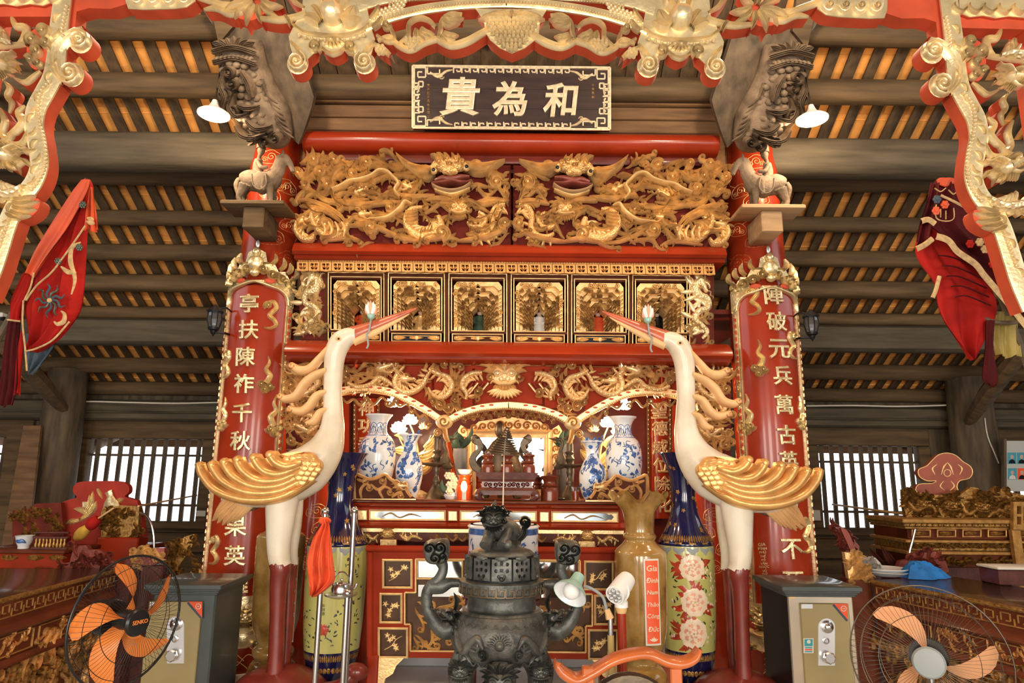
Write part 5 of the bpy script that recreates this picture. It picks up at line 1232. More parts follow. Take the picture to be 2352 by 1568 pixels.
scatter(lambda u, v, h=0.: Sg(u, v, h - .02), (936, 1354, 1376, 1488), 34, t, GOLDW, (34, 60), (6, 9), (.01, .018), rr, (0, 1, 2, 3), 'relief_scroll', h0=(0, .004))
x0, x1 = Sg(845, 1500).x, Sg(1443, 1500).x; zb2 = Sg(900, 1511).z
for x in (x0 + .04, x1 - .04):
    b = MB(); b.box(x - .04, x + .04, YG - .02, YG + .06, 0, zb2 + .02, .008); b.build('leg', REDL, t)
for s, xx in ((1, x0 + .08), (-1, x1 - .08)):
    W = lambda a, z, h, s=s, xx=xx: Vector((xx + s * a, YG - .0 - h, z))
    b = MB(); b.plate(W, [(0, zb2), (.17, zb2), (.12, zb2 - .05), (.10, zb2 - .1), (.05, zb2 - .13), (.03, zb2 - .22), (0, zb2 - .24)], .02, -.01); b.build('corner_bracket', GOLDW, t)
# ================================================================ tall blue and white jar behind the burner
zj = at(1156, 1345, 4.65).z
t, x, P, rf = lathe_thing('umbrella_jar', 'blue and white cylindrical jar behind the bronze burner', 'jar', 1156, 4.65, [(1203, 76), (1208, 83), (1216, 80), (1300, 80), (1345, 76)], WHITEP, zj)
b = MB(); b.box(x - .24, x + .24, 4.42, 4.88, zj - .05, zj, .01)
st = tag(b.build('jar_stool', DRED), 'dark wooden stool under the blue and white jar, hidden behind the burner', 'stool')
for sx in (-1, 1):
    for sy in (-1, 1): b = MB(); b.box(x + sx * .2 - .03, x + sx * .2 + .03, 4.65 + sy * .19 - .03, 4.65 + sy * .19 + .03, 0, zj - .05, .006); b.build('leg', DRED, st)
zt = P[-1][0]; k = mpp(4.65, 1250); b = MB(); b.lathe(x, 4.65, [(zt - .03, .2), (zt - .03, rf(zt) * .9), (zt + .002, rf(zt) * .93), (zt + .002, rf(zt) * 1.01)], 28, cap=True); b.build('mouth', WHITEP, t)
pb = MB(); rr = random.Random(12); pb.lathe(x, 4.65, [(zt - .06, rf(zt - .06) + .002), (zt - .022, rf(zt - .03) + .002)], 28, cap=False)
for i in range(70):
    Q = L(revloc(x, 4.65, rf, rr.uniform(-1.5, 1.5), zt - .08 - rr.random() * .3, k), 0, 0, 1, rr.uniform(0, 6)); pb.leaf(Q, (-8, 0), (9, 2), rr.uniform(3, 6), .0014, .0006, rr.uniform(-.5, .5), n=5, sec=LNS)
stuff(pb.build('painted_pattern', BLUEP, t))
# ================================================================ wooden cranes on tortoises
def crane(fx, label):
    c0 = 1170.0
    T = (lambda u, v: (u, v)) if fx > 0 else (lambda u, v: (2 * c0 - u, v + 4 + (c0 - u) * .014))
    YC_ = 4.9; Q3 = lambda u, v, dy=0.: tuple(at(*T(u, v), YC_ + dy))
    k = lambda v: mpp(YC_, v)
    foot = at(*T(645, 1530), YC_); t = thing('crane_statue', label, 'crane statue', (foot.x, YC_, 0))
    def tb(P, R, dy=0., seg=16, flat=1., sm=5): b = MB(); b.tube([Q3(u, v, dy) for u, v in P], [r * k(1000) for r in R], seg, flat, sm=sm); return b
    b = tb([(818, 770), (800, 773), (782, 786), (770, 812), (766, 850), (764, 900), (765, 950), (762, 990), (745, 1035), (705, 1078), (650, 1102), (595, 1116), (545, 1134), (512, 1152)],
           [17, 22, 26, 25, 22, 21, 23, 29, 42, 56, 58, 50, 34, 8], seg=20)
    b.build('body', CREAM, t)
    b = MB(); P = [(812, 769), (840, 757), (880, 741), (920, 724), (956, 708)]
    b.tube([Q3(u, v) for u, v in P], [21 * k(760), 16 * k(760), 12 * k(760), 8 * k(760), 2 * k(760)], 14, .75, sm=4); bk = b.build('upper_beak', BEAK, t)
    b = MB(); b.tube([Q3(812, 782, -.01), (Q3(845, 770, -.01)), Q3(890, 748, -.01), Q3(940, 720)], [13 * k(760), 10 * k(760), 6 * k(760), 2 * k(760)], 12, .75, sm=4); lab(b.build('lower_beak', PLUME, t), 'honey coloured lower beak')
    b = MB(); b.disc(lambda u, v, h: VP(YC_ - 24 * k(770))(u, v, h), *T(777, 778), 7, 6, .006, 0, 12); b.build('eye_ring', PLUME, t)
    b = MB(); b.disc(lambda u, v, h: VP(YC_ - 24 * k(770))(u, v, h), *T(778, 778), 3.2, 3.2, .012, 0, 8); b.build('eye', BLACKM, t)
    # near wing
    W0 = VP(YC_ - 57 * k(1090)); W = lambda u, v, h=0.: W0(*T(u, v), h)
    b = MB(); b.plate(W, cat([(738, 1062), (728, 1090), (690, 1122), (606, 1150), (523, 1143), (478, 1112), (470, 1090), (510, 1075), (560, 1066), (610, 1052), (650, 1042), (700, 1038)], 4, True), .01, -.05); b.build('wing_base', WINGG, t)
    FE = [[(726, 1098), (650, 1140), (570, 1146), (505, 1126), (472, 1092), (462, 1064)], [(716, 1092), (650, 1126), (580, 1130), (525, 1108), (500, 1080), (492, 1062)], [(710, 1086), (650, 1114), (592, 1116), (548, 1096), (528, 1072), (522, 1056)],
          [(704, 1080), (650, 1102), (602, 1102), (572, 1084), (558, 1066), (554, 1051)], [(700, 1072), (655, 1088), (622, 1084), (602, 1066), (592, 1046)], [(704, 1062), (672, 1072), (648, 1064), (636, 1052), (630, 1040)]]
    for i, P in enumerate(FE):
        b = MB(); b.ribbon(W, P, [16, 24, 27, 27, 26, 24, 21], .06, .012 + .012 * i, SOFT, 6); b.disc(W, P[-1][0] + 2, P[-1][1] + 5, 11, 10.5, .055, .015 + .014 * i, 10); b.build('flight_feather', WINGG, t)
    b = MB(); b.dome(W, cat([(738, 1062), (730, 1088), (700, 1108), (668, 1116), (645, 1100), (640, 1076), (652, 1056), (690, 1040), (722, 1040)], 3, True), .07, .03); b.build('wing_shoulder', WINGG, t)
    for r in range(6):
        for q in range(7):
            u = 655 + q * 13 + (r % 2) * 6; v = 1052 + r * 11 + abs(q - 3) * 1.2
            if (u - 690) ** 2 / 44 ** 2 + (v - 1078) ** 2 / 33 ** 2 > 1: continue
            b = MB(); dd = .03 + .07 * (1 - ((u - 690) ** 2 / 52 ** 2 + (v - 1078) ** 2 / 40 ** 2)) ** .5; b.disc(lambda x, y, h: W(x, y, h), u, v, 11, 9, .006, dd - .002, 6); b.build('scale_feather', WINGG, t)
    for P in ([(650, 1046), (666, 1056), (690, 1050), (704, 1040)], [(735, 1085), (700, 1115), (660, 1128)]): b = MB(); b.ribbon(W, P, [5, 10, 10, 5], .03, .05, GROOVE); b.build('covert_feather', WINGG, t)
    # tail
    Wt0 = VP(YC_ - .02); Wt = lambda u, v, h=0.: Wt0(*T(u, v), h)
    for i in range(6):
        b = MB(); b.leaf(Wt, (592 - i * 4, 1136 - i * 3), (545 - i * 10, 1196 + i * 3 - (i > 3) * (i - 3) * 8), 27, .03, .01 * i, .06, n=8); b.build('tail_feather', PLUME, t)
    b = MB(); b.dome(Wt, cat([(600, 1140), (590, 1165), (560, 1176), (540, 1180), (560, 1150)], 3, True), .04, -.03, back=-.08); lab(b.build('under_tail', WOODC, t), 'greyish under tail')
    # legs
    tb([(655, 1110), (648, 1150), (644, 1200), (640, 1250), (642, 1285), (650, 1304)], [40, 36, 31, 25, 23, 20], -.06, seg=16).build('thigh', CREAM, t)
    tb([(672, 1110), (674, 1160), (672, 1210), (668, 1260), (670, 1298)], [26, 22, 20, 16, 14], .1).build('thigh', CREAM, t)
    zt = Q3(640, 1530)[2]
    def leg(P, R, dy): b = MB(); b.tube([Q3(u, v, dy) for u, v in P] + [(Q3(*P[-1], dy)[0], YC_ + dy, .25)], [r * k(1400) for r in R], 12, sm=4); b.build('shank', LEGR, t)
    leg([(640, 1288), (645, 1306), (640, 1340), (637, 1420), (634, 1510)], [23, 24, 20, 17, 18, 22], -.06)
    leg([(668, 1292), (664, 1320), (660, 1420), (655, 1510)], [17, 16, 13, 13, 15], .1)
    # neck plumes, carved of wood
    for P, R in (([(758, 795), (735, 822), (712, 846), (688, 850), (668, 838)], [7, 10, 13, 14, 10]), ([(752, 850), (722, 862), (698, 882), (680, 908), (655, 916), (642, 908)], [9, 12, 13, 13, 12, 9]), ([(752, 900), (728, 908), (710, 932), (690, 944), (664, 938)], [8, 12, 13, 13, 10]), ([(756, 940), (736, 946), (722, 966), (706, 974)], [8, 11, 12, 9])):
        b = MB(); b.ribbon(lambda u, v, h: VP(YC_ - .02)(*T(u, v), h), P, [r * 1.55 for r in R], .05, .0, SOFT, 6, back=-.03); b.curl(lambda u, v, h: VP(YC_ - .02)(*T(u, v), h), P[-1][0] + 3, P[-1][1] + 3, R[-1] * .9, 0, 1.2, 1, None, .055, .0); b.build('neck_plume', PLUME, t)
    # tortoise
    cx, cy = foot.x, YC_ + .02
    b = MB(); rows = []
    for i in range(9):
        th = PI / 2 * i / 8; rows.append([(cx + .34 * math.cos(th) * math.cos(a) * 1.05, cy + .34 * math.cos(th) * math.sin(a) * .85, .12 + .25 * math.sin(th)) for a in [2 * PI * j / 20 for j in range(20)]])
    b.grid(rows, cv=True, cap=True); b.build('tortoise_shell', LEGR, t)
    b = MB(); b.tube([(cx + fx * .28, cy - .05, .2), (cx + fx * .42, cy - .08, .24), (cx + fx * .5, cy - .09, .33)], [.07, .065, .05], 10, sm=3); b.ball((cx + fx * .52, cy - .09, .35), .065, 10, (1.2, .9, .9)); b.build('tortoise_head', LEGR, t)
    for sx in (-1, 1):
        for sy in (-1, 1): b = MB(); b.tube([(cx + sx * .25, cy + sy * .2, .16), (cx + sx * .34, cy + sy * .3, .06), (cx + sx * .36, cy + sy * .32, 0)], [.07, .06, .055], 8); b.build('tortoise_foot', LEGR, t)
    # lotus held in the beak on a wire
    f = thing('lotus_flower', 'painted lotus flower on a wire held in the beak of the %s crane' % ('left' if fx > 0 else 'right'), 'flower', at(*T(852, 735), YC_))
    Wl0 = VP(YC_ - .05); Wl = lambda u, v, h=0.: Wl0(*T(u, v), h)
    for i in range(7):
        a = -PI * (i + .5) / 7; b = MB(); b.leaf(Wl, (852 + 4 * math.cos(a), 722), (852 + 14 * math.cos(a), 714 + 24 * math.sin(a)), 12, .02, .01 * (i % 2), 0, n=5, sec=SOFT); b.build('petal', PINK if i in (0, 6, 3) else WHITE, f)
    b = MB(); b.dome(Wl, [(842, 720), (862, 720), (860, 730), (852, 736), (845, 730)], .03, 0); b.build('calyx', TEAL, f)
    b = MB(); b.tube([tuple(Wl(852, 732)), tuple(Wl(848, 760)), tuple(Wl(842, 768)), tuple(Wl(846, 790)), tuple(Wl(842, 800))], .007, 6, sm=3); b.build('wire', GREYC, f)
crane(1, 'tall white wooden crane with golden wing on the left, facing right')
crane(-1, 'tall white wooden crane with golden wing on the right, facing left')
# ================================================================ giant floor vases
def floor_vase(cx, hwb, nx, label, seed, peony):
    Y = 5.2; q = hwb / 62.
    x = at(cx, 1350, Y).x; k = mpp(Y, 1300); z = lambda v: at(cx, v, Y).z
    t = thing('floor_vase', label, 'floor vase', (x, Y, 0))
    neck = [(1250, 62), (1243, 62), (1228, 54), (1205, 42), (1175, 31), (1140, 26.5), (1100, 30), (1075, 37), (1055, 46), (1041, 55)]
    P = [(z(v), r * q * k) for v, r in neck]; S = [(float(a[0]), float(a[1])) for a in cat3([(a, c, 0) for a, c in P], 4)]
    b = MB(); b.lathe(x, Y, S + [(S[-1][0] + .004, S[-1][1] * .97), (S[-1][0] - .05, S[-1][1] * .8)], 36); b.build('blue_neck', COBALT, t)
    body = [(z(1486), 56 * q * k), (z(1430), 60 * q * k), (z(1350), 62.5 * q * k), (z(1290), 63 * q * k), (z(1250), 62 * q * k)]
    b = MB(); b.lathe(x, Y, body, 36, cap=False); b.build('painted_body', YELLOWG, t)
    b = MB(); b.lathe(x, Y, [(0, 46 * q * k), (.1, 47 * q * k), (.3, 50 * q * k), (z(1486), 56 * q * k)], 36); b.build('blue_base', COBALT, t)
    allp = sorted(P + body + [(0, 46 * q * k), (.3, 50 * q * k)])
    def rf(zz):
        for (a, r0), (c, r1) in zip(allp, allp[1:]):
            if a <= zz <= c and c > a: return r0 + (r1 - r0) * (zz - a) / (c - a)
        return allp[-1][1] if zz > 1 else allp[0][1]
    rr = random.Random(seed)
    b = MB()                                                     # gold bands and sprays on the blue
    for zz, n in ((z(1232), 34), (z(1498), 40)):
        for i in range(n):
            a = -1.6 + 3.2 * i / n; Q = revloc(x, Y, rf, a, zz, k); b.leaf(Q, (0, 7), (0, -7), 4.4, .0015, .0005, n=3, sec=LNS)
    for i in range(7):
        Q = revloc(x, Y, rf, -1.5 + i * .5, z(1243), k); b.dome(Q, [(-11, 3), (-8, -3), (8, -3), (11, 3)], .001, .0006)
    for i in range(16):
        zz = rr.uniform(z(1215), z(1070)); Q = L(revloc(x, Y, rf, rr.uniform(-1.4, 1.4), zz, k), 0, 0, rr.uniform(.6, 1.), rr.uniform(0, 6)); 
        for j in range(5): b.leaf(Q, (0, 0), (8 * math.cos(j * 1.26), 8 * math.sin(j * 1.26)), 5, .0014, .0006, n=3, sec=LNS)
    for i in range(5):
        Q = revloc(x, Y, rf, -1 + i * .5, .3, k)
        for j in range(3): b.disc(Q, (j - 1) * 9, 0, 4.5, 6, .001, .0006, 8)
    stuff(b.build('gold_pattern', GOLDD, t))
    b = MB()                                                     # scalloped collar
    for i in range(7): Q = revloc(x, Y, rf, -1.5 + i * .5, z(1256), k); b.dome(Q, [(-14, -5), (14, -5), (13, 3), (6, 7), (3, 12), (-3, 12), (-6, 7), (-13, 3)], .001, .0006)
    stuff(b.build('collar_pattern', GREYC, t))
    Qv = lambda u, v: revloc(x, Y, rf, math.asin(max(-.95, min(.95, (at(u, v, Y).x - x) / rf(z(v))))), z(v), k)
    if peony:
        for (u, v, s) in ((1574, 1296, 29), (1580, 1372, 31), (1578, 1442, 32)):
            Q = L(Qv(u, v), 0, 0, 1, rr.uniform(0, 6))
            lb_ = MB()
            for i in range(13):
                a = rr.uniform(.3, 2.9) if i % 2 else rr.uniform(3.4, 6); d = s * rr.uniform(.8, 1.1); Q2 = Qv(u, v)
                lb_.leaf(Q2, (d * .6 * math.cos(a), d * .55 * math.sin(a)), (d * 1.75 * math.cos(a), d * 1.3 * math.sin(a)), rr.uniform(9, 15), .0012, .0004, rr.uniform(-.2, .2), n=4, sec=LNS)
            lb_.build('painted_leaves', CRIM, t)
            for ring, n, mt in ((1., 9, PETAL), (.72, 7, PINK), (.62, 7, PETAL), (.36, 5, PINK), (.28, 5, PETAL)):
                for i in range(n):
                    a = 2 * PI * i / n + ring * 3; pb = MB(); rr_ = s * ring
                    pb.dome(Q, [(rr_ * .6 * math.cos(a) + rr_ * .44 * math.cos(j * PI / 4), rr_ * .6 * math.sin(a) + rr_ * .4 * math.sin(j * PI / 4)) for j in range(8)], .0012, .0014 + .0012 * (1 - ring)); pb.build('painted_petal', mt, t)
        b = MB()
        for i in range(46):
            u, v = rr.uniform(1530, 1636), rr.uniform(1265, 1480); Q = Qv(u, v); a = rr.uniform(0, 6); b.leaf(Q, (0, 0), (9 * math.cos(a), 9 * math.sin(a)), 4, .0008, .0003, .2, n=3, sec=LNS)
        stuff(b.build('painted_sprigs', INK, t))
        b = MB()
        for i in range(40):
            u, v = rr.choice((1612, 1535, 1622)) + rr.gauss(0, 6), rr.choice((1372, 1440, 1330)) + rr.gauss(0, 14); b.disc(Qv(u, v), 0, 0, 3.2, 3.2, .0012, .001, 6)
        stuff(b.build('painted_buds', PETAL, t))
    else:
        b = MB()
        for i in range(150):
            g = rr.choice(((715, 1300, 18, 40), (760, 1300, 20, 14), (822, 1290, 10, 50), (712, 1420, 12, 60), (752, 1460, 22, 12), (822, 1380, 12, 50), (790, 1400, 12, 20)))
            u, v = rr.gauss(g[0], g[2]), rr.gauss(g[1], g[3])
            if not (1268 < v < 1482 and 702 < u < 834): continue
            Q = Qv(u, v); a = rr.uniform(0, 6); b.leaf(Q, (0, 0), (rr.uniform(5, 12) * math.cos(a), rr.uniform(4, 9) * math.sin(a)), rr.uniform(2, 5), .0008, .0003, .2, n=4, sec=LNS)
        stuff(b.build('painted_landscape', INK, t))
        for i, ch in enumerate('往是來新詩意'):
            b = MB(); write(b, Qv(752 + (i // 3) * 9, 1378 + (i % 3) * 9), ch, 0, 0, hpx=7, h=.001); b.build('painted_character', INK, t)
        b = MB(); rosette(b, L(Qv(760, 1432), 0, 0, 1.), .002); b.build('painted_flower', CRIM, t)
    return t
floor_vase(770, 68, 0, 'giant floor vase with cobalt trumpet neck and painted landscape, behind the orange cloth', 31, False)
floor_vase(1579, 62, 0, 'giant floor vase with cobalt trumpet neck and painted white peonies', 32, True)
# ================================================================ onyx vases with red labels
def onyx(cx, prof, Y, label, lu, wavy, words):
    x, P, rf = turned(prof, cx, Y); z0 = P[0][0]; P = [(0, P[0][1] * .95)] + P
    t = thing('onyx_vase', label, 'vase', (x, Y, 0)); ztop = P[-1][0]
    def md(a, r, z, i):
        if not wavy or z < ztop - .13: return r, z
        q = (z - ztop + .13) / .13; return r * (1 + .15 * q * math.sin(6 * a + .6)), z + .036 * q * math.sin(6 * a + 2.2)
    b = MB(); b.lathe(x, Y, P + [(ztop - .0, P[-1][1] * .93), (ztop - .1, P[-1][1] * .6), (ztop - .16, P[-1][1] * .5)], 40, md); b.build('body', ONYX, t)
    k = mpp(Y, 1370); a0 = math.asin(max(-.9, min(.9, (at(lu, 1370, Y).x - x) / rf(at(cx, 1370, Y).z)))); Q = revloc(x, Y, lambda z: rf(at(cx, 1370, Y).z), a0, at(cx, 1371, Y).z, k)
    b = MB(); b.ribbon(Q, [(0, -91), (0, 91)], 36, .003, .002, ([-1, -1, -.5, 0, .5, 1, 1], [None, 1, 1, 1, 1, 1, None]), n=2); lb = b.build('label_border', PAPER, t)
    b = MB(); b.ribbon(Q, [(0, -87), (0, 87)], 29, .003, .0045, ([-1, -1, -.5, 0, .5, 1, 1], [None, 1, 1, 1, 1, 1, None]), n=2); lb = lab(b.build('label', REDLABEL, t), 'orange red label with vertical lettering')
    for i, s in enumerate(words): b = MB(); write(b, Q, s, 0, -71 + i * 25.5, wpx=27 if len(s) > 3 else 24, h0=.008, h=.003, bold=.004, shear=.15); b.build('label_word', YELLOWG if False else PETAL, lb)
    b = MB(); 
    for i in range(5): b.leaf(Q, (0, 82), ((i - 2) * 5, 72 + abs(i - 2) * 3), 4, .003, .008, n=3, sec=LNS)
    b.build('label_lotus', PETAL, lb)
WORDS = ['Gia', 'Đình', 'Nam', 'Thảo', 'Công', 'Đức']
onyx(1472, [(1138, 63), (1150, 50), (1168, 40), (1195, 34), (1222, 33), (1228, 37), (1234, 37), (1240, 34), (1250, 42), (1262, 55), (1275, 59), (1330, 59), (1400, 58), (1450, 55), (1490, 46), (1512, 35), (1522, 34), (1530, 44), (1550, 55), (1575, 50)], 4.75, 'mottled brown onyx vase with ruffled mouth, in front of the peony floor vase', 1487, True, WORDS)
onyx(634, [(1205, 30), (1218, 36), (1226, 50), (1240, 54), (1300, 54), (1400, 53), (1440, 48), (1475, 36), (1488, 45), (1500, 46), (1512, 40), (1520, 48), (1545, 56), (1568, 52)], 5.32, 'mottled brown onyx vase half hidden behind the legs of the left crane', 676, False, WORDS)
# ================================================================ big bronze incense burner
Yb = 4.0; cx = 1152; k = mpp(Yb, 1400); X = at(cx, 1400, Yb).x; zz = lambda v: at(cx, v, Yb).z; VB = VP(Yb)
def rz(lst): return [(zz(v), r * k) for v, r in lst]
PED = .40
t = thing('incense_burner', 'large dark bronze incense burner with a lion lid and cloud handles', 'incense burner', (X, Yb, PED))
def lt(lst, nm, mt=BRONZE, sm=3):
    P = rz(lst)[::-1] if lst[0][0] < lst[-1][0] else rz(lst)
    S = [(float(a[0]), float(a[1])) for a in cat3([(a, c, 0) for a, c in P], sm)]
    b = MB(); b.lathe(X, Yb, S, 40); return b.build(nm, mt, t), S
lt([(1400, 92), (1408, 100), (1418, 104), (1432, 112), (1455, 116), (1478, 111), (1498, 98), (1512, 80), (1524, 50)], 'bowl', BRONZEC)
lt([(1362, 86), (1366, 78), (1392, 80), (1396, 90), (1402, 96)], 'neck', BRONZE)
_, S = lt([(1326, 80), (1330, 96), (1334, 98), (1358, 96), (1362, 88)], 'rim')
lt([(1270, 70), (1276, 76), (1290, 79), (1318, 82), (1328, 84)], 'lid_shade_core', BLACKI)  # black inner cylinder stands in for the shade behind the openwork holes
lt([(1240, 34), (1256, 48), (1262, 66), (1268, 74), (1272, 76)], 'lid_shoulder', BRONZE)
for a in (-2.4, -1.2, -.55, 0, .55, 1.2):                        # openwork panels of the lid
    w_ = 20
    Q = revloc(X, Yb, 84 * k, a, zz(1298), k)
    holes = [[(hx + 4 * math.cos(q * PI / 3), hy + 4.6 * math.sin(q * PI / 3)) for q in range(6)] for hx, hy in ((-12, -12), (0, -14), (12, -12), (-12, 2), (12, 2), (-6, 14), (6, 14))] + [[(-4, -3), (4, -3), (3, 4), (-3, 4)]]
    b = MB(); b.plate(Q, rect(-w_ - 1, -22, w_ + 1, 24), .008, -.006, holes=holes); b.curl(Q, 0, 18, 6, 0, 1.2, 1, None, .006, .008); b.build('openwork_panel', BRONZE, t)
    b = MB(); b.leaf(Q, (0, -28), (0, -18), 30, .012, .006, n=4, sec=SOFT); b.build('lid_lobe', BRONZE, t)
Q = revloc(X, Yb, 98 * k, 0, zz(1346), k); b = MB(); key_run(b, Q, (-150, 10), (150, 10), -20, 15, 3.2, -.002, .006); b.build('key_band', BRONZEB, t)
for v, r, h in ((1417, 104, .01), (1502, 95, .008)):
    b = MB(); Q = revloc(X, Yb, r * k, 0, zz(v), k)
    for i in range(15): b.ribbon(Q, [((i - 7) * 21 - 10, -2), ((i - 7) * 21, 6), ((i - 7) * 21 + 10, -2)], [2, 4, 2], h, 0, SOFT)
    b.build('lotus_band', BRONZE, t)
rfb = lambda z: 115.5 * k * max(.2, math.cos(min(1.2, abs(z - zz(1455)) / (70 * k)) * .9))
b = MB(); Q = revloc(X, Yb, 116 * k, -.02, zz(1455), k); b.ball((X - .005, Yb - 116 * k - .008, zz(1455)), .027, 12)
for i in range(11): a = PI + i * PI / 10; b.leaf(Q, (12 * math.cos(a), 12 * math.sin(a)), (28 * math.cos(a), 24 * math.sin(a)), 5, .008, .0, 0, n=4, sec=SOFT)
b.build('sun_boss', BRONZE, t)
for s in (-1, 1):
    serpent(revloc(X, Yb, 113 * k, s * .62, zz(1458), k), [(s * -34, 6), (s * -20, -14), (0, 0), (s * 16, 18), (s * 34, 2), (s * 44, -20)], [8, 16, 18, 16, 14, 6], t, BRONZEC, BRONZE, .025, s, 'relief_dragon')
    for (a, dv) in ((.35, 22), (.95, 18), (1.15, -16)): Q = revloc(X, Yb, 111 * k, s * a, zz(1455 + dv), k); b = MB(); b.curl(Q, 0, 0, 12, a * 5, 1.5, s, None, .014); b.build('relief_cloud', BRONZE, t)
    # handles
    Tm = (lambda u, v: (u, v)) if s < 0 else (lambda u, v: (2 * 1153 - u, v + 2))
    pts = [(1046, 1442), (1022, 1448), (998, 1428), (982, 1396), (980, 1366), (990, 1346), (1008, 1330), (1018, 1306), (1010, 1284), (996, 1272)]
    b = MB(); b.tube([tuple(at(*Tm(u, v), Yb)) for u, v in pts], [q * k for q in (20, 20, 16, 13, 13, 14, 12, 11, 15, 22)], 12, .8, sm=4); b.build('handle', BRONZE, t)
    b = MB(); b.tube([tuple(at(*Tm(u, v), Yb)) for u, v in ((990, 1348), (1014, 1346), (1036, 1338), (1064, 1340))], [16 * k, 17 * k, 11 * k, 8 * k], 10, .8, sm=3); b.build('handle_branch', BRONZE, t)
    Wq = VP(Yb - .05); Q = lambda u, v, h=0., Tm=Tm: Wq(*Tm(u, v), h)
    b = MB()
    b.dome(Q, cat([(972, 1262), (978, 1244), (1000, 1240), (1026, 1240), (1030, 1262), (1026, 1288), (1004, 1296), (980, 1290)], 3, True), .04, 0, back=-.09)
    for (u, v, r) in ((988, 1258, 14), (1012, 1256, 14), (1000, 1280, 13), (1018, 1276, 10)): b.curl(Q, u, v, r, 1, 1.4, s, None, .04, .02)
    b.build('cloud_head', BRONZE, t)
    b = MB(); b.leaf(Q, (1044, 1400), (1042, 1360), 11, .03, 0, .15); dragon_head(b, L(Q, 1030, 1412, .4, .4, -1), .05); b.build('handle_dragon', BRONZE, t)
    # legs
    a = -s * .0 + s * .95; lx, ly = X + 92 * k * math.sin(a), Yb - 92 * k * math.cos(a) * .6
    b = MB(); b.tube([(lx * .92 + X * .08, ly, zz(1490)), (lx + s * .03, ly - .02, zz(1530)), (lx + s * .02, ly - .01, PED + .06), (lx + s * .05, ly - .03, PED)], [32 * k, 30 * k, 22 * k, 28 * k], 12, sm=4); b.build('leg', BRONZEC, t)
    Q = revloc(lx + s * .03, ly - .02, 30 * k, 0, zz(1525), k); b = MB(); mask(b, L(Q, 0, 0, .42), .03); b.build('leg_mask', BRONZE, t)
b = MB(); b.tube([(X, Yb - 90 * k, zz(1500)), (X, Yb - 100 * k, zz(1535)), (X, Yb - 95 * k, PED)], [26 * k, 34 * k, 26 * k], 12, sm=4); b.build('leg', BRONZEC, t)
Q = revloc(X, Yb - 66 * k, 66 * k, 0, zz(1530), k); b = MB(); mask(b, L(Q, 0, 0, .6), .05); b.build('leg_mask', BRONZE, t)
# lion on the lid
Wl = VP(Yb - .05); A3 = lambda u, v, dy=0.: tuple(at(u, v, Yb + dy))
b = MB(); b.tube([A3(1178, 1236, .06), A3(1165, 1222, .02), A3(1148, 1210, -.02), A3(1138, 1190, -.03)], [30 * k, 32 * k, 28 * k, 24 * k], 14, sm=4)
for (u, v, dy) in ((1120, 1246, -.1), (1160, 1250, -.1), (1186, 1250, .02)): b.tube([A3(u + 6, 1220, dy * .5), A3(u, 1240, dy), A3(u - 6, 1254, dy - .03)], [15 * k, 13 * k, 14 * k], 10, sm=3)
ln = b.build('lion_body', BRONZEC, t)
b = MB(); b.ball(A3(1134, 1192, -.06), 29 * k, 14, (1, .9, 1), 10); mask(b, L(VP(Yb - .06 - 19 * k), 1134, 1194, .56), .06); b.tube([A3(1134, 1172, -.05), A3(1136, 1160, -.05), A3(1138, 1148, -.05)], [13 * k, 6 * k, 2 * k], 10)
for i in range(7): b.curl(VP(Yb - .11), 1108 + i * 9, 1176 - 9 * math.sin(PI * i / 6), 8, i, 1.2, 1, None, .04)
b.build('lion_head', BRONZE, t)
b = MB(); b.ribbon(Wl, [(1192, 1240), (1204, 1226), (1206, 1208), (1212, 1196)], [12, 15, 12, 9], .03, 0, GROOVE, back=-.04); b.curl(Wl, 1204, 1198, 15, 2, 1.5, -1, None, .04, 0); b.build('lion_tail', BRONZE, t)
b = MB(); b.ball(A3(1166, 1250, -.13), 11 * k, 10); b.build('lion_ball', BRONZE, t)
b = MB(); b.box(X - .4, X + .4, Yb - .4, Yb + .4, 0, PED - .06, .02); b.box(X - .43, X + .43, Yb - .43, Yb + .43, PED - .06, PED, .015); tag(b.build('stone_pedestal', PLASTER), 'square stone block carrying the bronze incense burner', 'pedestal')
# ================================================================ steel stand with tray, kettle and orange cloth
Yk = 4.55; pts = [(747, 1178), (814, 1176), (798, 1366)]
t = thing('steel_stand', 'thin stainless steel stand with three rods and a round tray', 'stand', (at(770, 1568, Yk).x, Yk, 0))
for i, (u, v) in enumerate(pts):
    p = at(u, v, Yk + (.08 if i == 1 else -.06)); b = MB(); b.tube([(p.x, p.y, 0), (p.x, p.y, p.z)], .017, 10); b.ball((p.x, p.y, p.z + .012), .025, 10); b.build('rod', STEEL, t)
p = at(783, 1362, Yk); b = MB(); b.lathe(p.x, Yk, [(p.z - .025, .07), (p.z - .012, .10), (p.z, .105), (p.z, .09), (p.z - .006, .05)], 24); b.build('tray', STEEL, t)
f = thing('kettle', 'small stainless steel kettle on the round tray of the stand', 'kettle', (p.x, Yk, p.z))
b = MB(); b.lathe(p.x, Yk, [(p.z + .001, .058), (p.z + .03, .062), (p.z + .055, .052), (p.z + .06, .03)], 20); b.build('pot', STEEL, f)
b = MB(); b.lathe(p.x, Yk, [(p.z + .058, .035), (p.z + .068, .03), (p.z + .07, .012)], 16); b.ball((p.x, Yk, p.z + .082), .011, 8); b.build('lid', STEEL, f)
b = MB(); b.tube([(p.x + .055 * math.cos(a), Yk, p.z + .045 + .085 * math.sin(a)) for a in [PI * i / 12 for i in range(13)]], .005, 6); b.build('bail_handle', STEEL, f)
b = MB(); b.tube([(p.x + .05, Yk, p.z + .02), (p.x + .085, Yk, p.z + .035), (p.x + .095, Yk, p.z + .06)], [.016, .011, .008], 8, sm=3); b.build('spout', STEEL, f)
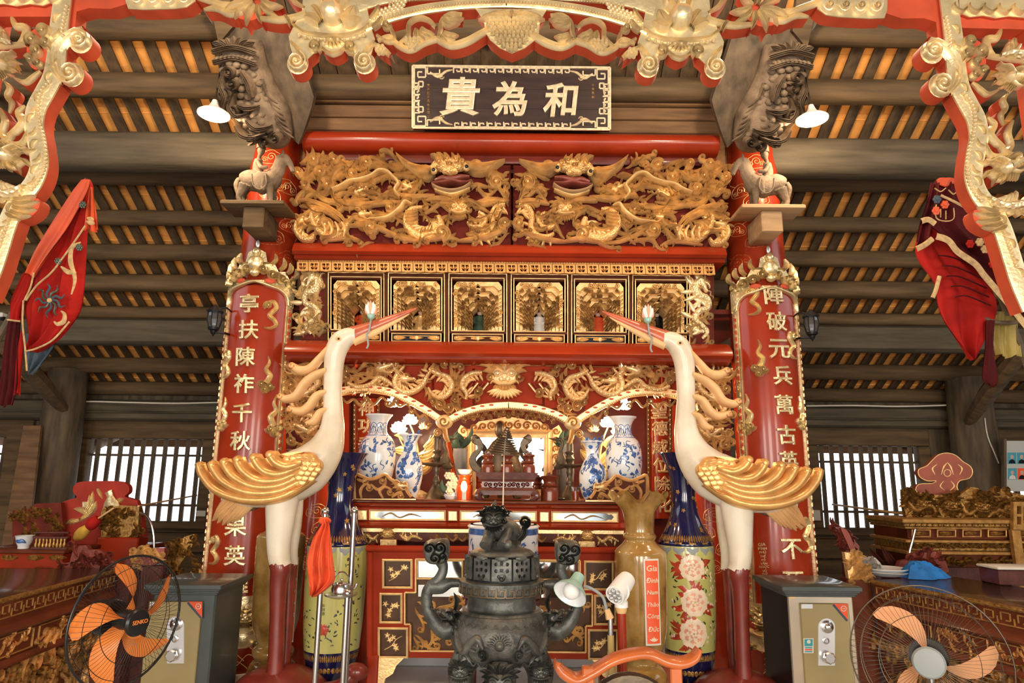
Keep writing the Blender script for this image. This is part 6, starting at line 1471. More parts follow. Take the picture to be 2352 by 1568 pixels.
def cloth(name, rows, Y, folds, amp, mt, parent=None, nu=26, nv=5, seed=1, tilt=0., build=True):
    rr = random.Random(seed); ph = [rr.uniform(0, 6) for _ in range(4)]; R_ = cat3([(v, a, c) for v, a, c in rows], nv); b = MB(); G = []
    for i, (v, a, c) in enumerate(R_):
        q = i / (len(R_) - 1); row = []
        for j in range(nu + 1):
            s = j / nu; d = amp * (math.sin(2 * PI * folds * s + ph[0] + q * 2.2) + .5 * math.sin(2 * PI * folds * 2.3 * s + ph[1] + q * 4)) * (.35 + .65 * q)
            p = at(a + (c - a) * s, v + 4 * math.sin(9 * s + ph[2]) * q, Y + tilt * q); p = p + Vector((0, d, 0)); row.append(p)
        G.append(row)
    b.grid(G); back = [[p + Vector((0, .006, 0)) for p in r] for r in G]; b.grid(back)
    return b.build(name, mt, parent) if build else b
o = cloth('orange_cloth', [(1192, 738, 754), (1206, 736, 758), (1240, 716, 761), (1290, 702, 766), (1330, 706, 768), (1352, 712, 748), (1368, 714, 724)], Yk - .12, 2.6, .03, CLOTHO)
tag(o, 'bright orange cloth tied to the top of the thin steel rod', 'cloth')
b = MB(); q = at(746, 1196, Yk - .09); b.ball(tuple(q), .035, 8, (1.2, 1, .7)); b.build('knot', CLOTHO, o)
# ================================================================ clip lamp and spotlight on poles
Yp = 3.72; P3 = lambda u, v, dy=0.: tuple(at(u, v, Yp + dy)); k = mpp(Yp, 1360)
t = thing('clip_lamp', 'mint green desk lamp with white reflector on a bent neck and yellow pole', 'lamp', (at(1405, 1568, Yp).x, Yp, 0))
ax = (Vector(P3(1311, 1360, -.05)) - Vector(P3(1330, 1322, .02))); ax.normalize()
def cone(c, ax, prof, seg=24):
    c = Vector(c); e1 = ax.orthogonal().normalized(); e2 = ax.cross(e1); return [[c + ax * d + (e1 * math.cos(2 * PI * j / seg) + e2 * math.sin(2 * PI * j / seg)) * r for j in range(seg)] for d, r in prof]
b = MB(); b.grid(cone(P3(1330, 1322, .02), ax, [(-.01, .012), (0, .03), (.05, .036), (.07, .05), (.1, .078), (.125, .09)]), cv=True); b.build('lamp_shade', TEAL, t)
b = MB(); b.grid(cone(P3(1330, 1322, .02), ax, [(.06, .02), (.075, .045), (.1, .074), (.124, .088)]), cv=True); lab(b.build('reflector', WHITEP, t), 'white inside of the shade')
b = MB(); c = Vector(P3(1330, 1322, .02)) + ax * .105; b.ball(tuple(c), .042, 14, ring=10); b.build('bulb', WHITE, t)
b = MB(); b.tube([P3(1340, 1345), P3(1360, 1352), P3(1384, 1370), P3(1392, 1396), P3(1397, 1410)], .008, 8, sm=5); b.build('gooseneck', GREYC, t)
b = MB(); b.tube([P3(1394, 1398), P3(1401, 1420)], [.014, .022], 8); b.build('clip', PLUME, t)
p = P3(1402, 1418); b = MB(); b.tube([p, (p[0], p[1], P3(1403, 1458)[2])], .014, 10); b.build('pole_tip', STEEL, t)
b = MB(); b.tube([(p[0], p[1], P3(1403, 1458)[2]), (p[0], p[1], 0)], .017, 10)
for v in (1500, 1550): b.tube([(p[0], p[1], P3(1403, v)[2] + .006), (p[0], p[1], P3(1403, v)[2] - .006)], .019, 10)
b.build('bamboo_pole', BAMBOO, t)
t = thing('spotlight', 'white cylindrical spotlight on a red pole beside the onyx vase', 'lamp', (at(1428, 1568, Yp + .05).x, Yp + .05, 0))
a_, c_ = Vector(P3(1412, 1367, -.06)), Vector(P3(1440, 1330, .06)); ax = (a_ - c_).normalized(); Ln = (a_ - c_).length
b = MB(); b.grid(cone(c_, ax, [(-.01, .02), (0, .045), (Ln * .3, .05), (Ln, .05), (Ln, .044), (Ln - .01, .04)]), cv=True, cap=True); b.build('housing', WHITE, t)
for i in range(7):
    a = i * PI / 3; e1 = ax.orthogonal().normalized(); e2 = ax.cross(e1); c = a_ + ax * .001 + ((e1 * math.cos(a) + e2 * math.sin(a)) * .026 if i < 6 else Vector()); b = MB(); b.ball(tuple(c), .012, 8); b.build('lens', STEELW, t)
b = MB(); b.tube([P3(1440, 1345, -.04), P3(1444, 1362, -.04), P3(1436, 1378, -.02), P3(1428, 1388)], .006, 6, sm=3); b.build('yoke', WHITE, t)
p = P3(1427, 1390, .05); zt, zm = P3(1427, 1384)[2], P3(1427, 1398)[2]
b = MB(); b.lathe(p[0], p[1], [(zm, .035), (zt, .035), (zt + .006, .028)], 16); b.build('cap', WHITE, t)
b = MB(); b.lathe(p[0], p[1], [(P3(1427, 1412)[2], .024), (P3(1427, 1404)[2], .03), (zm, .03)], 14); b.build('collar', PLUME, t)
b = MB(); b.tube([(p[0], p[1], 0), (p[0], p[1], P3(1427, 1411)[2])], .024, 12); lab(b.build('pole', REDL, t), 'dark red round pole')
# ================================================================ gong stand with an orange carved yoke
Yy = 3.2; WY = VP(Yy); t = thing('gong_stand', 'orange lacquered carved yoke of a gong stand in the right foreground', 'gong stand', (at(1450, 1568, Yy).x, Yy, 0))
b = MB(); b.ribbon(WY, [(1284, 1518), (1282, 1530), (1296, 1548), (1326, 1562), (1362, 1546), (1407, 1519), (1449, 1506), (1491, 1503), (1533, 1520), (1568, 1524), (1596, 1512), (1608, 1490)], [13, 20, 25, 26, 25, 24, 24, 24, 25, 25, 20, 10], .03, 0, SOFT, 6, back=-.05); b.build('yoke', YOKE, t)
for u in (1350, 1550):
    p = at(u, 1535, Yy + .01); b = MB(); b.box(p.x - .026, p.x + .026, Yy - .02, Yy + .04, 0, p.z + .01, .006); b.build('post', YOKE, t)
b = MB(); b.box(at(1330, 1568, Yy).x, at(1570, 1568, Yy).x, Yy - .12, Yy + .14, 0, .05, .01); b.build('foot', YOKE, t)
c = at(1448, 1568, Yy); b = MB(); b.grid([[(c.x + r * math.cos(a), Yy + .02 + d, c.z - .17 + r * math.sin(a)) for a in [2 * PI * j / 32 for j in range(32)]] for d, r in ((.05, .01), (.05, .2), (.0, .21), (-.02, .2), (-.03, .07), (-.05, .05), (-.055, .004))], cv=True, cap=True); gg = b.build('gong', BRONZEB, t)
# ================================================================ carved gilt gate screen close to the camera
YG2 = 2.6; MG2 = VP(YG2); DP = -.062
tg = thing('carved_gate_screen', 'large pale gold carved gate screen framing the view, nearest the camera', 'carved gate', (0, YG2, 0))
def slab2(Q, out, gold=GOLD, nm='carved_plate', h=.006):
    b = MB(); b.plate(Q, out, 0, DP); o = b.build('red_backing', REDP, tg)
    c = (sum(p[0] for p in out) / len(out), sum(p[1] for p in out) / len(out))
    b = MB(); b.plate(Q, out, h, .001); return b.build(nm, gold, tg)
def band2(Q, P, wd, nm='carved_band', sec=GROOVE, h=.018, mt=GOLD, back=True):
    if back: b = MB(); b.ribbon(Q, P, wd, .001, 0, FLAT, 6, back=DP); b.build('red_backing', REDP, tg)
    b = MB(); b.ribbon(Q, P, wd, h, .003, sec, 6); return b.build(nm, mt, tg)
def disc2(Q, u, v, r, d=1, a0=0, turns=1.7):
    b = MB(); b.plate(Q, [(u + r * math.cos(2 * PI * i / 20), v + r * math.sin(2 * PI * i / 20)) for i in range(20)], 0, DP); b.build('red_backing', REDP, tg)
    b = MB(); b.disc(Q, u, v, r, r, .003, .001, 20); b.curl(Q, u, v, r * .92, a0, 2.1, d, r * .3, .028, .003, sec=SOFT); b.build('scroll_volute', GOLD, tg)
def pearls(Q, P, step, r, h0=.012):
    b = MB(); beads(b, lambda u, v, h: Q(u, v, h + h0), along(cat(P, 8), step), r, .014); return stuff(b.build('pearl_row', GOLD, tg))
def gate_side(fx):
    rr = random.Random(40 + fx)
    Q = (lambda u, v, h=0.: MG2(u, v, h)) if fx > 0 else (lambda u, v, h=0.: MG2(2326 - u, v + (1163 - u) * .0245, h))
    # upright S-shaped band with pearl edge
    P = [(150, -30), (142, 30), (136, 80), (132, 130), (122, 180), (104, 215), (86, 250), (80, 290), (88, 335), (92, 380), (80, 418), (56, 450), (34, 480), (18, 520), (4, 565), (-14, 620), (-40, 680)]
    band2(Q, P, [40, 42, 44, 44, 44, 42, 40, 40, 42, 42, 42], sec=FLAT, h=.008)
    CP = cat(P, 6)
    for i in range(8, len(CP) - 8, 4):
        u, v = CP[i]; b = MB(); b.leaf(lambda x, y, h: Q(x, y, h + .008), (u - 12, v + 8), (u + 4, v - 12), 9, .012, 0, .25 if i % 8 else -.25, n=6); b.build('band_leaf', GOLD, tg)
    pearls(Q, [(158, 20), (148, 70), (150, 88)], 8.6, 4.8); pearls(Q, [(118, 192), (100, 215), (92, 245), (94, 280), (104, 320), (109, 355), (104, 395), (88, 425), (72, 442)], 8.8, 4.8); pearls(Q, [(26, 508), (12, 545), (-4, 590)], 8.2, 4.2)
    disc2(Q, 186, 96, 27, 1, -2.4); disc2(Q, 166, 172, 28, -1, 2.2)
    band2(Q, [(196, 74), (166, 84), (142, 104), (130, 134), (134, 166), (152, 190)], [26, 34, 36, 34, 30, 22])
    for (u, v, r, d) in ((80, 96, 16, 1), (104, 76, 17, -1), (112, 104, 13, 1), (90, 122, 14, -1), (76, 142, 12, 1), (94, 150, 11, -1)):
        b = MB(); b.curl(Q, u, v, r, rr.uniform(0, 6), 1.5, d, None, .03, .0); b.build('cloud_curl', GOLD, tg)
    b = MB(); b.plate(Q, cat([(64, 84), (90, 62), (122, 62), (128, 100), (112, 140), (84, 160), (64, 140)], 4, True), 0, DP); b.build('red_backing', REDP, tg)
    # wavy flame ribbons, dragon body and leaves of the outer field
    for P2, wd in (([(30, 42), (40, 62), (62, 66), (58, 90), (42, 104)], [6, 18, 18, 14, 4]), ([(14, 190), (26, 206), (20, 224), (30, 240), (24, 262)], [4, 14, 14, 12, 3]), ([(60, 244), (46, 262), (54, 284), (38, 304), (20, 312)], [4, 18, 20, 18, 5]), ([(2, 250), (14, 280), (8, 310), (22, 326)], [5, 16, 18, 6]), ([(66, 300), (56, 330), (30, 334), (10, 322)], [4, 16, 18, 5]),
                    ([(90, 345), (66, 350), (50, 338), (28, 350), (4, 336)], [4, 15, 16, 15, 5]), ([(20, 356), (34, 384), (58, 372), (74, 386)], [5, 18, 16, 5]), ([(-20, 112), (10, 108), (40, 106), (62, 104)], [12, 15, 12, 8]), ([(34, 180), (60, 192), (78, 182), (96, 166)], [4, 12, 12, 5]), ([(0, 330), (24, 322), (40, 300)], [8, 14, 4])):
        band2(Q, P2, wd, 'flame_ribbon')
    serpent(Q, [(-40, 460), (-10, 448), (20, 452), (46, 446), (60, 430)], [26, 26, 24, 18, 8], tg, GOLDPALES, GOLD, .05, -1)
    serpent(Q, [(-30, 110), (4, 100), (36, 106)], [22, 20, 10], tg, GOLDPALES, GOLD, .04, -1)
    b = MB(); dragon_head(b, L(Q, 12, 360, .62, .3, -1), .05); b.build('dragon_head', GOLD, tg)
    b = MB(); dragon_head(b, L(Q, 6, 160, .5, -.3, -1), .05); b.build('dragon_head', GOLD, tg)
    for p0, p1 in (((36, 468), (92, 464)), ((34, 476), (86, 482)), ((30, 486), (74, 496)), ((24, 492), (50, 506)), ((40, 462), (84, 450)), ((-10, 470), (-2, 430)), ((6, 468), (14, 436)), ((4, 90), (2, 62)), ((14, 100), (10, 76))):
        b = MB(); b.leaf(Q, p0, p1, 17, .03, .004, .12, n=8); b.build('feather_leaf', GOLD, tg)
    b = MB(); b.plate(Q, cat([(30, 460), (88, 456), (84, 486), (50, 506), (20, 500)], 3, True), 0, DP); b.build('red_backing', REDP, tg)
    # head rail over the side piece
    slab2(Q, [(-60, -60), (126, -60), (124, 6), (100, 15), (70, 11), (40, 16), (10, 11), (-60, 16)])
    for i in range(5): b = MB(); b.ribbon(Q, [(-30 + i * 34, -8), (-14 + i * 34, 6), (4 + i * 34, -4), (0 + i * 34, -16)], [4, 10, 9, 3], .02, .006, GROOVE); b.build('cloud_scroll', GOLD, tg)
    b = MB(); b.plate(Q, [(-60, -60), (300, -60), (290, 4), (250, 16), (200, 14), (172, 22), (168, 60), (150, 66), (146, 18), (120, 34), (-60, 34)], -.012, DP - .02); b.build('red_backing', REDP, tg)
    slab2(Q, [(288, -60), (446, -60), (450, 4), (430, 18), (400, 22), (330, 24), (296, 22), (290, 4)])
    for i in range(4): b = MB(); b.dome(Q, cat([(300 + i * 36, -30), (334 + i * 36, -30), (336 + i * 36, 0), (318 + i * 36, 16), (300 + i * 36, 2)], 3, True), .02, .006); b.curl(Q, 318 + i * 36, 0, 9, 0, 1.3, 1, None, .014, .02); b.build('lotus_petal', GOLD, tg)
    # spiky leaf cluster and tendrils
    for p0, p1, w_ in (((585, 12), (516, 30), 16), ((582, 14), (540, 46), 14), ((588, 16), (566, 62), 15), ((596, 18), (602, 56), 14), ((602, 14), (640, 40), 15), ((604, 8), (652, 18), 16), ((600, 4), (628, -26), 14), ((588, 2), (560, -30), 14), ((580, 6), (536, -10), 14)):
        b = MB(); b.leaf(Q, p0, p1, w_, .028, .004, .1, n=8); b.build('spiky_leaf', GOLD, tg)
        b = MB(); b.leaf(Q, p0, p1, w_ * 1.05, .001, -.002, .1, n=6, sec=FLAT); V = MB(); V.grid([[Q(*p0, 0), Q(*p1, 0)], [Q(*p0, DP), Q(*p1, DP)]]); V.build('red_backing', REDP, tg)
    b = MB(); b.plate(Q, cat([(520, 24), (560, 20), (590, -6), (640, 16), (610, 30), (570, 48)], 3, True), 0, DP); b.build('red_backing', REDP, tg)
    for P2, wd in (([(560, 8), (520, 14), (480, 2), (440, -14)], [6, 14, 16, 18]), ([(596, 44), (640, 48), (680, 42), (704, 34)], [8, 16, 16, 18]), ([(700, 20), (676, 4), (660, -20)], [6, 12, 14]), ([(560, 30), (530, 34), (500, 22), (470, 24)], [12, 16, 14, 4])): band2(Q, P2, wd, 'tendril')
    # mask pedestal with lotus bud and scrolled feet
    O = [(700, -40), (832, -40), (846, 30), (852, 62), (862, 92), (856, 118), (850, 138), (822, 138), (806, 120), (803, 106), (797, 101), (791, 108), (792, 118), (782, 126), (766, 132), (752, 126), (741, 117), (741, 108), (734, 101), (727, 106), (724, 122), (706, 138), (676, 134), (668, 110), (664, 86), (676, 60), (694, 30)]
    slab2(Q, O, nm='mask_plate')
    disc2(Q, 684, 146, 25, 1, -1.2); disc2(Q, 838, 146, 25, -1, 4.2)
    for i in range(7):
        a = -1.2 + i * .4; b = MB(); b.leaf(Q, (766, 92), (766 + 26 * math.sin(a), 92 + 20 * math.cos(a)), 11, .022, .006, 0, n=6); b.build('shell_leaf', GOLD, tg)
    for s_ in (-1, 1):
        b = MB(); b.curl(Q, 766 + s_ * 42, 112, 15, 1, 1.5, s_, None, .022, .004); b.build('pedestal_scroll', GOLD, tg)
    for P2, wd in (([(676, 60), (700, 78), (740, 84), (766, 86), (800, 84), (832, 74), (850, 58)], [8, 11, 12, 12, 12, 11, 8]), ([(668, 96), (684, 116), (700, 138)], [6, 18, 10]), ([(860, 96), (846, 116), (828, 138)], [6, 18, 10]), ([(742, 112), (752, 122), (766, 127), (782, 122), (792, 112)], [5, 9, 11, 9, 5])): band2(Q, P2, wd, 'mask_moulding', back=False)
    b = MB(); b.disc(Q, 765, 36, 28, 28, .07, .004, 18); b.leaf(Q, (765, 24), (765, -6), 22, .04, .03, 0, sec=SOFT); b.build('lotus_bud', GOLD, tg)
    for p0, p1 in (((744, 54), (716, 18)), ((786, 54), (816, 18)), ((738, 60), (700, 44)), ((792, 60), (828, 44)), ((752, 20), (734, -16)), ((778, 20), (798, -16))):
        b = MB(); b.leaf(Q, p0, p1, 26, .035, .006, .1, n=8); b.build('lotus_petal', GOLD, tg)
    pearls(Q, [(690, 88), (730, 97), (766, 99), (805, 97), (842, 86)], 15, 4.4, .02)
    for p0, p1 in (((858, 70), (880, 40)), ((852, 50), (872, 14)), ((672, 66), (652, 40))): b = MB(); b.leaf(Q, p0, p1, 13, .03, .004, .1); b.build('spiky_leaf', GOLD, tg)
    # arch bands with pearls towards the middle
    band2(Q, [(838, 66), (880, 48), (930, 33), (985, 22), (1050, 14), (1110, 10), (1164, 9)], 22, 'arch_band', FLAT, .01)
    pearls(Q, [(846, 66), (890, 48), (940, 34), (1000, 22), (1060, 15), (1120, 11), (1164, 10)], 6.6, 3.4)
    band2(Q, [(820, 10), (880, -8), (950, -16), (1050, -20), (1164, -22)], 40, 'arch_band', FLAT, .008); pearls(Q, [(896, 14), (960, 2), (1040, -4), (1110, -6), (1164, -7)], 6.6, 3.2)
    for i in range(5):
        b = MB(); b.disc(Q, 900 + i * 52, -10 - i * 2.4 + 2, 17, 6, .004, .009, 10); b.build('painted_spot', REDP, tg)
    b = MB()
    for r in range(3):
        for q in range(9): b.disc(Q, 852 + q * 9 + r * 4, 46 - q * 3.4 - r * 8 + 4, 5, 5, .01, .01, 7, rings=((1, 0), (.7, .7), (.2, 1)))
    stuff(b.build('scale_field', GOLD, tg))
    # vine hanging under the arch
    for P2, wd in (([(868, 96), (896, 88), (916, 106), (944, 116), (975, 100), (1004, 92)], [8, 13, 15, 16, 16, 14]), ([(1004, 92), (1036, 106), (1070, 98), (1100, 82), (1128, 66)], [14, 18, 20, 18, 12]), ([(866, 84), (888, 98), (906, 96), (902, 74), (890, 62)], [6, 10, 10, 9, 8]), ([(916, 106), (938, 84), (940, 58), (962, 44), (986, 50), (1002, 66)], [8, 11, 12, 12, 11, 8]), ([(1006, 92), (1012, 70), (1016, 50), (1036, 36), (1062, 38)], [8, 11, 12, 12, 9]), ([(860, 104), (882, 116), (898, 130)], [8, 16, 10])): band2(Q, P2, wd, 'vine_stem')
    b = MB(); b.curl(Q, 889, 62, 11, 0, 1.4, 1, None, .025, .0); b.build('vine_curl', GOLD, tg)
    def acanthus(pts, w_):
        for p0, p1 in pts: b = MB(); b.leaf(Q, p0, p1, w_, .026, .004, .15, n=7); b.build('vine_leaf', GOLD, tg)
    acanthus([((968, 70), (1000, 82)), ((966, 74), (994, 92)), ((962, 76), (980, 98)), ((958, 72), (962, 96))], 16)
    acanthus([((1020, 44), (1062, 32)), ((1022, 46), (1066, 44)), ((1020, 50), (1058, 56)), ((1018, 52), (1044, 64))], 16)
    acanthus([((1020, 80), (1054, 84)), ((1018, 84), (1046, 94)), ((1012, 86), (1030, 100))], 15)
    for (u, v, rows) in ((948, 104, (4, 4, 3, 2)), (876, 122, (2, 3, 2))):
        for r, n in enumerate(rows):
            for q in range(n): b = MB(); b.disc(Q, u + (q - (n - 1) / 2) * 9, v + r * 7 - 10, 5.6, 5.6, .022, .008, 8, rings=((1, 0), (.75, .7), (.3, 1))); b.build('grape', GOLD, tg)
for fx in (1, -1): gate_side(fx)
# bunch of grapes in the middle of the valance
QM = lambda u, v, h=0.: MG2(u, v, h)
slab2(QM, [(1092, 22), (1256, 24), (1240, 50), (1238, 76), (1226, 96), (1206, 112), (1176, 124), (1148, 112), (1126, 94), (1114, 74), (1112, 48)], nm='grape_plate')
for i in range(9):
    a = -1.35 + i * .34; b = MB(); b.leaf(QM, (1175 + 10 * math.sin(a), 48), (1175 + 78 * math.sin(a), 40 - 26 * math.cos(a) + 14), 20, .026, .008, 0, n=7); b.build('palmette_leaf', GOLD, tg)
for r, (v, n) in enumerate(((50, 12), (60, 12), (70, 11), (80, 10), (90, 8), (99, 7), (108, 5), (116, 3))):
    for q in range(n): b = MB(); b.disc(QM, 1175 + (q - (n - 1) / 2) * 9.6, v + (q % 2) * 2, 5.8, 5.8, .024, .01, 8, rings=((1, 0), (.75, .7), (.3, 1))); b.build('grape', GOLD, tg)
for s in (-1, 1):
    x = at(1163 + s * 1290, 600, YG2 + .1).x; b = MB(); b.box(x - .1, x + .1, YG2, YG2 + .12, 0, 3.6, .01); b.build('post', REDP, tg)
# ================================================================ dark carved dragon brackets, horses with riders, lamps
def remesh(o, vs):
    md = o.modifiers.new('union', 'REMESH'); md.mode = 'VOXEL'; md.voxel_size = vs; md.use_smooth_shade = True; return o
def upper_carvings(fx):
    side = 'left' if fx > 0 else 'right'; rr = random.Random(60 + fx)
    T = (lambda u, v: (u, v)) if fx > 0 else (lambda u, v: (2356 - u, v + (1178 - u) * .0192 - 2))
    YD = 5.25; Wd = Wall((0, 5.3, 4.36), (0, -.82, -.57)); Q = lambda u, v, h=0.: Wd(*T(u, v), h); P3 = lambda u, v, dy=0.: tuple(Wd(*T(u, v), -dy))
    k = mpp(YD, 250)
    a = Q(600, 335); t = thing('dragon_bracket', 'dark weathered carved dragon bracket at the top of the %s lacquer column' % side, 'bracket', (a.x, YD, a.z))
    b = MB(); b.plate(Q, [(452, 22), (540, 10), (650, 30), (712, 225), (706, 250), (690, 300), (676, 336), (640, 300), (560, 130), (510, 110)], -.12, -.2); b.build('beam_board', WOODD, t)
    b = MB(); b.plate(Q, [(470, -20), (520, -20), (530, 60), (496, 100)], -.05, -.1); b.build('side_board', WOODG, t)
    b = MB(); b.tube([P3(553, 98, .02), P3(566, 150), P3(586, 205), P3(610, 262), P3(628, 312), P3(630, 334, .03)], [44 * k, 46 * k, 48 * k, 56 * k, 44 * k, 20 * k], 18, .8, sm=5); b.build('dragon_body', WOODC, t)
    for i in range(7): b = MB(); b.leaf(lambda u, v, h: Q(u, v, h + .15), (553 + (i - 3) * 8, 104), (553 + (i - 3) * 16, 82 + abs(i - 3) * 5), 17, .04, 0, 0, n=6); b.build('crown_petal', WOODC, t)
    for v, w_ in ((112, 46), (136, 44)): b = MB(); b.ribbon(lambda u, v, h: Q(u, v, h + .15), [(553 - w_, v + 6), (556, v - 4 + 0), (560 + w_, v + 10)], 15, .05, 0, GROOVE); b.build('crown_band', WOODC, t)
    for i in range(9): b = MB(); b.disc(lambda u, v, h: Q(u, v, h + .16), 518 + i * 9.4, 134 - 4 * math.sin(PI * i / 8), 6, 6, .03, 0, 8); b.build('brow_knob', WOODC, t)
    G = lambda u, v, h=0.: Q(u, v, h * 1.5 + .135)
    for (u, v, r, d) in ((548, 166, 15, 1), (556, 190, 13, -1), (538, 214, 16, 1), (628, 318, 14, 1), (596, 312, 13, -1), (650, 310, 15, -1), (560, 250, 12, 1)): b = MB(); b.curl(G, u, v, r, rr.uniform(0, 6), 1.4, d, None, .05, .02); b.build('carved_curl', WOODC, t)
    for P in ([(540, 160), (530, 190), (540, 220), (530, 250)], [(575, 160), (592, 190), (600, 220)], [(560, 210), (550, 240), (566, 262), (590, 256)], [(585, 270), (610, 290), (640, 284)], [(560, 282), (576, 304), (600, 310), (630, 300)], [(566, 236), (588, 244), (612, 240)]): b = MB(); b.ribbon(G, P, [5, 14, 15, 5], .05, .03, GROOVE); b.build('carved_ribbon', WOODC, t)
    for r in range(9):
        for q in range(5):
            u = 560 + r * 6.5 + (q - 2) * 17 - (r % 2) * 8; v = 148 + r * 18 + (q - 2) * 3; dd = .155 * math.sqrt(max(.05, 1 - ((q - 2) * 17 / 50) ** 2)); b = MB(); b.disc(lambda x, y, h: Q(x, y, h + dd - .005), u, v, 10, 9, .03, 0, 7); b.build('body_scale', WOODC, t)
    for i in range(7): b = MB(); b.leaf(lambda u, v, h: Q(u, v, h + .08), (610 + i * 5, 180 + i * 13), (646 + i * 6, 236 + i * 13), 15, .05, 0, .15, n=7); b.build('mane_feather', WOODC, t)
    for i in range(4): b = MB(); b.leaf(lambda u, v, h: Q(u, v, h + .1), (514 + i * 6, 190 + i * 20), (540 + i * 8, 262 + i * 16), 13, .04, 0, -.1, n=7); b.build('mane_feather', WOODC, t)
    # horse and rider on a wooden shelf
    YH = 5.28; H = lambda u, v, dy=0.: tuple(at(*T(u, v), YH + dy)); k = mpp(YH, 420)
    ps = [at(*T(u, 476), YH) for u in (520, 664)]; xs = sorted((ps[0].x, ps[1].x)); zt = at(*T(590, 473), YH).z
    s = thing('wall_shelf', 'small plain wooden shelf block on the %s column under the horse' % side, 'shelf', ((xs[0] + xs[1]) / 2, YH, zt - .25))
    b = MB(); b.box(xs[0], xs[1], YH - .13, YH + .17, zt - .035, zt, .006); b.build('shelf_board', PALEW if fx < 0 else WOODG, s)
    xm = (xs[0] + xs[1]) / 2; b = MB(); b.box(xm - .085, xm + .085, YH - .08, YH + .26, zt - .22, zt - .035, .01); b.build('shelf_block', PALEW if fx < 0 else WOODG, s)
    h = thing('carved_horse', 'weathered carved wooden horse with saddle on the %s column shelf' % side, 'horse carving', (xm, YH, zt))
    b = MB(); R = lambda l: [r * k for r in l]
    b.tube([H(556, 418), H(572, 414), H(600, 418), H(622, 414), H(632, 400)], R((18, 25, 24, 26, 18)), 14, .85, sm=4)
    b.tube([H(626, 410), H(640, 388), H(646, 368), H(652, 358)], R((20, 17, 13, 9)), 12, .7, sm=4)
    b.tube([H(643, 362), H(655, 363), H(666, 376), H(672, 390), H(673, 395)], R((9, 10, 7.5, 6, 5)), 10, .75, sm=4)
    for dy in (-.03, .03): b.tube([H(649, 360, dy), H(650, 343, dy)], R((4.5, 2)), 6)
    b.tube([H(628, 402), H(634, 376), H(640, 356)], R((8, 7, 4)), 8, .5, sm=3)
    b.tube([H(550, 410), H(543, 424), H(545, 446)], R((6, 7, 3)), 8, sm=3)
    for (u, d, dy) in ((558, -8, -.055), (566, -4, .055)): b.tube([H(u + 4, 424, dy), H(u - 4, 440, dy), H(u - 10, 452, dy), H(u - 6, 466, dy), H(u - 5, 472, dy)], R((14, 9, 6.5, 6, 7)), 9, sm=4)
    for (u, dy) in ((620, -.055), (628, .055)): b.tube([H(u, 424, dy), H(u, 444, dy), H(u + 1, 458, dy), H(u + 2, 472, dy)], R((11, 7.5, 6, 7)), 9, sm=4)
    remesh(b.build('horse_body', WOODC, h), .008)
    Wh = VP(YH - 22 * k); b = MB(); b.dome(lambda u, v, hh: Wh(*T(u, v), hh), cat([(578, 400), (612, 398), (618, 424), (600, 440), (582, 430)], 3, True), .03, .0, back=-.06); b.ribbon(lambda u, v, hh: Wh(*T(u, v), hh), [(580, 402), (584, 428), (600, 437), (614, 424), (612, 402)], 4, .012, .015, SOFT); b.build('saddle_cloth', WOODC, h)
    f = thing('carved_rider', 'small carved wooden rider in a tall cap astride the %s horse' % side, 'figure carving', H(594, 400))
    b = MB(); b.tube([H(594, 404), H(592, 384), H(594, 366)], R((13, 12, 9)), 12, .8, sm=3); b.tube([H(594, 366), H(598, 352)], R((5, 5)), 8); b.ball(H(600, 346), 10 * k, 12, (.9, .9, 1.1)); b.ball(H(606, 347), 3 * k, 6)
    for dy in (-.06, .06): b.tube([H(592, 370, dy * .6), H(600, 384, dy), H(614, 384, dy * .7)], R((6, 5, 4)), 8, sm=3); b.tube([H(594, 400, dy * .6), H(606, 408, dy * 1.4), H(602, 430, dy * 1.5), H(608, 434, dy * 1.5)], R((8, 7, 5, 4)), 8, sm=3)
    remesh(b.build('rider_body', WOODC, f), .006)
    b = MB(); b.lathe(H(600, 340)[0], YH, [(H(600, 342)[2], 10.5 * k), (H(600, 330)[2], 10 * k), (H(600, 324)[2], 6 * k)], 12); b.build('cap', WOODC, f)
    # hanging lamp
    YL = 5.0; c = at(*T(491, 262), YL); r = 36 * mpp(YL, 262)
    t = thing('pendant_lamp', 'lit white disc pendant lamp hanging on a thin wire beside the %s dragon bracket' % side, 'pendant lamp', c)
    b = MB(); b.lathe(c.x, YL, [(c.z - .008, r * .97), (c.z, r), (c.z + .02, r * .8), (c.z + .05, r * .4), (c.z + .09, .03), (c.z + .12, .02)], 32, cap=False); b.build('lamp_shade', WHITE, t)
    b = MB(); b.lathe(c.x, YL, [(c.z - .004, r * .93), (c.z - .006, .005)], 32, cap=False); b.build('diffuser', LAMPW, t)
    top = at(*T(522, 20), YL); b = MB(); b.tube([(c.x, YL, c.z + .11), tuple(at(*T(506, 160), YL)), tuple(at(*T(516, 70), YL)), (top.x, YL, 5.5)], .006, 6, sm=3); b.build('wire', BLACKM, t)
    point('pendant_light', (c.x, YL, c.z - .12), 38, (1, .74, .46), .09)
    # wall lantern
    YN = 5.45; cx = 492; c = at(*T(cx, 740), YN); k = mpp(YN, 740); z = lambda v: at(*T(cx, v), YN).z; X = c.x
    t = thing('wall_lantern', 'black iron carriage lantern with smoky glass fixed to the %s column' % side, 'lantern', (X, YN, z(772)))
    b = MB(); b.lathe(X, YN, [(z(718), 19 * k), (z(716), 20 * k), (z(708), 12 * k), (z(703), 5 * k), (z(699), 2 * k)], 8); b.build('roof_cap', BLACKI, t)
    b = MB(); b.lathe(X, YN, [(z(754), 11 * k), (z(736), 16 * k), (z(718), 15 * k)], 8); b.build('glass', SMOKE, t)
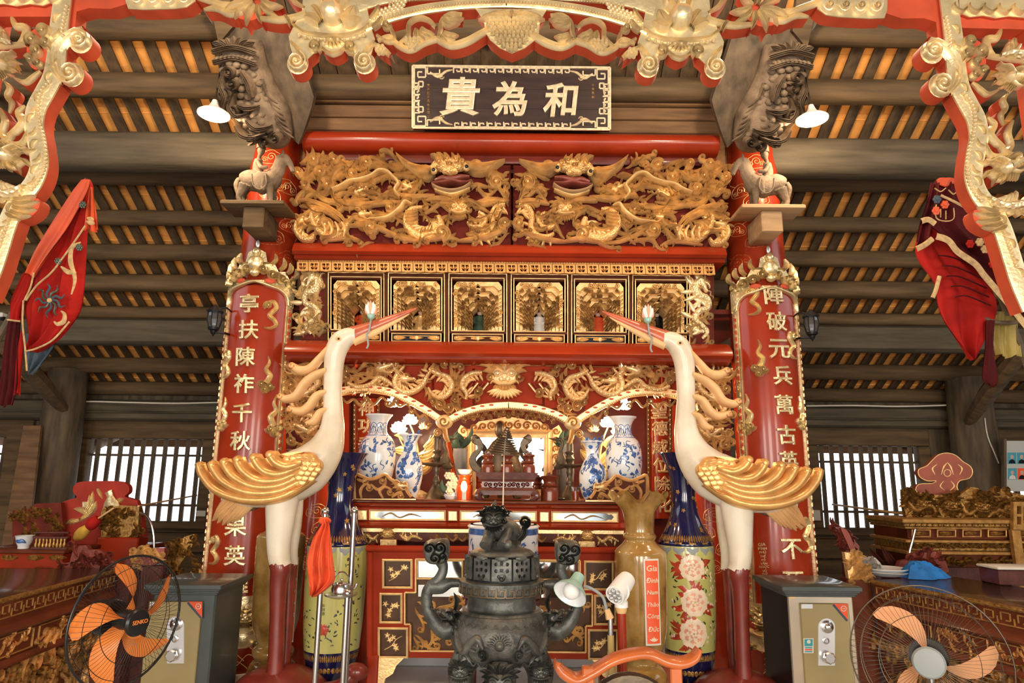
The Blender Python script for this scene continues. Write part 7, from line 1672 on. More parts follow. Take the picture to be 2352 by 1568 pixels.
    for j in range(8): a = 2 * PI * j / 8; b = MB(); b.tube([(X + 11.5 * k * math.cos(a), YN + 11.5 * k * math.sin(a), z(754)), (X + 16.5 * k * math.cos(a), YN + 16.5 * k * math.sin(a), z(736)), (X + 15.5 * k * math.cos(a), YN + 15.5 * k * math.sin(a), z(717))], .004, 5); b.build('glazing_bar', BLACKI, t)
    b = MB(); b.lathe(X, YN, [(z(773), 1 * k), (z(768), 3 * k), (z(765), 6 * k), (z(760), 7 * k), (z(757), 12 * k), (z(752), 13 * k)], 12); b.build('finial', BLACKI, t)
    xc_ = gl[0] if fx > 0 else gr[0]; b = MB(); b.tube([(X, YN, z(763)), (X + fx * .08, YN + .02, z(763)), (xc_ - fx * .2, 5.62, z(760))], .01, 8); b.build('arm', BLACKI, t)
    b = MB(); b.tube([(X, YN, z(716)), (X + fx * .07, YN + .03, z(704)), (xc_ - fx * .2, 5.62, z(712))], .007, 6, sm=3); b.build('stay', BLACKI, t)
for fx in (1, -1): upper_carvings(fx)
# ================================================================ embroidered ceremonial banners
YF = 3.75; WF = VP(YF - .07)
fl = thing('ceremonial_banner', 'red embroidered banner hanging from a slanting pole on the left', 'banner', at(110, 800, YF))
cloth('velvet_panel', [(412, 192, 206), (440, 174, 211), (520, 122, 197), (560, 102, 192), (620, 66, 188), (700, 48, 180), (740, 54, 160), (780, 60, 122), (804, 66, 78)], YF, 2.2, .03, CLOTHR, fl, seed=2)
cloth('satin_edge', [(412, 186, 206), (440, 164, 200), (520, 112, 160), (580, 76, 120), (632, 56, 84)], YF - .05, 1.2, .012, CLOTHO2, fl, seed=3)
cloth('flap', [(430, 205, 212), (470, 200, 216), (500, 197, 220), (530, 196, 224)], YF - .03, 2, .015, CLOTHO2, fl, seed=4)
cloth('blue_lining', [(766, 62, 134), (800, 58, 124), (830, 60, 104), (857, 64, 78)], YF + .05, 2, .02, CLOTHB, fl, seed=5)
cloth('side_panel', [(626, 56, 76), (680, 30, 62), (705, 22, 50), (735, 18, 48)], YF - .02, 1.5, .015, CLOTHR, fl, seed=6)
cloth('streamer', [(733, 17, 46), (800, 8, 40), (880, 2, 38), (932, -6, 28)], YF + .02, 2, .012, CLOTHM, fl, seed=7)
cloth('streamer', [(760, 44, 54), (830, 36, 48), (905, 34, 44)], YF + .03, 1, .008, CLOTHR, fl, seed=8)
QF = lambda u, v, h=0.: WF(u, v, h)
for P in ([(196, 518), (176, 548), (146, 590), (118, 626), (84, 656), (60, 690)], [(78, 626), (70, 660), (56, 690)], [(17, 734), (48, 738)], [(60, 806), (84, 800), (122, 780), (160, 738)], [(54, 690), (52, 740), (58, 800), (62, 852)]): b = MB(); b.ribbon(QF, P, 4, .006, 0, SOFT); b.build('braid', BRAID, fl)
for j in range(9): a = j * .7; b = MB(); b.ribbon(QF, [(115, 690), (115 + 16 * math.cos(a), 690 + 16 * math.sin(a)), (115 + 26 * math.cos(a + .5), 690 + 30 * math.sin(a + .5)), (115 + 36 * math.cos(a + .3), 690 + 40 * math.sin(a + .3))], [4, 6, 5, 1], .006, 0, SOFT); b.build('embroidered_ray', INK if j % 2 else CLOTHB, fl)
b = MB(); b.disc(QF, 115, 690, 6, 6, .008, .004, 10); b.build('embroidered_boss', BRAID, fl)
for P, mt in (([(186, 556), (166, 568), (162, 600), (172, 640), (164, 676)], BRAID), ([(124, 738), (132, 744), (146, 738), (148, 722), (140, 714)], BRAID), ([(140, 612), (156, 624), (176, 626)], BRAID), ([(200, 500), (216, 506)], BRAID), ([(198, 508), (218, 514)], BRAID)): b = MB(); b.ribbon(QF, P, [3, 9, 12, 9, 3], .006, 0, SOFT); b.build('embroidered_dragon', mt, fl)
for (u, v) in ((182, 568), (134, 600), (190, 470)): b = MB(); rosette(b, L(QF, u, v, .7), .008); b.build('embroidered_flower', INK, fl)
p1 = at(202, 412, YF + .03); p2 = at(20, 735, YF + .03); d = (p2 - p1).normalized(); p3 = p2 + d * ((p2.z - .92) / max(.05, -d.z))
b = MB(); b.tube([tuple(p1), tuple(p2), tuple(p3)], .018, 8); b.build('pole', WOODD, fl)
fr_ = thing('ceremonial_banner', 'maroon embroidered parasol banner with crimson lining and tan braid on the right', 'banner', at(2230, 822, YF))
cloth('crimson_lining', [(512, 2126, 2146), (560, 2104, 2186), (600, 2110, 2228), (650, 2142, 2264), (700, 2148, 2284), (740, 2162, 2280), (780, 2190, 2262), (824, 2229, 2236)], YF + .02, 1.3, .03, CLOTHR, fr_, seed=9)
cloth('maroon_panel', [(410, 2152, 2204), (440, 2134, 2230), (500, 2122, 2262), (520, 2128, 2270), (545, 2158, 2290), (580, 2200, 2330), (640, 2262, 2380), (740, 2352, 2440)], YF - .04, 2.0, .03, CLOTHM, fr_, seed=10)
cloth('satin_fold', [(408, 2158, 2206), (416, 2150, 2216), (424, 2152, 2222)], YF - .06, 1, .01, CLOTHO2, fr_, seed=11)
cloth('side_fold', [(420, 2138, 2158), (470, 2126, 2150), (520, 2110, 2142), (560, 2104, 2136)], YF - .07, 1.5, .02, CLOTHM, fr_, seed=12)
cloth('streamer', [(735, 2266, 2286), (800, 2264, 2284), (870, 2258, 2294), (888, 2274, 2280)], YF - .02, 1, .01, CLOTHM, fr_, seed=13)
cloth('olive_streamer', [(716, 2284, 2336), (770, 2282, 2342), (818, 2290, 2348)], YF + .04, 2, .012, OLIVE, fr_, seed=14)
WFr = VP(YF - .12); QR = lambda u, v, h=0.: WFr(u, v, h)
for P, w_ in (([(2150, 542), (2178, 552), (2200, 578), (2240, 606), (2262, 634), (2310, 690), (2360, 752)], 15), ([(2116, 508), (2132, 504), (2148, 514)], 13), ([(2104, 572), (2124, 562), (2142, 548)], 13), ([(2158, 634), (2150, 664), (2142, 684)], 10), ([(2160, 448), (2190, 462), (2216, 476)], 6)): b = MB(); b.ribbon(QR, P, w_, .006, 0, SOFT); b.build('braid', BRAID, fr_)
for i in range(5): b = MB(); b.ribbon(VP(YF - .05), [(2152 + i * 10, 586 + i * 24), (2190 + i * 8, 592 + i * 22), (2256 + i * 5, 622 + i * 20)], 3, .008, 0, SOFT); b.build('bamboo_rib', CLOTHM, fr_)
for P in ([(2150, 470), (2150, 500), (2172, 508), (2190, 502), (2190, 478)], [(2160, 480), (2160, 500)], [(2172, 484), (2172, 504)], [(2146, 432), (2160, 440), (2172, 432)], [(2178, 436), (2190, 446), (2200, 436)]): b = MB(); b.ribbon(QR, P, 2.4, .006, 0, SOFT); b.build('embroidered_line', BRAID, fr_)
for (u, v, mt) in ((2152, 458, CLOTHB), (2150, 484, CLOTHO2), (2170, 470, CLOTHO2), (2228, 560, CLOTHR), (2250, 556, BRAID), (2280, 606, CLOTHR), (2306, 660, CLOTHBL), (2262, 572, BRAID)): b = MB(); rosette(b, L(QR, u, v, .8), .01); b.build('embroidered_flower', mt, fr_)
c = at(2302, 730, YF + .02); b = MB(); b.tube([(c.x + .1 * math.cos(a), YF + .02 + .03 * math.sin(a), c.z + .035 * math.sin(a)) for a in [2 * PI * i / 20 for i in range(21)]], .012, 8); b.build('bamboo_ring', WOODD, fr_)
p1 = at(2200, 412, YF + .06); p2 = at(2345, 800, YF + .06); d = (p2 - p1).normalized(); p3 = p2 + d * ((p2.z - .90) / max(.05, -d.z))
b = MB(); b.tube([tuple(p1), tuple(p2), tuple(p3)], .02, 8); b.build('pole', WOODD, fr_)
# ================================================================ two iron safes
def safe(x0, x1, Yf, vt, label, body, panel, knob_px, plate_px, door_px, right):
    zt = at((x0 + x1) / 2, vt, Yf).z; X0, X1 = at(x0, 1450, Yf).x, at(x1, 1450, Yf).x; D = .46
    t = thing('iron_safe', label, 'safe', ((X0 + X1) / 2, Yf + D / 2, 0))
    b = MB(); b.box(X0, X1, Yf, Yf + D, .04, zt - .05, .01); b.build('body', body, t)
    for i, (o, a, c) in enumerate(((.012, .055, .042), (.022, .042, .03), (.034, .03, .018), (.045, .018, .0))):
        b = MB(); b.box(X0 - o, X1 + o, Yf - o, Yf + D + o, zt - a - .012, zt - c, .004); b.build('top_moulding' if i < 3 else 'top_slab', GREENG, t)
    b = MB(); b.box(X0 - .02, X1 + .02, Yf - .02, Yf + D + .02, 0, .05, .01); b.build('plinth', GREENG, t)
    if right:
        b = MB(); b.box(X0 - .003, X0, Yf + .0, Yf + D, .05, zt - .06); lab(b.build('side_sheet', BLACKI, t), 'black side of the safe')
    W = VP(Yf); dx0, dy0, dx1, dy1 = door_px; zb = .12
    da, dc = W(dx0, dy0), W(dx1, dy1 - 200)
    b = MB(); b.box(da.x, dc.x, Yf - .016, Yf + .004, zb, da.z, .004); dr = b.build('door', panel, t)
    u0, v0, u1, v1 = plate_px; uc = (u0 + u1) / 2; hw = (u1 - u0) / 2
    out = [(u0, v1), (u0 - 0, v0 + hw)] + [(uc - hw * math.cos(PI * i / 10), v0 + hw - hw * math.sin(PI * i / 10)) for i in range(1, 10)] + [(u1, v0 + hw), (u1, v1)]
    b = MB(); b.plate(W, out, .022, .014); b.build('lock_plate', STEELW, dr)
    k = mpp(Yf, 1450)
    for i, (u, v, r) in enumerate(knob_px):
        p = W(u, v); b = MB(); y = Yf - .022
        prof = [(r * k * 1.0, 0), (r * k * 1.0, -.008), (r * k * .8, -.012), (r * k * .55, -.014), (r * k * .5, -.032), (r * k * .3, -.036), (.001, -.036)] if i != 1 else [(r * k, 0), (r * k, -.006), (r * k * .6, -.008), (r * k * .5, -.012), (.001, -.012)]
        if i == 2: prof = [(r * k * .7, 0), (r * k * .7, -.012), (r * k, -.016), (r * k, -.032), (r * k * .8, -.04), (.001, -.04)]
        sd = 24
        b.grid([[(p.x + q * (1 + (.08 * math.cos(8 * 2 * PI * j / sd) if i == 2 and 1 < n < 5 else 0)) * math.cos(2 * PI * j / sd), y + d, p.z + q * (1 + (.08 * math.cos(8 * 2 * PI * j / sd) if i == 2 and 1 < n < 5 else 0)) * math.sin(2 * PI * j / sd)) for j in range(sd)] for n, (q, d) in enumerate(prof)], cv=True)
        b.build(('combination_dial', 'keyhole', 'turning_knob')[i], STEEL, dr)
    W2 = lambda u, v, h=0.: W(u, v, h + .016)
    e, f_ = dx1, dy0
    b = MB(); b.plate(W2, [(e - 36, f_ + 1), (e - 1, f_ + 1), (e - 1, f_ + 42)], .001); st = b.build('corner_sticker', REDLABEL, dr)
    b = MB(); b.ribbon(W2, [(e - 34, f_ + 3), (e - 2, f_ + 40)], 5, .001, .001, FLAT, n=1); lab(b.build('blue_stripe', CLOTHB, dr), 'dark blue edge of the sticker')
    b = MB(); b.ribbon(W2, spiral(e - 10, f_ + 12, 6, 0, 1, 1, 14, 1.), 1.5, .001, .001, FLAT, sm=False); b.ribbon(W2, [(e - 13, f_ + 12), (e - 7, f_ + 12)], 1.4, .001, .001, FLAT, n=1); b.build('sticker_emblem', PAPER, dr)
    b = MB(); b.plate(W2, rect(dx0 + 3, f_ + 2, dx0 + 29, f_ + 12), .001); b.build('maker_plate', STEELW, dr)
    return t, W, W2, dr
s1, Ws1, W2s, d1 = safe(343, 489, 4.6, 1340, 'dark grey green iron safe with khaki door, behind the orange fan', GREENG, SAFEG, [(409, 1431, 14), (406, 1465, 7.5), (402, 1501, 13)], (387, 1414, 426, 1521), (345, 1379, 468, 1565), False)
b = MB(); write(b, lambda x, y, h: Ws1(x, y, h), '1', 474, 1358, hpx=9, h0=.001, h=.001, shear=.3); b.build('chalk_mark', PAPER, s1)
s2, Ws2, W2s2, d2 = safe(1813, 1966, 4.6, 1345, 'pale metal iron safe with tan door, in front of the right couplet board', SAFEM, SAFEG, [(1896, 1437, 14), (1893, 1469, 7.5), (1897, 1506, 13)], (1876, 1418, 1914, 1526), (1835, 1384, 1945, 1566), True)
b = MB(); b.plate(W2s2, rect(1843, 1464, 1866, 1498), .0012); sk = b.build('teal_sticker', PAPER, d2)
b = MB(); b.plate(W2s2, rect(1845, 1466, 1864, 1482), .002, .001); b.build('sticker_print', mat('teal_print', (.04, .32, .38), .5), d2)
b = MB(); b.disc(W2s2, 1855, 1472, 4.5, 4.5, .001, .002, 12); b.build('sticker_emblem', PAPER, d2)
for i in range(3): b = MB(); b.plate(W2s2, rect(1846, 1484 + i * 4.4, 1863, 1487 + i * 4.4), .002, .001); b.build('sticker_print', REDLABEL if i == 1 else bpy.data.materials['teal_print'], d2)
b = MB(); write(b, lambda x, y, h: Ws2(x, y, h), 'Két 2', 1937, 1368, wpx=21, h0=.001, h=.001, shear=.2); b.build('chalk_mark', PAPER, s2)
b = MB(); b.plate(lambda u, v, h: Ws2(u, v, h), rect(1814, 1366, 1826, 1374), .001); b.build('price_tag', PLUME, s2)
# ================================================================ two fans
def fan(c, ax, r, blades, bmt, capmt, label, br, capr, cap_d, a0, word=None, sweep=.9, cage=BLACKM):
    c = Vector(c); ax = Vector(ax).normalized(); e1 = ax.cross(Vector((0, 0, 1))).normalized(); e2 = e1.cross(ax).normalized()
    if e2.z < 0: e2 = -e2
    e1 = e2.cross(ax)
    P = lambda x, y, d=0.: c + e1 * x + e2 * y + ax * d
    t = thing('standing_fan', label, 'fan', (c.x - ax.x * .12, c.y - ax.y * .12, 0))
    ring = lambda R, d, n=48: [tuple(P(R * math.cos(2 * PI * i / n), R * math.sin(2 * PI * i / n), d)) for i in range(n + 1)]
    b = MB(); b.tube(ring(r, 0), .006 if cage is BLACKM else .0035, 8, cap=False); b.build('cage_rim', cage, t)
    for nm, s, dm in (('front_cage', 1, .07), ('rear_cage', -1, .075)):
        b = MB(); N = 76
        for i in range(N):
            a = 2 * PI * i / N; pts = []
            for q in (.24, .5, .75, .92, 1.): pts.append(tuple(P(r * q * math.cos(a + .0), r * q * math.sin(a), s * dm * math.sqrt(max(0, 1 - q ** 2.6)))))
            b.tube(pts, .0009, 3, cap=False)
        for q in (.62, .86): b.tube(ring(r * q, s * dm * math.sqrt(1 - q ** 2.6)), .0016, 4, cap=False)
        stuff(b.build(nm, cage, t))
    for i in range(blades):
        a = a0 + 2 * PI * i / blades; rows = []
        for q in [j / 10 for j in range(11)]:
            R_ = .16 * r + (br - .16 * r) * q; w_ = (.16 + .5 * math.sin(PI * min(1, .12 + q * .80)) ** 1.0) * sweep
            if q == 1: w_ *= .6
            mid = a + .62 * q ** 1.4
            rows.append([tuple(P(R_ * math.cos(mid + w_ * (x - .5)), R_ * math.sin(mid + w_ * (x - .5)), -.004 + (x - .5) * .075 * (1 - .5 * q))) for x in (0, .2, .4, .6, .8, 1)])
        b = MB(); b.grid(rows); b.grid([[tuple(Vector(p) - ax * .003) for p in rw] for rw in rows]); b.build('blade', bmt, t)
    def rev(prof, nm, mt, n=28): b = MB(); b.grid([[tuple(P(q * math.cos(2 * PI * j / n), q * math.sin(2 * PI * j / n), d)) for j in range(n)] for q, d in prof], cv=True, cap=True); return b.build(nm, mt, t)
    rev([(.045, -.05), (.05, .0), (.046, .03), (.03, .04)], 'hub', BLACKM if cage is BLACKM else capmt)
    cp = rev([(capr, .055), (capr * 1.02, .066), (capr * .9, .078), (capr * .4, .082), (.002, .082)], 'front_cap', capmt)
    if word: b = MB(); write(b, lambda x, y, h: P(x, -y, .0825 + h), word, 0, -.004, wpx=capr * 1.3, h=.001, bold=.02); b.build('brand_word', ORANGE, cp)
    rev([(.04, -.22), (.075, -.2), (.085, -.12), (.08, -.085)], 'motor', BLACKM)
    base = P(0, 0, -.14); b = MB(); b.tube([tuple(base), (base.x, base.y, base.z - .08), (base.x, base.y, 0.05)], .016, 10); b.build('pole', STEEL, t)
    b = MB(); b.lathe(base.x, base.y, [(0, .2), (.02, .2), (.045, .06), (.08, .03)], 28); b.build('base', BLACKM, t)
    return t, P
k = mpp(3.4, 1425); c = at(293, 1425, 3.4)
t, P = fan(c, (.92, -.39, -.03), .292, 5, ORANGE, BLACKM, 'standing fan with five orange blades in a black cage, left foreground', .275, .062, .09, .05, 'SENKO')
b = MB(); b.ball(tuple(at(196, 1416, 3.4)), .02, 8); b.build('cage_clip', ORANGE, t)
c = at(2133, 1516, 3.3)
fan(c, (-.50, -.86, .05), .318, 3, PEACHB, GREYC, 'large wire caged fan with three peach blades and grey cap, right foreground', .275, .066, .07, 1.75, None, .85, mat('dark_brown_wire', (.09, .07, .05), .4, .5))
# ================================================================ long carved tables on either side
def side_table(pa, pb, z, inward, label, depth, side):
    A, B = gp(pa[0], pa[1], z), gp(pb[0], pb[1], z); d = (B - A).normalized(); n = Vector((d.y, -d.x, 0)); n = n if n.x * inward > 0 else -n
    Wt = Wall(A, n); t = thing('carved_table', label, 'table', ((A + B) / 2 - n * depth / 2).to_tuple()[:2] + (0,))
    A2, B2 = A - d * .25 * 0 , B + d * 1.0
    mid = (A + B2) / 2 - n * (depth / 2); Lg = (B2 - A).length
    b = MB(); b.obox(mid + Vector((0, 0, -.012)), d, n, Vector((0, 0, 1)), Lg, depth, .024, .004); b.build('tabletop', TABLET, t)
    b = MB(); b.sweep(A, B2, [(-.06, -.03), (.0, -.03), (.0, -.024), (.018, -.018), (.018, -.006), (.0, 0), (-.06, -.001)], n); b.build('edge_moulding', GOLDD, t)
    b = MB(); b.sweep(A, B2, [(-.1, -.16), (-.012, -.16), (-.012, -.03), (-.1, -.03)], n); b.build('key_board', TABRED, t)
    b = MB(); b.sweep(A, B2, [(-.1, -.215), (.008, -.215), (.02, -.2), (.01, -.18), (-.012, -.16), (-.1, -.16)], n); b.build('lower_moulding', TABRED, t)
    b = MB(); b.sweep(A, B2, [(-.1, -.36), (-.02, -.36), (-.02, -.215), (-.1, -.215)], n); b.build('panel_board', TABRED, t)
    b = MB(); b.sweep(A, B2, [(-.1, -.40), (.012, -.40), (.012, -.385), (-.01, -.36), (-.1, -.36)], n); b.build('middle_moulding', TABRED, t)
    b = MB(); b.sweep(A, B2, [(-.1, -.68), (-.03, -.68), (-.03, -.40), (-.1, -.40)], n); b.build('apron_board', TABRED, t)
    Mx = lambda x, y, h=0.: A + d * x + n * (h - .012) + Vector((0, 0, -y))      # metres along / down the face
    LF = Lg - .02
    nK = int(LF / .11)
    for i in range(nK):                                                          # greek key units
        x = .03 + i * .11; b = MB()
        for a, c_ in (((0, .045), (0, .0), ), ((0, 0), (.06, 0)), ((.06, 0), (.06, .045)), ((.06, .045), (.03, .045)), ((-.025, .07), (.085, .07)), ((.085, .07), (.085, .025))):
            b.ribbon(lambda u, v, h: Mx(x + u, .05 + v, h), [a, c_], .008, .007, 0, FLAT, n=1)
        b.build('key_fret', GOLDA, t)
    rr = random.Random(70 if side == 'left' else 71)
    x = .12; i = 0
    while x < LF - .1:
        w_ = .36; P4 = lambda u, v, h=0., x=x: Mx(x + u, .235 + v, h - .008)
        b = MB(); 
        for a, c_ in (((0, 0), (w_, 0)), ((w_, 0), (w_, .11)), ((w_, .11), (0, .11)), ((0, .11), (0, 0))): b.ribbon(P4, [a, c_], .01, .012, 0, SOFT, n=1)
        b.build('panel_moulding', GOLDA, t)
        for q in range(9):
            b = MB(); swirl(b, P4, .04 + rr.random() * .26, .03 + rr.random() * .05, .07, rr.choice((0, PI)) + rr.gauss(0, .6), .014, .6, rr.choice((-1, 1)), None, .014, 0); b.build('carved_leaf', WINGG, t)
        x += .42; i += 1
    P5 = lambda u, v, h=0.: Mx(u, v, h - .02)
    x = .1
    while x < LF - .05:
        y = .52 + rr.uniform(-.09, .1)
        b = MB(); kk_ = rr.random()
        if kk_ < .5: swirl(b, P5, x, y, rr.uniform(.12, .2), rr.uniform(0, 6.28), rr.uniform(.024, .036), rr.uniform(.4, 1), rr.choice((-1, 1)), None, .04, 0); nm = 'carved_scroll'
        elif kk_ < .8: b.curl(P5, x, y, rr.uniform(.03, .05), rr.uniform(0, 6), 1.5, rr.choice((-1, 1)), None, .045, 0); nm = 'carved_cloud'
        else:
            for j in range(6): b.leaf(P5, (x, y), (x + .07 * math.cos(j + 1), y + .06 * math.sin(j + 1)), .026, .04, 0, .2, n=5)
            nm = 'carved_flower'
        b.build(nm, GOLDA if rr.random() < .5 else WINGG, t); x += .018
    for q in (.06, Lg - .06):
        for w_ in (-.06, -depth + .06): p = A + d * q + n * w_; b = MB(); b.obox(Vector((p.x, p.y, (z - .03) / 2)), d, n, Vector((0, 0, 1)), .09, .09, z - .03, .01); b.build('leg', TABRED, t)
    return t, Mx, Wt, (A, d, n, z)
tL, MxL, WL, gL = side_table((272, 1305), (6, 1373), .9, 1, 'long carved and gilded table with dark top along the left edge', .95, 'left')
tR, MxR, WR, gR = side_table((2002, 1331), (2352, 1396), .88, -1, 'long carved and gilded table with dark top along the right edge', .8, 'right')
# plate, cloth and box on the right table
zR = .88; p = gp(2052, 1326, zR); k = (p - CAMP).length / F
t = thing('dinner_plate', 'white china plates stacked on the right table beside the blue cloth', 'plate', (p.x, p.y + .1, zR))
b = MB(); b.lathe(p.x, p.y + .1, [(zR, 24 * k), (zR + .008, 30 * k), (zR + .035, 44 * k), (zR + .038, 43 * k), (zR + .014, 26 * k)], 32); b.build('lower_plate', WHITEP, t)
b = MB(); b.lathe(p.x - .01, p.y + .1, [(zR + .02, 24 * k), (zR + .03, 32 * k), (zR + .058, 43 * k), (zR + .062, 42 * k), (zR + .034, 26 * k)], 32); b.build('upper_plate', WHITEP, t)
p = gp(2142, 1332, zR); rr = random.Random(5); rows = []
for i in range(15):
    q = i / 14; row = []
    for j in range(29):
        a = 2 * PI * j / 28; R_ = (.19 + .035 * math.sin(3 * a + 1) + .02 * math.sin(7 * a)) * q
        hh = .125 * (1 - q ** 2) * (.86 + .14 * math.sin(3 * a + 4 * q)) + .030 * math.sin(9 * a + 8 * q) * q * (1 - q) * 2 + .003
        row.append((p.x + .0 + R_ * math.cos(a) * 1.0 - .04 * (1 - q), p.y + .12 + R_ * math.sin(a) * .6, zR + max(.002, hh)))
    rows.append(row)
b = MB(); b.grid(rows); tag(b.build('blue_cloth', CLOTHBL), 'crumpled bright blue cloth lying on the right table', 'cloth')
p = gp(2330, 1345, zR); b = MB(); b.box(p.x - .1, p.x + .3, p.y + .0, p.y + .22, zR, zR + .11, .008); t = tag(b.build('wooden_box', DRED), 'dark wooden box at the far right on the right table', 'box')
OFFb = OFF[t.name]; b = MB(); b.box(p.x - .11, p.x + .31, p.y - .01, p.y + .23, zR + .11, zR + .128, .004); lab(b.build('lid', PAPER, t), 'pale greyish lid')
def crest(label, pts, Y, mt, seed, cat_='carving', nm='carved_crest', n=14, zb=None, h=.03, scr=None, thick=.05):
    W = VP(Y); rr = random.Random(seed); us = [p_[0] for p_ in pts]; vs = [p_[1] for p_ in pts]; a = W((min(us) + max(us)) / 2, max(vs))
    t = thing(nm, label, cat_, (a.x, Y, a.z if zb is None else zb))
    b = MB(); b.plate(W, pts, 0, -thick); b.build('board', mt, t)
    ok = lambda u, v: inside(pts, u, v)
    scatter(W, (min(us) + 4, max(us) - 4, min(vs) + 4, max(vs) - 4), n, t, scr or mt, (14, 30), (5, 8), (h * .6, h), rr, (0, 1.5, PI, 4.5), 'carved_scroll', keep=ok, h0=(0, .01), spread=.8)
    return t, W
def inside(P_, u, v):
    c_ = False
    for (x0, y0), (x1, y1) in zip(P_, P_[1:] + P_[:1]):
        if (y0 > v) != (y1 > v) and u < x0 + (v - y0) * (x1 - x0) / (y1 - y0): c_ = not c_
    return c_
# ---- left background: red plaque throne, small altar table, rails, bowl
YL1 = 6.6; WL1 = VP(YL1); a = WL1(225, 1250)
t = thing('red_throne', 'red lacquer throne with a rounded crest bearing a gilt phoenix, under the left window', 'throne', (a.x, YL1, 0))
b = MB(); b.plate(WL1, cat([(168, 1130), (172, 1112), (196, 1105), (270, 1105), (294, 1114), (296, 1130), (286, 1140), (304, 1146), (318, 1160), (318, 1255), (140, 1255), (140, 1166), (150, 1150), (176, 1142)], 3, True), 0, -.06); b.build('crest_board', ROSE, t)
for i in range(8): b = MB(); b.leaf(WL1, (178 + i * 2, 1196 - i), (152 + i * 9, 1204 + 10 * math.sin(i * .6) - i * 5), 12, .02, .0, .15, n=6); b.build('phoenix_feather', BRASS, t)
for p0, p1 in (((196, 1175), (214, 1128)), ((198, 1178), (206, 1136)), ((202, 1182), (222, 1150)), ((200, 1180), (170, 1168))): b = MB(); b.leaf(WL1, p0, p1, 15, .02, .004, .1, n=6); b.build('phoenix_wing', BRASS, t)
b = MB(); b.plate(WL1, rect(191, 1152, 205, 1165), .015); frame(b, lambda u, v, h=0.: WL1(u, v, h + .015), 192, 1153, 204, 1164, 2, .004, 0, False); b.build('gilt_seal', BRASS, t)
b = MB(); b.tube([tuple(WL1(262, 1176, .02)), tuple(WL1(258, 1156, .02)), tuple(WL1(256, 1140, .02)), tuple(WL1(252, 1128, .02))], [.09, .07, .03, .035], 10, .4, sm=3); b.leaf(WL1, (268, 1150), (286, 1146), 12, .02, .0); b.leaf(WL1, (256, 1176), (276, 1190), 20, .02, 0); b.build('gilt_figure', BRASS, t)
b = MB(); b.leaf(WL1, (224, 1122), (236, 1146), 9, .015, 0); b.build('gilt_leaf', BRASS, t)
b = MB(); X0, X1 = WL1(140, 1250).x, WL1(318, 1250).x; z = WL1(225, 1255).z; b.box(X0, X1, YL1 + .0, YL1 + .5, 0, z, .01); b.build('seat_box', REDD, t)
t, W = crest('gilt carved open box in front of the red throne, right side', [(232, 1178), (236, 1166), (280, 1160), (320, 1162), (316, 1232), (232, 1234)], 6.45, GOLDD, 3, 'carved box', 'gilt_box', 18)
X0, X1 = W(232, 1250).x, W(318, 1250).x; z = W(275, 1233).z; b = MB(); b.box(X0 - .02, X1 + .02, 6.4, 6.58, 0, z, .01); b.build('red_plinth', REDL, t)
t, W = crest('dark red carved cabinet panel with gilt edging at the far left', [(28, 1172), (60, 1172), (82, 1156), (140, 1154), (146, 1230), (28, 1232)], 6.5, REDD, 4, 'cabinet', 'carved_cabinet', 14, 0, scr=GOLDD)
X0, X1 = W(28, 1250).x, W(146, 1250).x; z = W(90, 1231).z; b = MB(); b.box(X0, X1, 6.5, 6.9, 0, z, .01); b.build('case', REDD, t)
# small altar table with bowl and balustrade
Ys = 5.9; Wz = VP(Ys); X0, X1 = Wz(-60, 1260).x, Wz(152, 1260).x; zt = Wz(60, 1262).z
t = thing('small_altar_table', 'red small altar table with gilt motifs at the far left', 'altar table', ((X0 + X1) / 2, Ys + .2, 0))
b = MB(); b.box(X0, X1, Ys - .02, Ys + .5, zt - .03, zt, .006); b.build('tabletop', TABRED, t)
b = MB(); b.box(X0 + .02, X1 - .02, Ys, Ys + .46, zt - .15, zt - .03, .004); b.build('frieze', REDL, t)
b = MB(); b.box(X0, X1, Ys - .03, Ys + .5, zt - .19, zt - .15, .008); b.build('lower_rail', GOLDD, t)
for u in (24, 84, 134): b = MB(); b.leaf(Wz, (u - 20, 1280), (u + 20, 1280), 13, .012, 0, n=7); b.leaf(Wz, (u, 1274), (u, 1288), 9, .014, .004, n=5); b.build('gilt_motif', GOLDD, t)
for q in (0, 1): b = MB(); b.box((X0, X1 - .1)[q], (X0 + .1, X1)[q], Ys, Ys + .1, 0, zt - .19, .01); b.build('leg', REDD, t)
b = MB(); b.plate(Wz, cat([(-20, 1310), (20, 1306), (60, 1312), (90, 1300), (120, 1304), (140, 1330), (60, 1340), (-20, 1340)], 3, True), 0, -.05); b.build('carved_apron', GOLDD, t)
x = at(55, 1248, Ys + .1).x; k = mpp(Ys + .1)
t2 = thing('porcelain_bowl', 'small blue and white bowl on the small altar table at far left', 'bowl', (x, Ys + .1, zt))
b = MB(); b.lathe(x, Ys + .1, [(zt, 11 * k), (zt + .02, 11 * k), (zt + .05, 15 * k), (zt + .1, 18 * k), (zt + .105, 19 * k), (zt + .1, 16 * k), (zt + .05, 11 * k)], 24); b.build('body', WHITEP, t2)
b = MB(); Q = revloc(x, Ys + .1, 16.6 * k, .1, zt + .065, k); b.leaf(Q, (-10, 0), (10, 2), 8, .003, 0, n=5, sec=LNS); b.leaf(Q, (0, -4), (12, 5), 7, .003, 0, n=5, sec=LNS); b.build('painted_pattern', BLUEP, t2)
xa, xb = at(75, 1250, Ys + .02).x, at(228, 1250, Ys + .02).x; t3 = thing('balustrade', 'low dark turned balustrade on the small altar table', 'railing', ((xa + xb) / 2, Ys + .02, zt))
for zz_, hh in ((zt, .02), (zt + .09, .018), (zt + .13, .016)): b = MB(); b.box(xa, min(xb, X1), Ys + .0, Ys + .03, zz_, zz_ + hh, .004); b.build('rail', DRED, t3)
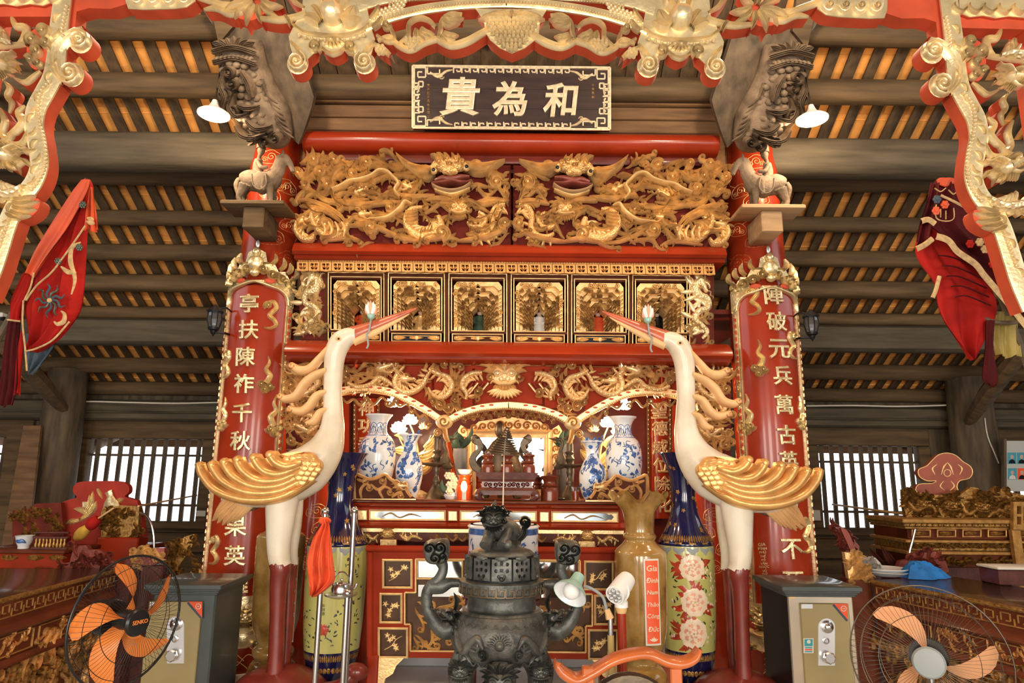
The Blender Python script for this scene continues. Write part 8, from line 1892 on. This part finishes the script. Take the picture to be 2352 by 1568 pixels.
for i in range(9): x = xa + .03 + i * (min(xb, X1) - xa - .06) / 8; b = MB(); b.lathe(x, Ys + .015, [(zt + .02, .008), (zt + .04, .014), (zt + .06, .007), (zt + .09, .012)], 8); b.build('baluster', GOLDD, t3)
# duster, hoop and rods
k = mpp(6.3); b = MB(); P0, P1 = at(172, 1238, 6.3), at(226, 1190, 6.3); rr = random.Random(2)
t = thing('feather_duster', 'yellow and red feather duster leaning before the red throne', 'duster', P0)
for (q0, q1, mt, nm) in ((0., .55, mat('yellow_feather', (.6, .36, .05), .8, var=.2, vs=20), 'yellow_feathers'), (.5, 1., CLOTHR, 'red_feathers')):
    b = MB(); b.tube([tuple(P0.lerp(P1, q0 + (q1 - q0) * s)) for s in (0, .3, .6, 1)], [.02, .05, .055, .035], 12, .8, sm=3); b.build(nm, mt, t)
b = MB(); b.tube([tuple(P1), tuple(at(262, 1166, 6.3))], .008, 6); b.build('handle', PLUME, t)
b = MB(); b.tube([tuple(at(u, v, 6.25)) for u, v in ((354, 1258), (353, 1230), (347, 1202), (336, 1184), (320, 1176))], .011, 8, sm=4); b.tube([(at(354, 1258, 6.25).x, 6.25, at(354, 1258, 6.25).z), (at(354, 1258, 6.25).x, 6.25, 0)], .011, 8); tag(b.build('steel_hoop', STEEL), 'bent stainless steel tube beside the left barred window', 'tube')
b = MB(); b.tube([tuple(at(318, 1162, 6.35)), tuple(at(452, 1137, 9.2))], .009, 6); tag(b.build('thin_rod', PLUME), 'long thin rod slanting across the left barred window', 'rod')
t, W = crest('stepped rosewood crest of a carved seat behind the left table', [(134, 1312), (140, 1296), (160, 1290), (166, 1268), (172, 1254), (198, 1252), (204, 1262), (222, 1262), (238, 1268), (248, 1284), (262, 1290), (268, 1310)], 5.55, CARVR, 6, 'chair', 'carved_chair', 12, 0)
X0, X1 = W(134, 1320).x, W(300, 1320).x; b = MB(); b.box(X0, X1, 5.55, 5.95, 0, W(200, 1311).z, .01); b.build('seat_frame', DRED, t)
t, W = crest('rosewood and gilt carved chair side behind the orange fan', [(284, 1300), (290, 1280), (312, 1274), (326, 1262), (352, 1258), (378, 1258), (376, 1284), (356, 1296), (330, 1302)], 5.7, CARVR, 7, 'chair', 'rosewood_chair', 10, 0, scr=GOLDW)
X0, X1 = W(290, 1320).x, W(372, 1320).x; b = MB(); b.box(X0, X1, 5.7, 5.8, 0, W(330, 1297).z, .01); b.build('post', DRED, t)
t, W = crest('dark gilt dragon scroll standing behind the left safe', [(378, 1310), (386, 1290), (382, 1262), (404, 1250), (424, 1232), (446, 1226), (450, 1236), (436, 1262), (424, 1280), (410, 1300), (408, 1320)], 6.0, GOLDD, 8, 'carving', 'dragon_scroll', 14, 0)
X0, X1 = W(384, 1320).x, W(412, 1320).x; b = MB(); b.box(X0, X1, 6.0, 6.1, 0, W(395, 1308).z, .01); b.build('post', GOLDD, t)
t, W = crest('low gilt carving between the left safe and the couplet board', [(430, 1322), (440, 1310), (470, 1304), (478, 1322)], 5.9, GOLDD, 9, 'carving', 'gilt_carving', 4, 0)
X0, X1 = W(430, 1330).x, W(478, 1330).x; b = MB(); b.box(X0, X1, 5.9, 6.0, 0, W(450, 1321).z, .01); b.build('post', GOLDD, t)
# leaning boards, camera, wall tags
for (u0, u1, v0, u2, u3, v1, Y, mt, lb) in ((18, 52, 984, -12, 30, 1190, 8.6, WOODG, 'grey weathered board leaning at the far left'), (54, 94, 977, 4, 62, 1250, 8.4, WOODB, 'brown plank leaning beside the left timber column')):
    a, c, d, e = at(u0, v0, Y + .5), at(u1, v0, Y + .5), at(u2, v1, Y), at(u3, v1, Y)
    dn = ((d + e) / 2 - (a + c) / 2); f_ = ((d + e) / 2).z / -dn.z
    g, h_ = d + (d - a) * f_, e + (e - c) * f_; g.z = h_.z = 0
    b = MB(); off = Vector((0, .04, 0)); b.grid([[a, c, c + off, a + off], [g, h_, h_ + off, g + off]], cv=True, cap=True); tag(b.build('leaning_board', mt), lb, 'board')
p = at(4, 724, 7.9); b = MB(); b.box(p.x - .12, p.x + .04, 7.85, 7.95, p.z - .03, p.z + .03, .01); t = tag(b.build('security_camera', WHITE), 'small white security camera at the far left edge', 'camera')
b = MB(); b.lathe(p.x, 7.9, [(p.z - .06, .03), (p.z - .02, .05)], 14); lab(b.build('dome', BLACKM, t), 'black lens dome')
for u, v, w_, h_, lb in ((461, 1179, 20, 12, 'left barred window'), (1876, 1183, 16, 22, 'right barred window')):
    a = at(u, v, YB - .1); k = mpp(YB - .1); b = MB(); b.box(a.x - w_ * k / 2, a.x + w_ * k / 2, YB - .10, YB - .07, a.z - h_ * k / 2, a.z + h_ * k / 2); tag(b.build('switch_plate', PAPER), 'small pale switch plate beside the %s' % lb, 'switch')
# cables
def cable(pts, lb, r=.011): b = MB(); b.tube([tuple(at(u, v, Y)) for u, v, Y in pts], r, 7, sm=4); tag(b.build('cable', WHITEC), lb, 'cable')
cable([(148, 880, 9.0), (160, 904, 9.2), (178, 920, 9.4), (230, 922, 9.42), (300, 924, 9.42), (400, 926, 9.42), (500, 924, 9.42)], 'thin white cable running along the left wall beam')
cable([(1852, 932, 9.42), (1960, 931, 9.42), (2060, 933, 9.42), (2150, 931, 9.4), (2185, 928, 9.3), (2206, 912, 9.1), (2222, 880, 9.0)], 'thin white cable running along the right wall beam')
cable([(2262, 960, 8.9), (2268, 1000, 8.9), (2284, 1040, 8.9), (2294, 1064, 8.9)], 'thin pale cord hanging by the right timber column', .008)
# ---- right background: gilt altar with dragon carving, red cloud crest
YR = 6.6; W = VP(YR); a = W(2170, 1140)
t = thing('cloud_crest', 'brown red cloud shaped crest board with gold lines above the dark gilt altar', 'crest', (a.x, YR + .05, a.z))
O = cat([(2112, 1094), (2110, 1078), (2128, 1070), (2142, 1056), (2156, 1044), (2176, 1040), (2196, 1046), (2212, 1060), (2228, 1070), (2234, 1084), (2226, 1098), (2204, 1104), (2198, 1118), (2200, 1136), (2150, 1138), (2106, 1130), (2110, 1112), (2140, 1110), (2150, 1104), (2130, 1104)], 3, True)
b = MB(); b.plate(W, O, 0, -.06); b.build('crest_board', mat('faded_rose_wood', (.30, .08, .05), .5, var=.2, vs=6), t)
b = MB(); b.ribbon(W, O + [O[0]], 2.2, .004, 0, SOFT, sm=False); b.ribbon(W, spiral(2176, 1086, 8, 0, 1, 1, 16, 1.), 2, .004, 0, SOFT, sm=False); b.build('gold_outline', GOLDW, t)
for s in (-1, 1):
    for P2 in ([(2176, 1062), (2176 + s * 8, 1072), (2176 + s * 14, 1090)], [(2176 + s * 24, 1066), (2176 + s * 34, 1076), (2176 + s * 28, 1090)], [(2176 + s * 8, 1104), (2176 + s * 16, 1116), (2176 + s * 6, 1126)]): b = MB(); b.ribbon(W, P2, [1, 4, 1], .004, 0, SOFT); b.build('gold_flame', GOLDW, t)
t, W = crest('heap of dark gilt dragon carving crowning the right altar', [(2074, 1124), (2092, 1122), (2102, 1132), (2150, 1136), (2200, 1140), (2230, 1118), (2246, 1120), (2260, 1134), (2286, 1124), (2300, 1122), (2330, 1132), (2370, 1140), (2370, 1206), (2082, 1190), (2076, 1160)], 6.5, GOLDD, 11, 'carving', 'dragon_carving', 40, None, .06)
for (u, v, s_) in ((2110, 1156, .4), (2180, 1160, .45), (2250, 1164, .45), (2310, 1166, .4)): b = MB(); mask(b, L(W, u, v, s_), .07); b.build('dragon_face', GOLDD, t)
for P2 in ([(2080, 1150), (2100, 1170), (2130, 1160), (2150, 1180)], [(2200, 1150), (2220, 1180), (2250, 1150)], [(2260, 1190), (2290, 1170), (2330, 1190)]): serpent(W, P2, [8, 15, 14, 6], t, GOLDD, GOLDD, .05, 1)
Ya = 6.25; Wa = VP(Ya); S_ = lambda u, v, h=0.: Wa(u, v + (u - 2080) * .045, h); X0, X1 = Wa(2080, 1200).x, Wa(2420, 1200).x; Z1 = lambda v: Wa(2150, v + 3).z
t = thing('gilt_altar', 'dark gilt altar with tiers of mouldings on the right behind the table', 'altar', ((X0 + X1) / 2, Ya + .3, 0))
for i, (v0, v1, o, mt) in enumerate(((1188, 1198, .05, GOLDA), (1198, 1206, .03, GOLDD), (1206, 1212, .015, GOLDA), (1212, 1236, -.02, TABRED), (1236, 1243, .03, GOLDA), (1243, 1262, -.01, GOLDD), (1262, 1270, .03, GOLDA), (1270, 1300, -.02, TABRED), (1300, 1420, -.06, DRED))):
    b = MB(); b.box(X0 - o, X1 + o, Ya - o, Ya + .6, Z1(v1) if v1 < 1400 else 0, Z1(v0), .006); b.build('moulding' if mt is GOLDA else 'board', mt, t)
for i in range(22): b = MB(); b.disc(Wa, 2086 + i * 13, 1205, 4, 3.4, .05, 0, 7); b.build('bead', GOLDD, t)
for i in range(5):
    u = 2112 + i * 58; Q = lambda x, y, h: Wa(x, y, h + .02)
    b = MB(); frame(b, Q, u - 22, 1215, u + 22, 1233, 3, .012, 0, False); b.build('panel_moulding', GOLDA, t)
    b = MB(); b.leaf(Q, (u - 16, 1224), (u + 16, 1224), 9, .01, 0); b.build('panel_relief', GOLDD, t)
for i in range(24): b = MB(); b.curl(Wa, 2090 + i * 12, 1253, 6, i, 1.3, 1 if i % 2 else -1, None, .03, .005); b.build('carved_scroll', GOLDD, t)
for i in range(20): b = MB(); b.curl(Wa, 2096 + i * 14, 1285 + (i % 3) * 4, 8, i, 1.3, 1 if i % 2 else -1, None, .04, .0); b.build('carved_scroll', GOLDD, t)
b = MB(); Q = VP(Ya - .1); b.plate(Q, rect(2328, 1152, 2400, 1216), 0, -.04, holes=[rect(2336, 1162, 2346, 1180), rect(2336, 1186, 2346, 1204), rect(2350, 1162, 2380, 1200)]); b.build('pierced_panel', GOLDA, t)
b = MB(); b.box(Q(2330, 1250).x, Q(2350, 1250).x, Ya - .1, Ya - .04, 0, Q(2340, 1216).z, .008); b.build('post', GOLDA, t)
# seats and carvings behind the right table
t, W = crest('dark and rose carved seat back left of the right altar', [(1914, 1206), (1926, 1204), (1936, 1212), (1946, 1216), (1958, 1226), (1966, 1244), (1974, 1254), (1974, 1272), (1944, 1272), (1926, 1236)], 6.2, CARVR, 14, 'chair', 'carved_chair', 10, 0)
X0, X1 = W(1944, 1280).x, W(1974, 1280).x; b = MB(); b.box(X0, X1, 6.2, 6.3, 0, W(1960, 1271).z, .01); b.build('post', CARVR, t)
b = MB(); b.plate(VP(6.18), cat([(1930, 1212), (1946, 1220), (1958, 1246), (1966, 1270), (1956, 1270), (1942, 1240)], 3, True), .01, -.01); b.build('rose_panel', mat('rose_panel_paint', (.30, .07, .05), .5), t)
t, W = crest('gilt carved table end at the near left corner of the right table', [(1940, 1268), (1960, 1270), (1972, 1284), (1980, 1300), (1988, 1318), (2000, 1330), (1950, 1330)], 5.5, GOLDW, 15, 'carving', 'carved_table_end', 16, 0, .04)
X0, X1 = W(1946, 1340).x, W(2004, 1340).x; b = MB(); b.box(X0, X1, 5.5, 5.62, 0, W(1970, 1329).z, .01); b.build('post', TABRED, t)
t, W = crest('pale grey carved leaves beside the white plates', [(1958, 1272), (1980, 1274), (1990, 1284), (2010, 1280), (2022, 1292), (2030, 1306), (1996, 1310), (1974, 1300)], 5.75, mat('pale_carved_leaf', (.5, .47, .44), .6), 16, 'carving', 'pale_carving', 8, 0)
X0, X1 = W(1974, 1320).x, W(2026, 1320).x; b = MB(); b.box(X0, X1, 5.75, 5.8, 0, W(2000, 1309).z, .01); b.build('post', DRED, t)
t, W = crest('rosewood carved crest behind the blue cloth', [(2060, 1306), (2068, 1288), (2090, 1284), (2096, 1272), (2120, 1264), (2146, 1266), (2160, 1282), (2172, 1288), (2180, 1312), (2170, 1318), (2070, 1316)], 5.9, CARVR, 17, 'chair', 'carved_chair', 12, 0)
X0, X1 = W(2066, 1320).x, W(2176, 1320).x; b = MB(); b.box(X0, X1, 5.9, 6.0, 0, W(2120, 1315).z, .01); b.build('seat_frame', DRED, t)
t = thing('sword_rack', 'brown pointed wooden blades standing before the right window', 'rack', (at(2020, 1300, 6.1).x, 6.1, 0))
W = VP(6.1)
for p0, p1 in (((2052, 1306), (2022, 1252)), ((2030, 1300), (1996, 1258)), ((2060, 1300), (2032, 1262))): b = MB(); b.leaf(W, p0, p1, 11, .02, 0, n=6); b.build('blade', DRED, t)
b = MB(); b.box(W(2020, 1300).x, W(2066, 1300).x, 6.1, 6.16, 0, W(2040, 1302).z, .01); b.build('rack_board', DRED, t)
b = MB(); b.tube([tuple(at(u, v, 6.0)) for u, v in ((2102, 1215), (2096, 1240), (2090, 1262), (2087, 1284))] + [(at(2087, 1284, 6.0).x, 6.0, 0)], .011, 8); tag(b.build('steel_rod', STEEL), 'bent stainless steel rod in front of the right gilt altar', 'tube')
b = MB(); b.tube([tuple(at(1912, 1158, 9.3)), tuple(at(2078, 1180, 6.7))], .011, 6); tag(b.build('thin_rod', PLUME), 'long thin rod slanting across the right barred window', 'rod')
# photo board on the far right
Yp2 = 8.6; Wp = VP(Yp2); a = Wp(2340, 1128)
t = thing('photo_board', 'grey notice board with small portrait photographs at the far right', 'notice board', (a.x, Yp2, a.z))
b = MB(); b.plate(Wp, rect(2310, 1012, 2420, 1128), 0, -.03); b.build('board', mat('pale_grey_board', (.45, .46, .44), .7), t)
b = MB(); b.plate(Wp, rect(2305, 1008, 2311, 1128), .01, -.04); b.build('board_edge', WOODD, t)
tq = mat('blue_photo_print', (.06, .30, .40), .5); sk = mat('photo_face_print', (.5, .34, .26), .6)
for i, (u, v) in enumerate(((2324, 1052), (2346, 1052), (2325, 1088), (2347, 1088))):
    b = MB(); b.plate(Wp, rect(u - 10, v - 13, u + 10, v + 13), .004); b.build('portrait_photo', tq if i < 3 else REDLABEL, t)
    b = MB(); b.disc(Wp, u, v - 3, 4, 5, .002, .004, 10); b.build('portrait_face', sk, t)
    b = MB(); b.dome(Wp, [(u - 8, v + 12), (u - 6, v + 5), (u, v + 2), (u + 6, v + 5), (u + 8, v + 12)], .002, .004); b.build('portrait_shoulders', BLACKI if i != 2 else PAPER, t)
b = MB(); b.box(at(2340, 1100, Yp2).x - .02, at(2340, 1100, Yp2).x + .02, Yp2 + .03, Yp2 + .06, 0, a.z + .1); b.build('stand_post', WOODD, t)
